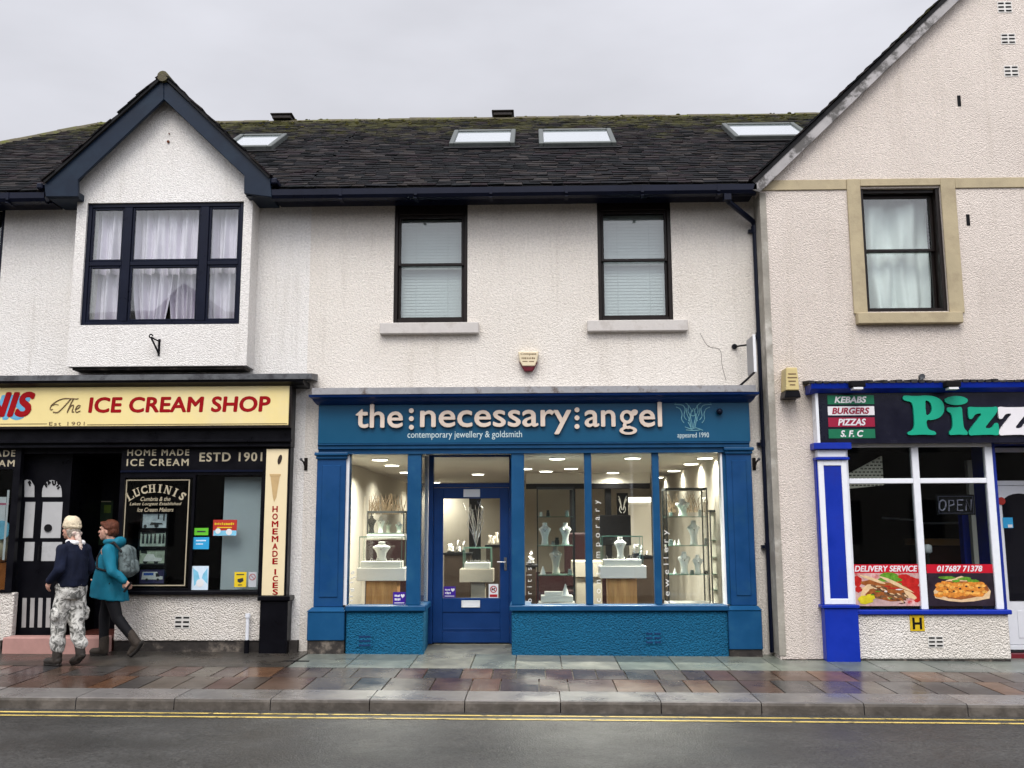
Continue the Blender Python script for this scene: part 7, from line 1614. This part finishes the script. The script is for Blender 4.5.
def head(c, yaw=0.0, pitch=0.0, s=1.0):
    """skull, jaw, nose, brow, lips, ears; faces -x before turning"""
    R_ = Euler((0, pitch, yaw)).to_matrix(); c = Vector(c)
    q = lambda x, y, z: tuple(c+R_ @ (Vector((x, y, z))*s))
    e = (0, pitch, yaw)
    P = [('e', q(.012, 0, .022), (.098*s, .077*s, .100*s), e), ('e', q(-.030, 0, -.045), (.062*s, .060*s, .078*s), e), ('e', q(-.052, 0, -.098), (.032*s, .034*s, .026*s), e),
         ('c', q(-.090, 0, .012), q(-.110, 0, -.028), .008*s, .0115*s), ('c', q(-.083, -.035, .028), q(-.083, .035, .028), .015*s, .015*s),
         ('c', q(-.088, -.018, -.066), q(-.088, .018, -.066), .010*s, .010*s), ('c', q(-.084, -.015, -.079), q(-.084, .015, -.079), .009*s, .009*s),
         ('e', q(.012, -.078, -.015), (.020*s, .010*s, .032*s), e), ('e', q(.012, .078, -.015), (.020*s, .010*s, .032*s), e), ('c', q(-.05, -.045, -.02), q(-.04, -.045, -.05), .022*s, .02*s), ('c', q(-.05, .045, -.02), q(-.04, .045, -.05), .022*s, .02*s)]
    return P, q
M_SKIN = mat('skin', (.52, .30, .22), .55, .12, 18, .15, 60, col2=(.55, .27, .20), c2scale=12)
M_EYE = mat('dark_eye', (.02, .014, .01), .2, .1, 5)
M_LIP = mat('lips', (.36, .12, .10), .5, .1, 20)
M_HAIR = mat('auburn_hair', (.10, .028, .012), .5, .45, 6, .6, 40, stretch=(30, 30, 5))
M_COAT = mat('teal_parka_cloth', (.004, .135, .205), .7, .16, 6, .25, 16, spec=.25)
M_COATD = mat('teal_seam', (.003, .055, .09), .7, .1, 6)
M_LEG = mat('black_leggings', (.007, .007, .009), .75, .3, 8, .2, 30, spec=.2)
M_BOOTB = mat('brown_suede_boot', (.040, .031, .024), .75, .4, 14, .4, 40)
M_SOLE = mat('boot_sole', (.022, .019, .017), .8, .3, 20, .4, 60)
M_PACK = mat('grey_backpack', (.13, .165, .165), .7, .3, 8, .3, 30, col2=(.04, .05, .05), c2scale=9)
M_STRAP = mat('black_strap', (.012, .012, .013), .7, .2, 10)
M_JUMP = mat('navy_jumper', (.008, .011, .026), .85, .3, 6, .4, 60, spec=.15)
M_HAT = mat('cream_knit_hat', (.66, .56, .40), .9, .12, 20, .8, 90)
M_SCARF = mat('pale_pink_scarf', (.60, .50, .43), .85, .15, 20, .4, 50, col2=(.45, .30, .27), c2scale=25)
M_COLLAR = mat('white_collar', (.74, .73, .73), .8, .05, 10)
M_GREYH = mat('grey_hair', (.34, .29, .24), .6, .4, 20, .5, 60, stretch=(30, 30, 5))
M_BOOTK = mat('dark_leather_boot', (.032, .026, .022), .55, .4, 12, .4, 40, col2=(.06, .05, .042), c2scale=8)
def camo():
    m = bpy.data.materials.new('grey_camouflage_cloth'); m.use_nodes = True; nt = m.node_tree; N = nt.nodes; L = nt.links; b = N['Principled BSDF']; tc = N.new('ShaderNodeTexCoord')
    n = N.new('ShaderNodeTexNoise'); n.inputs['Scale'].default_value = 11; n.inputs['Detail'].default_value = 3; n.inputs['Distortion'].default_value = 1.2; L.new(tc.outputs['Object'], n.inputs['Vector'])
    r = N.new('ShaderNodeValToRGB'); r.color_ramp.interpolation = 'CONSTANT'; e = r.color_ramp.elements; e[0].position = 0; e[0].color = (.13, .13, .12, 1); e[1].position = .42; e[1].color = (.34, .335, .31, 1)
    a = e.new(.49); a.color = (.60, .59, .55, 1); a = e.new(.60); a.color = (.42, .41, .38, 1); a = e.new(.66); a.color = (.22, .22, .20, 1)
    L.new(n.outputs['Fac'], r.inputs['Fac']); L.new(r.outputs['Color'], b.inputs['Base Color']); b.inputs['Roughness'].default_value = .85; b.inputs['Specular IOR Level'].default_value = .2
    n2 = N.new('ShaderNodeTexNoise'); n2.inputs['Scale'].default_value = 22; L.new(tc.outputs['Object'], n2.inputs['Vector']); bp = N.new('ShaderNodeBump'); bp.inputs['Strength'].default_value = .5; bp.inputs['Distance'].default_value = .02; L.new(n2.outputs['Fac'], bp.inputs['Height']); L.new(bp.outputs['Normal'], b.inputs['Normal']); return m
M_CAMO = camo()
def small(name, bmparts, m, parent): return blob(name, bmparts, m, parent, voxel=.005, smooth=1)

# ---- walker in the teal parka, profile to the left
g = ground_pt(103.5, 656.5)
p2 = thing('person', 'walker in teal hooded parka, black leggings and brown boots, carrying a backpack', 'person', g)
HC = (-.035, 0, 1.515); HP, hq = head(HC, yaw=.10, pitch=.06, s=.98)
lsh, lel, lwr = (.06, -.175, 1.27), (.155, -.245, 1.02), (.285, -.215, .915)
rsh, rel, rwr = (.05, .175, 1.27), (-.03, .24, 1.02), (-.165, .20, .93)
body = HP+[('c', (-.005, 0, 1.44), (.03, 0, 1.30), .052, .058)]
body += [('c', (.03, -.11, 1.26), (.03, .11, 1.26), .085, .085), ('c', (.03, 0, 1.24), (.02, 0, 1.0), .125, .115), ('c', (.025, -.06, .90), (.025, .06, .90), .11, .11), ('c', (.02, 0, 1.02), (.025, 0, .90), .12, .125)]
LEG2 = [[((.02, .085, .86), .088), ((-.055, .085, .47), .058), ((-.045, .085, .10), .042)], [((.05, -.085, .86), .088), ((.175, -.085, .47), .058), ((.415, -.085, .195), .042)]]
for l in LEG2: body.append(('k', l))
for a, b_, c_ in ((lsh, lel, lwr), (rsh, rel, rwr)): body += [('c', a, b_, .046, .038), ('c', b_, c_, .038, .026)]
lh = hand(lwr, (.55, .05, -.55), (-.3, -.1, -.8), .75, .95); rh_ = hand(rwr, (-.7, -.1, -.45), (-.2, -.8, .3), .6, .95)
body += [('c', (-.045, .085, .10), (-.155, .085, .045), .032, .024), ('c', (.415, -.085, .195), (.38, -.085, .07), .03, .024)]+lh+rh_
blob('body', body, M_SKIN, p2, voxel=.0075, smooth=2)
for sy in (-1, 1):
    small('eye', [('e', hq(-.086, sy*.030, .004), (.010, .012, .009), (0, 0, 0))], M_EYE, p2); small('eyebrow', [('c', hq(-.093, sy*.016, .030), hq(-.088, sy*.045, .030), .006, .005)], M_HAIR, p2)
small('mouth', [('c', hq(-.097, -.016, -.072), hq(-.097, .016, -.072), .006, .006)], M_LIP, p2)
blob('hair', [('e', hq(.030, 0, .048), (.100, .088, .092), (0, .25, .1)), ('e', hq(.062, 0, -.005), (.068, .080, .078), (0, 0, .1)), ('c', hq(-.062, -.045, .085), hq(.01, -.082, .03), .026, .022), ('c', hq(-.062, .045, .085), hq(.01, .082, .03), .026, .022), ('c', hq(-.068, -.02, .088), hq(-.068, .02, .088), .024, .024), ('c', hq(.035, -.080, .03), hq(.045, -.072, -.05), .020, .014)], M_HAIR, p2, voxel=.007, smooth=2, noise=(.008, 34, .5))
coat = [('c', 'loft', [(.030, 0, .685, .235, .205, -.03), (.022, 0, .80, .222, .20, -.02), (.006, 0, .95, .19, .187, 0), (.006, 0, 1.08, .165, .183, 0), (.022, 0, 1.20, .145, .188, 0), (.036, 0, 1.285, .118, .165, 0), (.040, 0, 1.335, .088, .105, 0), (.03, 0, 1.40, .072, .075, .02)]),
        ('k', [(lsh, .082), (lel, .066), (tuple(Vector(lwr)*.98+Vector(lel)*.02), .046)]), ('k', [(rsh, .082), (rel, .066), (rwr, .046)]), ('e', (.115, 0, 1.365), (.075, .115, .068), (0, -.5, 0)), ('c', (-.03, -.055, 1.375), (.06, -.085, 1.385), .024, .03), ('c', (-.03, .055, 1.375), (.06, .085, 1.385), .024, .03)]
blob('parka', coat, M_COAT, p2, voxel=.010, smooth=2, noise=(.020, 10, .6))
for l in LEG2: blob('leggings', [('k', [(p, r+.010) for p, r in l])], M_LEG, p2, voxel=.009, smooth=2)
blob('boot', [('c', (-.045, .085, .22), (-.04, .085, .085), .058, .060), ('c', (-.03, .085, .058), (-.175, .085, .050), .050, .040)], M_BOOTB, p2, voxel=.007, smooth=2); blob('boot_sole', [('c', (-.015, .075, .022), (-.185, .075, .020), .024, .022), ('c', (-.015, .1, .022), (-.185, .1, .020), .024, .022)], M_SOLE, p2, voxel=.006, smooth=1)
hl, tp = V3(.435, -.085, .165), V3(.335, -.085, .028)
blob('boot', [('c', (.345, -.085, .285), (.435, -.085, .165), .056, .060), ('k', [((.445, -.085, .155), .052), ((.390, -.085, .085), .046), ((.358, -.085, .048), .036)])], M_BOOTB, p2, voxel=.007, smooth=2)
blob('boot_sole', [('k', [((.495, -.085, .170), .026), ((.435, -.085, .075), .024), ((.375, -.085, .024), .022)]), ('k', [((.490, -.105, .170), .022), ((.432, -.105, .075), .022), ((.375, -.105, .024), .020)])], M_SOLE, p2, voxel=.006, smooth=1)
# backpack worn on the back, and the dark phone in the near hand
bp = thing('backpack', 'grey patterned backpack worn over the teal parka', 'backpack', Vector(g)+V3(.235, .03, .99))
o = V3(.235, .03, .99)
def loc(parts):
    out = []
    for p in parts:
        if p[0] == 'c': out.append(('c', tuple(Vector(p[1])-o), tuple(Vector(p[2])-o), *p[3:]))
        elif p[0] == 'e': out.append(('e', tuple(Vector(p[1])-o), *p[2:]))
        else: out.append(('k', [(tuple(Vector(a)-o), r) for a, r in p[1]]))
    return out
blob('sack', loc([('c', (.235, -.07, 1.04), (.215, -.06, 1.25), .085, .07), ('c', (.235, .11, 1.04), (.215, .10, 1.25), .085, .07), ('c', (.24, .02, 1.03), (.215, .02, 1.27), .09, .07)]), M_PACK, bp, voxel=.009, smooth=3, noise=(.008, 16, 1))
blob('front_pocket', loc([('c', (.305, -.04, 1.03), (.295, -.04, 1.12), .045, .04), ('c', (.305, .08, 1.03), (.295, .08, 1.12), .045, .04)]), M_PACK, bp, voxel=.008, smooth=2)
blob('shoulder_strap', loc([('k', [((.20, -.125, 1.26), .016), ((.10, -.125, 1.37), .016), ((-.02, -.13, 1.30), .016), ((-.085, -.14, 1.18), .015), ((-.06, -.185, 1.06), .014), ((.10, -.20, 1.02), .013), ((.19, -.13, 1.0), .012)])]), M_STRAP, bp, voxel=.007, smooth=1)
ph = V3(*lwr)+V3(.062, -.012, -.075); mb = MB(); mb.box(-.012, .012, -.035, .035, -.07, .07)
for i, v in enumerate(mb.v): mb.v[i] = tuple(Euler((0, .6, .3)).to_matrix() @ Vector(v)+Vector(g)+ph)
tag(build('phone', mb, M_BLACKM, at_=tuple(Vector(g)+ph), bevel=.004), 'dark phone held in the hand of the walker in teal', 'phone')

# ---- walker in the cream hat, back turned
g1 = ground_pt(66.0, 666.0)
p1 = thing('person', 'walker seen from behind in cream hat, navy jumper, grey camouflage trousers and dark boots', 'person', g1, rz=R(-24)); p1.scale = (.945, .945, .945)
HP, hq = head((-.065, 0, 1.64), yaw=.25, pitch=.0, s=1.0)
lsh, lel, lwr = (.015, -.165, 1.385), (.055, -.225, 1.16), (-.09, -.235, 1.03)
rsh, rel, rwr = (.01, .165, 1.385), (.03, .235, 1.15), (-.10, .225, 1.02)
LEG1 = [[((.0, -.075, .94), .092), ((-.085, -.070, .51), .060), ((-.085, -.065, .11), .043)], [((.02, .075, .94), .092), ((.055, .062, .52), .060), ((.165, .055, .165), .043)]]
body = HP+[('c', (-.035, 0, 1.555), (.010, 0, 1.42), .058, .062), ('c', (.01, -.11, 1.365), (.01, .11, 1.365), .07, .07), ('c', (.01, 0, 1.34), (.0, 0, 1.1), .11, .10), ('c', (.0, 0, 1.1), (.01, 0, .95), .10, .10), ('c', (.01, -.06, .95), (.01, .06, .95), .098, .098)]
for l in LEG1: body.append(('k', l))
for a, b_, c_ in ((lsh, lel, lwr), (rsh, rel, rwr)): body += [('c', a, b_, .05, .042), ('c', b_, c_, .042, .03)]
body += hand(lwr, (-.35, .0, -.8), (-.8, .1, .3), .45)+hand(rwr, (-.3, .0, -.9), (-.9, .1, .3), .45)+[('c', (-.085, -.065, .10), (-.21, -.065, .05), .034, .026), ('c', (.165, .055, .165), (.09, .055, .06), .034, .026)]
blob('body', body, M_SKIN, p1, voxel=.0075, smooth=2)
for sy in (-1, 1): small('eye', [('e', hq(-.086, sy*.030, .004), (.010, .012, .009), (0, 0, 0))], M_EYE, p1)
small('mouth', [('c', hq(-.097, -.016, -.072), hq(-.097, .016, -.072), .006, .006)], M_LIP, p1)
blob('hair', [('e', hq(.045, 0, -.035), (.070, .082, .075), (0, 0, .2)), ('c', hq(.02, -.075, -.02), hq(.04, -.065, -.09), .025, .02), ('c', hq(.02, .075, -.02), hq(.04, .065, -.09), .025, .02)], M_GREYH, p1, voxel=.007, smooth=1, noise=(.012, 40, .5))
blob('hat', [('e', hq(.012, 0, .055), (.112, .098, .105), (0, .1, .25)), ('e', hq(.015, 0, .035), (.118, .102, .048), (0, .1, .25)), ('c', hq(-.03, 0, .105), hq(.04, 0, .10), .06, .06)], M_HAT, p1, voxel=.007, smooth=2, noise=(.005, 40, 1))
blob('scarf', [('c', hq(.085, -.05, -.055), hq(.085, .05, -.055), .032, .032), ('k', [(hq(.100, -.02, -.06), .032), (hq(.140, -.035, -.14), .036), (hq(.172, -.04, -.23), .030), (hq(.185, -.05, -.31), .014)]), ('k', [(hq(.098, .01, -.06), .026), (hq(.125, .0, -.13), .020), (hq(.140, .005, -.175), .010)])], M_SCARF, p1, voxel=.006, smooth=1, noise=(.006, 45, 1))
blob('collar', [('c', (-.04, -.06, 1.485), (.06, -.07, 1.475), .028, .034), ('c', (-.04, .06, 1.485), (.06, .07, 1.475), .028, .034), ('c', (.085, -.06, 1.47), (.085, .06, 1.47), .032, .032)], M_COLLAR, p1, voxel=.007, smooth=2)
blob('jumper', [('c', 'loft', [(.012, 0, .945, .158, .182, 0), (.015, 0, 1.04, .165, .188, 0), (.012, 0, 1.15, .155, .178, 0), (.014, 0, 1.28, .150, .182, 0), (.016, 0, 1.38, .132, .185, 0), (.016, 0, 1.45, .098, .145, 0), (.014, 0, 1.50, .070, .082, 0)]), ('k', [(lsh, .078), (lel, .066), (lwr, .050)]), ('k', [(rsh, .078), (rel, .066), (rwr, .050)])], M_JUMP, p1, voxel=.010, smooth=2, noise=(.016, 11, .7))
blob('trousers', [('c', 'loft', [(.012, 0, .80, .130, .165, 0), (.012, 0, .90, .148, .178, 0), (.012, 0, 1.02, .140, .172, 0)])]+[('k', [(l[0][0], .112), (tuple((Vector(l[0][0])+Vector(l[1][0]))/2), .104), (l[1][0], .090), (tuple((Vector(l[1][0])+Vector(l[2][0]))/2), .084), (tuple(Vector(l[2][0])+V3(0, 0, .10)), .074)]) for l in LEG1]+[('e', (-.035, -.190, .62), (.075, .030, .085), (0, 0, 0)), ('e', (.05, .190, .62), (.075, .030, .085), (0, 0, 0))], M_CAMO, p1, voxel=.010, smooth=2, noise=(.020, 11, .8))
blob('boot', [('c', (-.085, -.065, .27), (-.085, -.065, .09), .062, .058), ('c', (-.07, -.065, .062), (-.255, -.065, .052), .052, .042)], M_BOOTK, p1, voxel=.008, smooth=2, noise=(.004, 30, 1)); blob('boot_sole', [('c', (-.045, -.080, .020), (-.265, -.080, .018), .022, .020), ('c', (-.045, -.050, .020), (-.265, -.050, .018), .022, .020)], M_SOLE, p1, voxel=.006, smooth=1)
blob('boot', [('c', (.120, .055, .33), (.170, .055, .155), .062, .058), ('k', [((.18, .055, .13), .054), ((.11, .055, .08), .048), ((.04, .055, .055), .040)])], M_BOOTK, p1, voxel=.008, smooth=2, noise=(.004, 30, 1)); blob('boot_sole', [('k', [((.225, .055, .13), .026), ((.14, .055, .050), .024), ((.04, .055, .022), .022)])], M_SOLE, p1, voxel=.006, smooth=1)
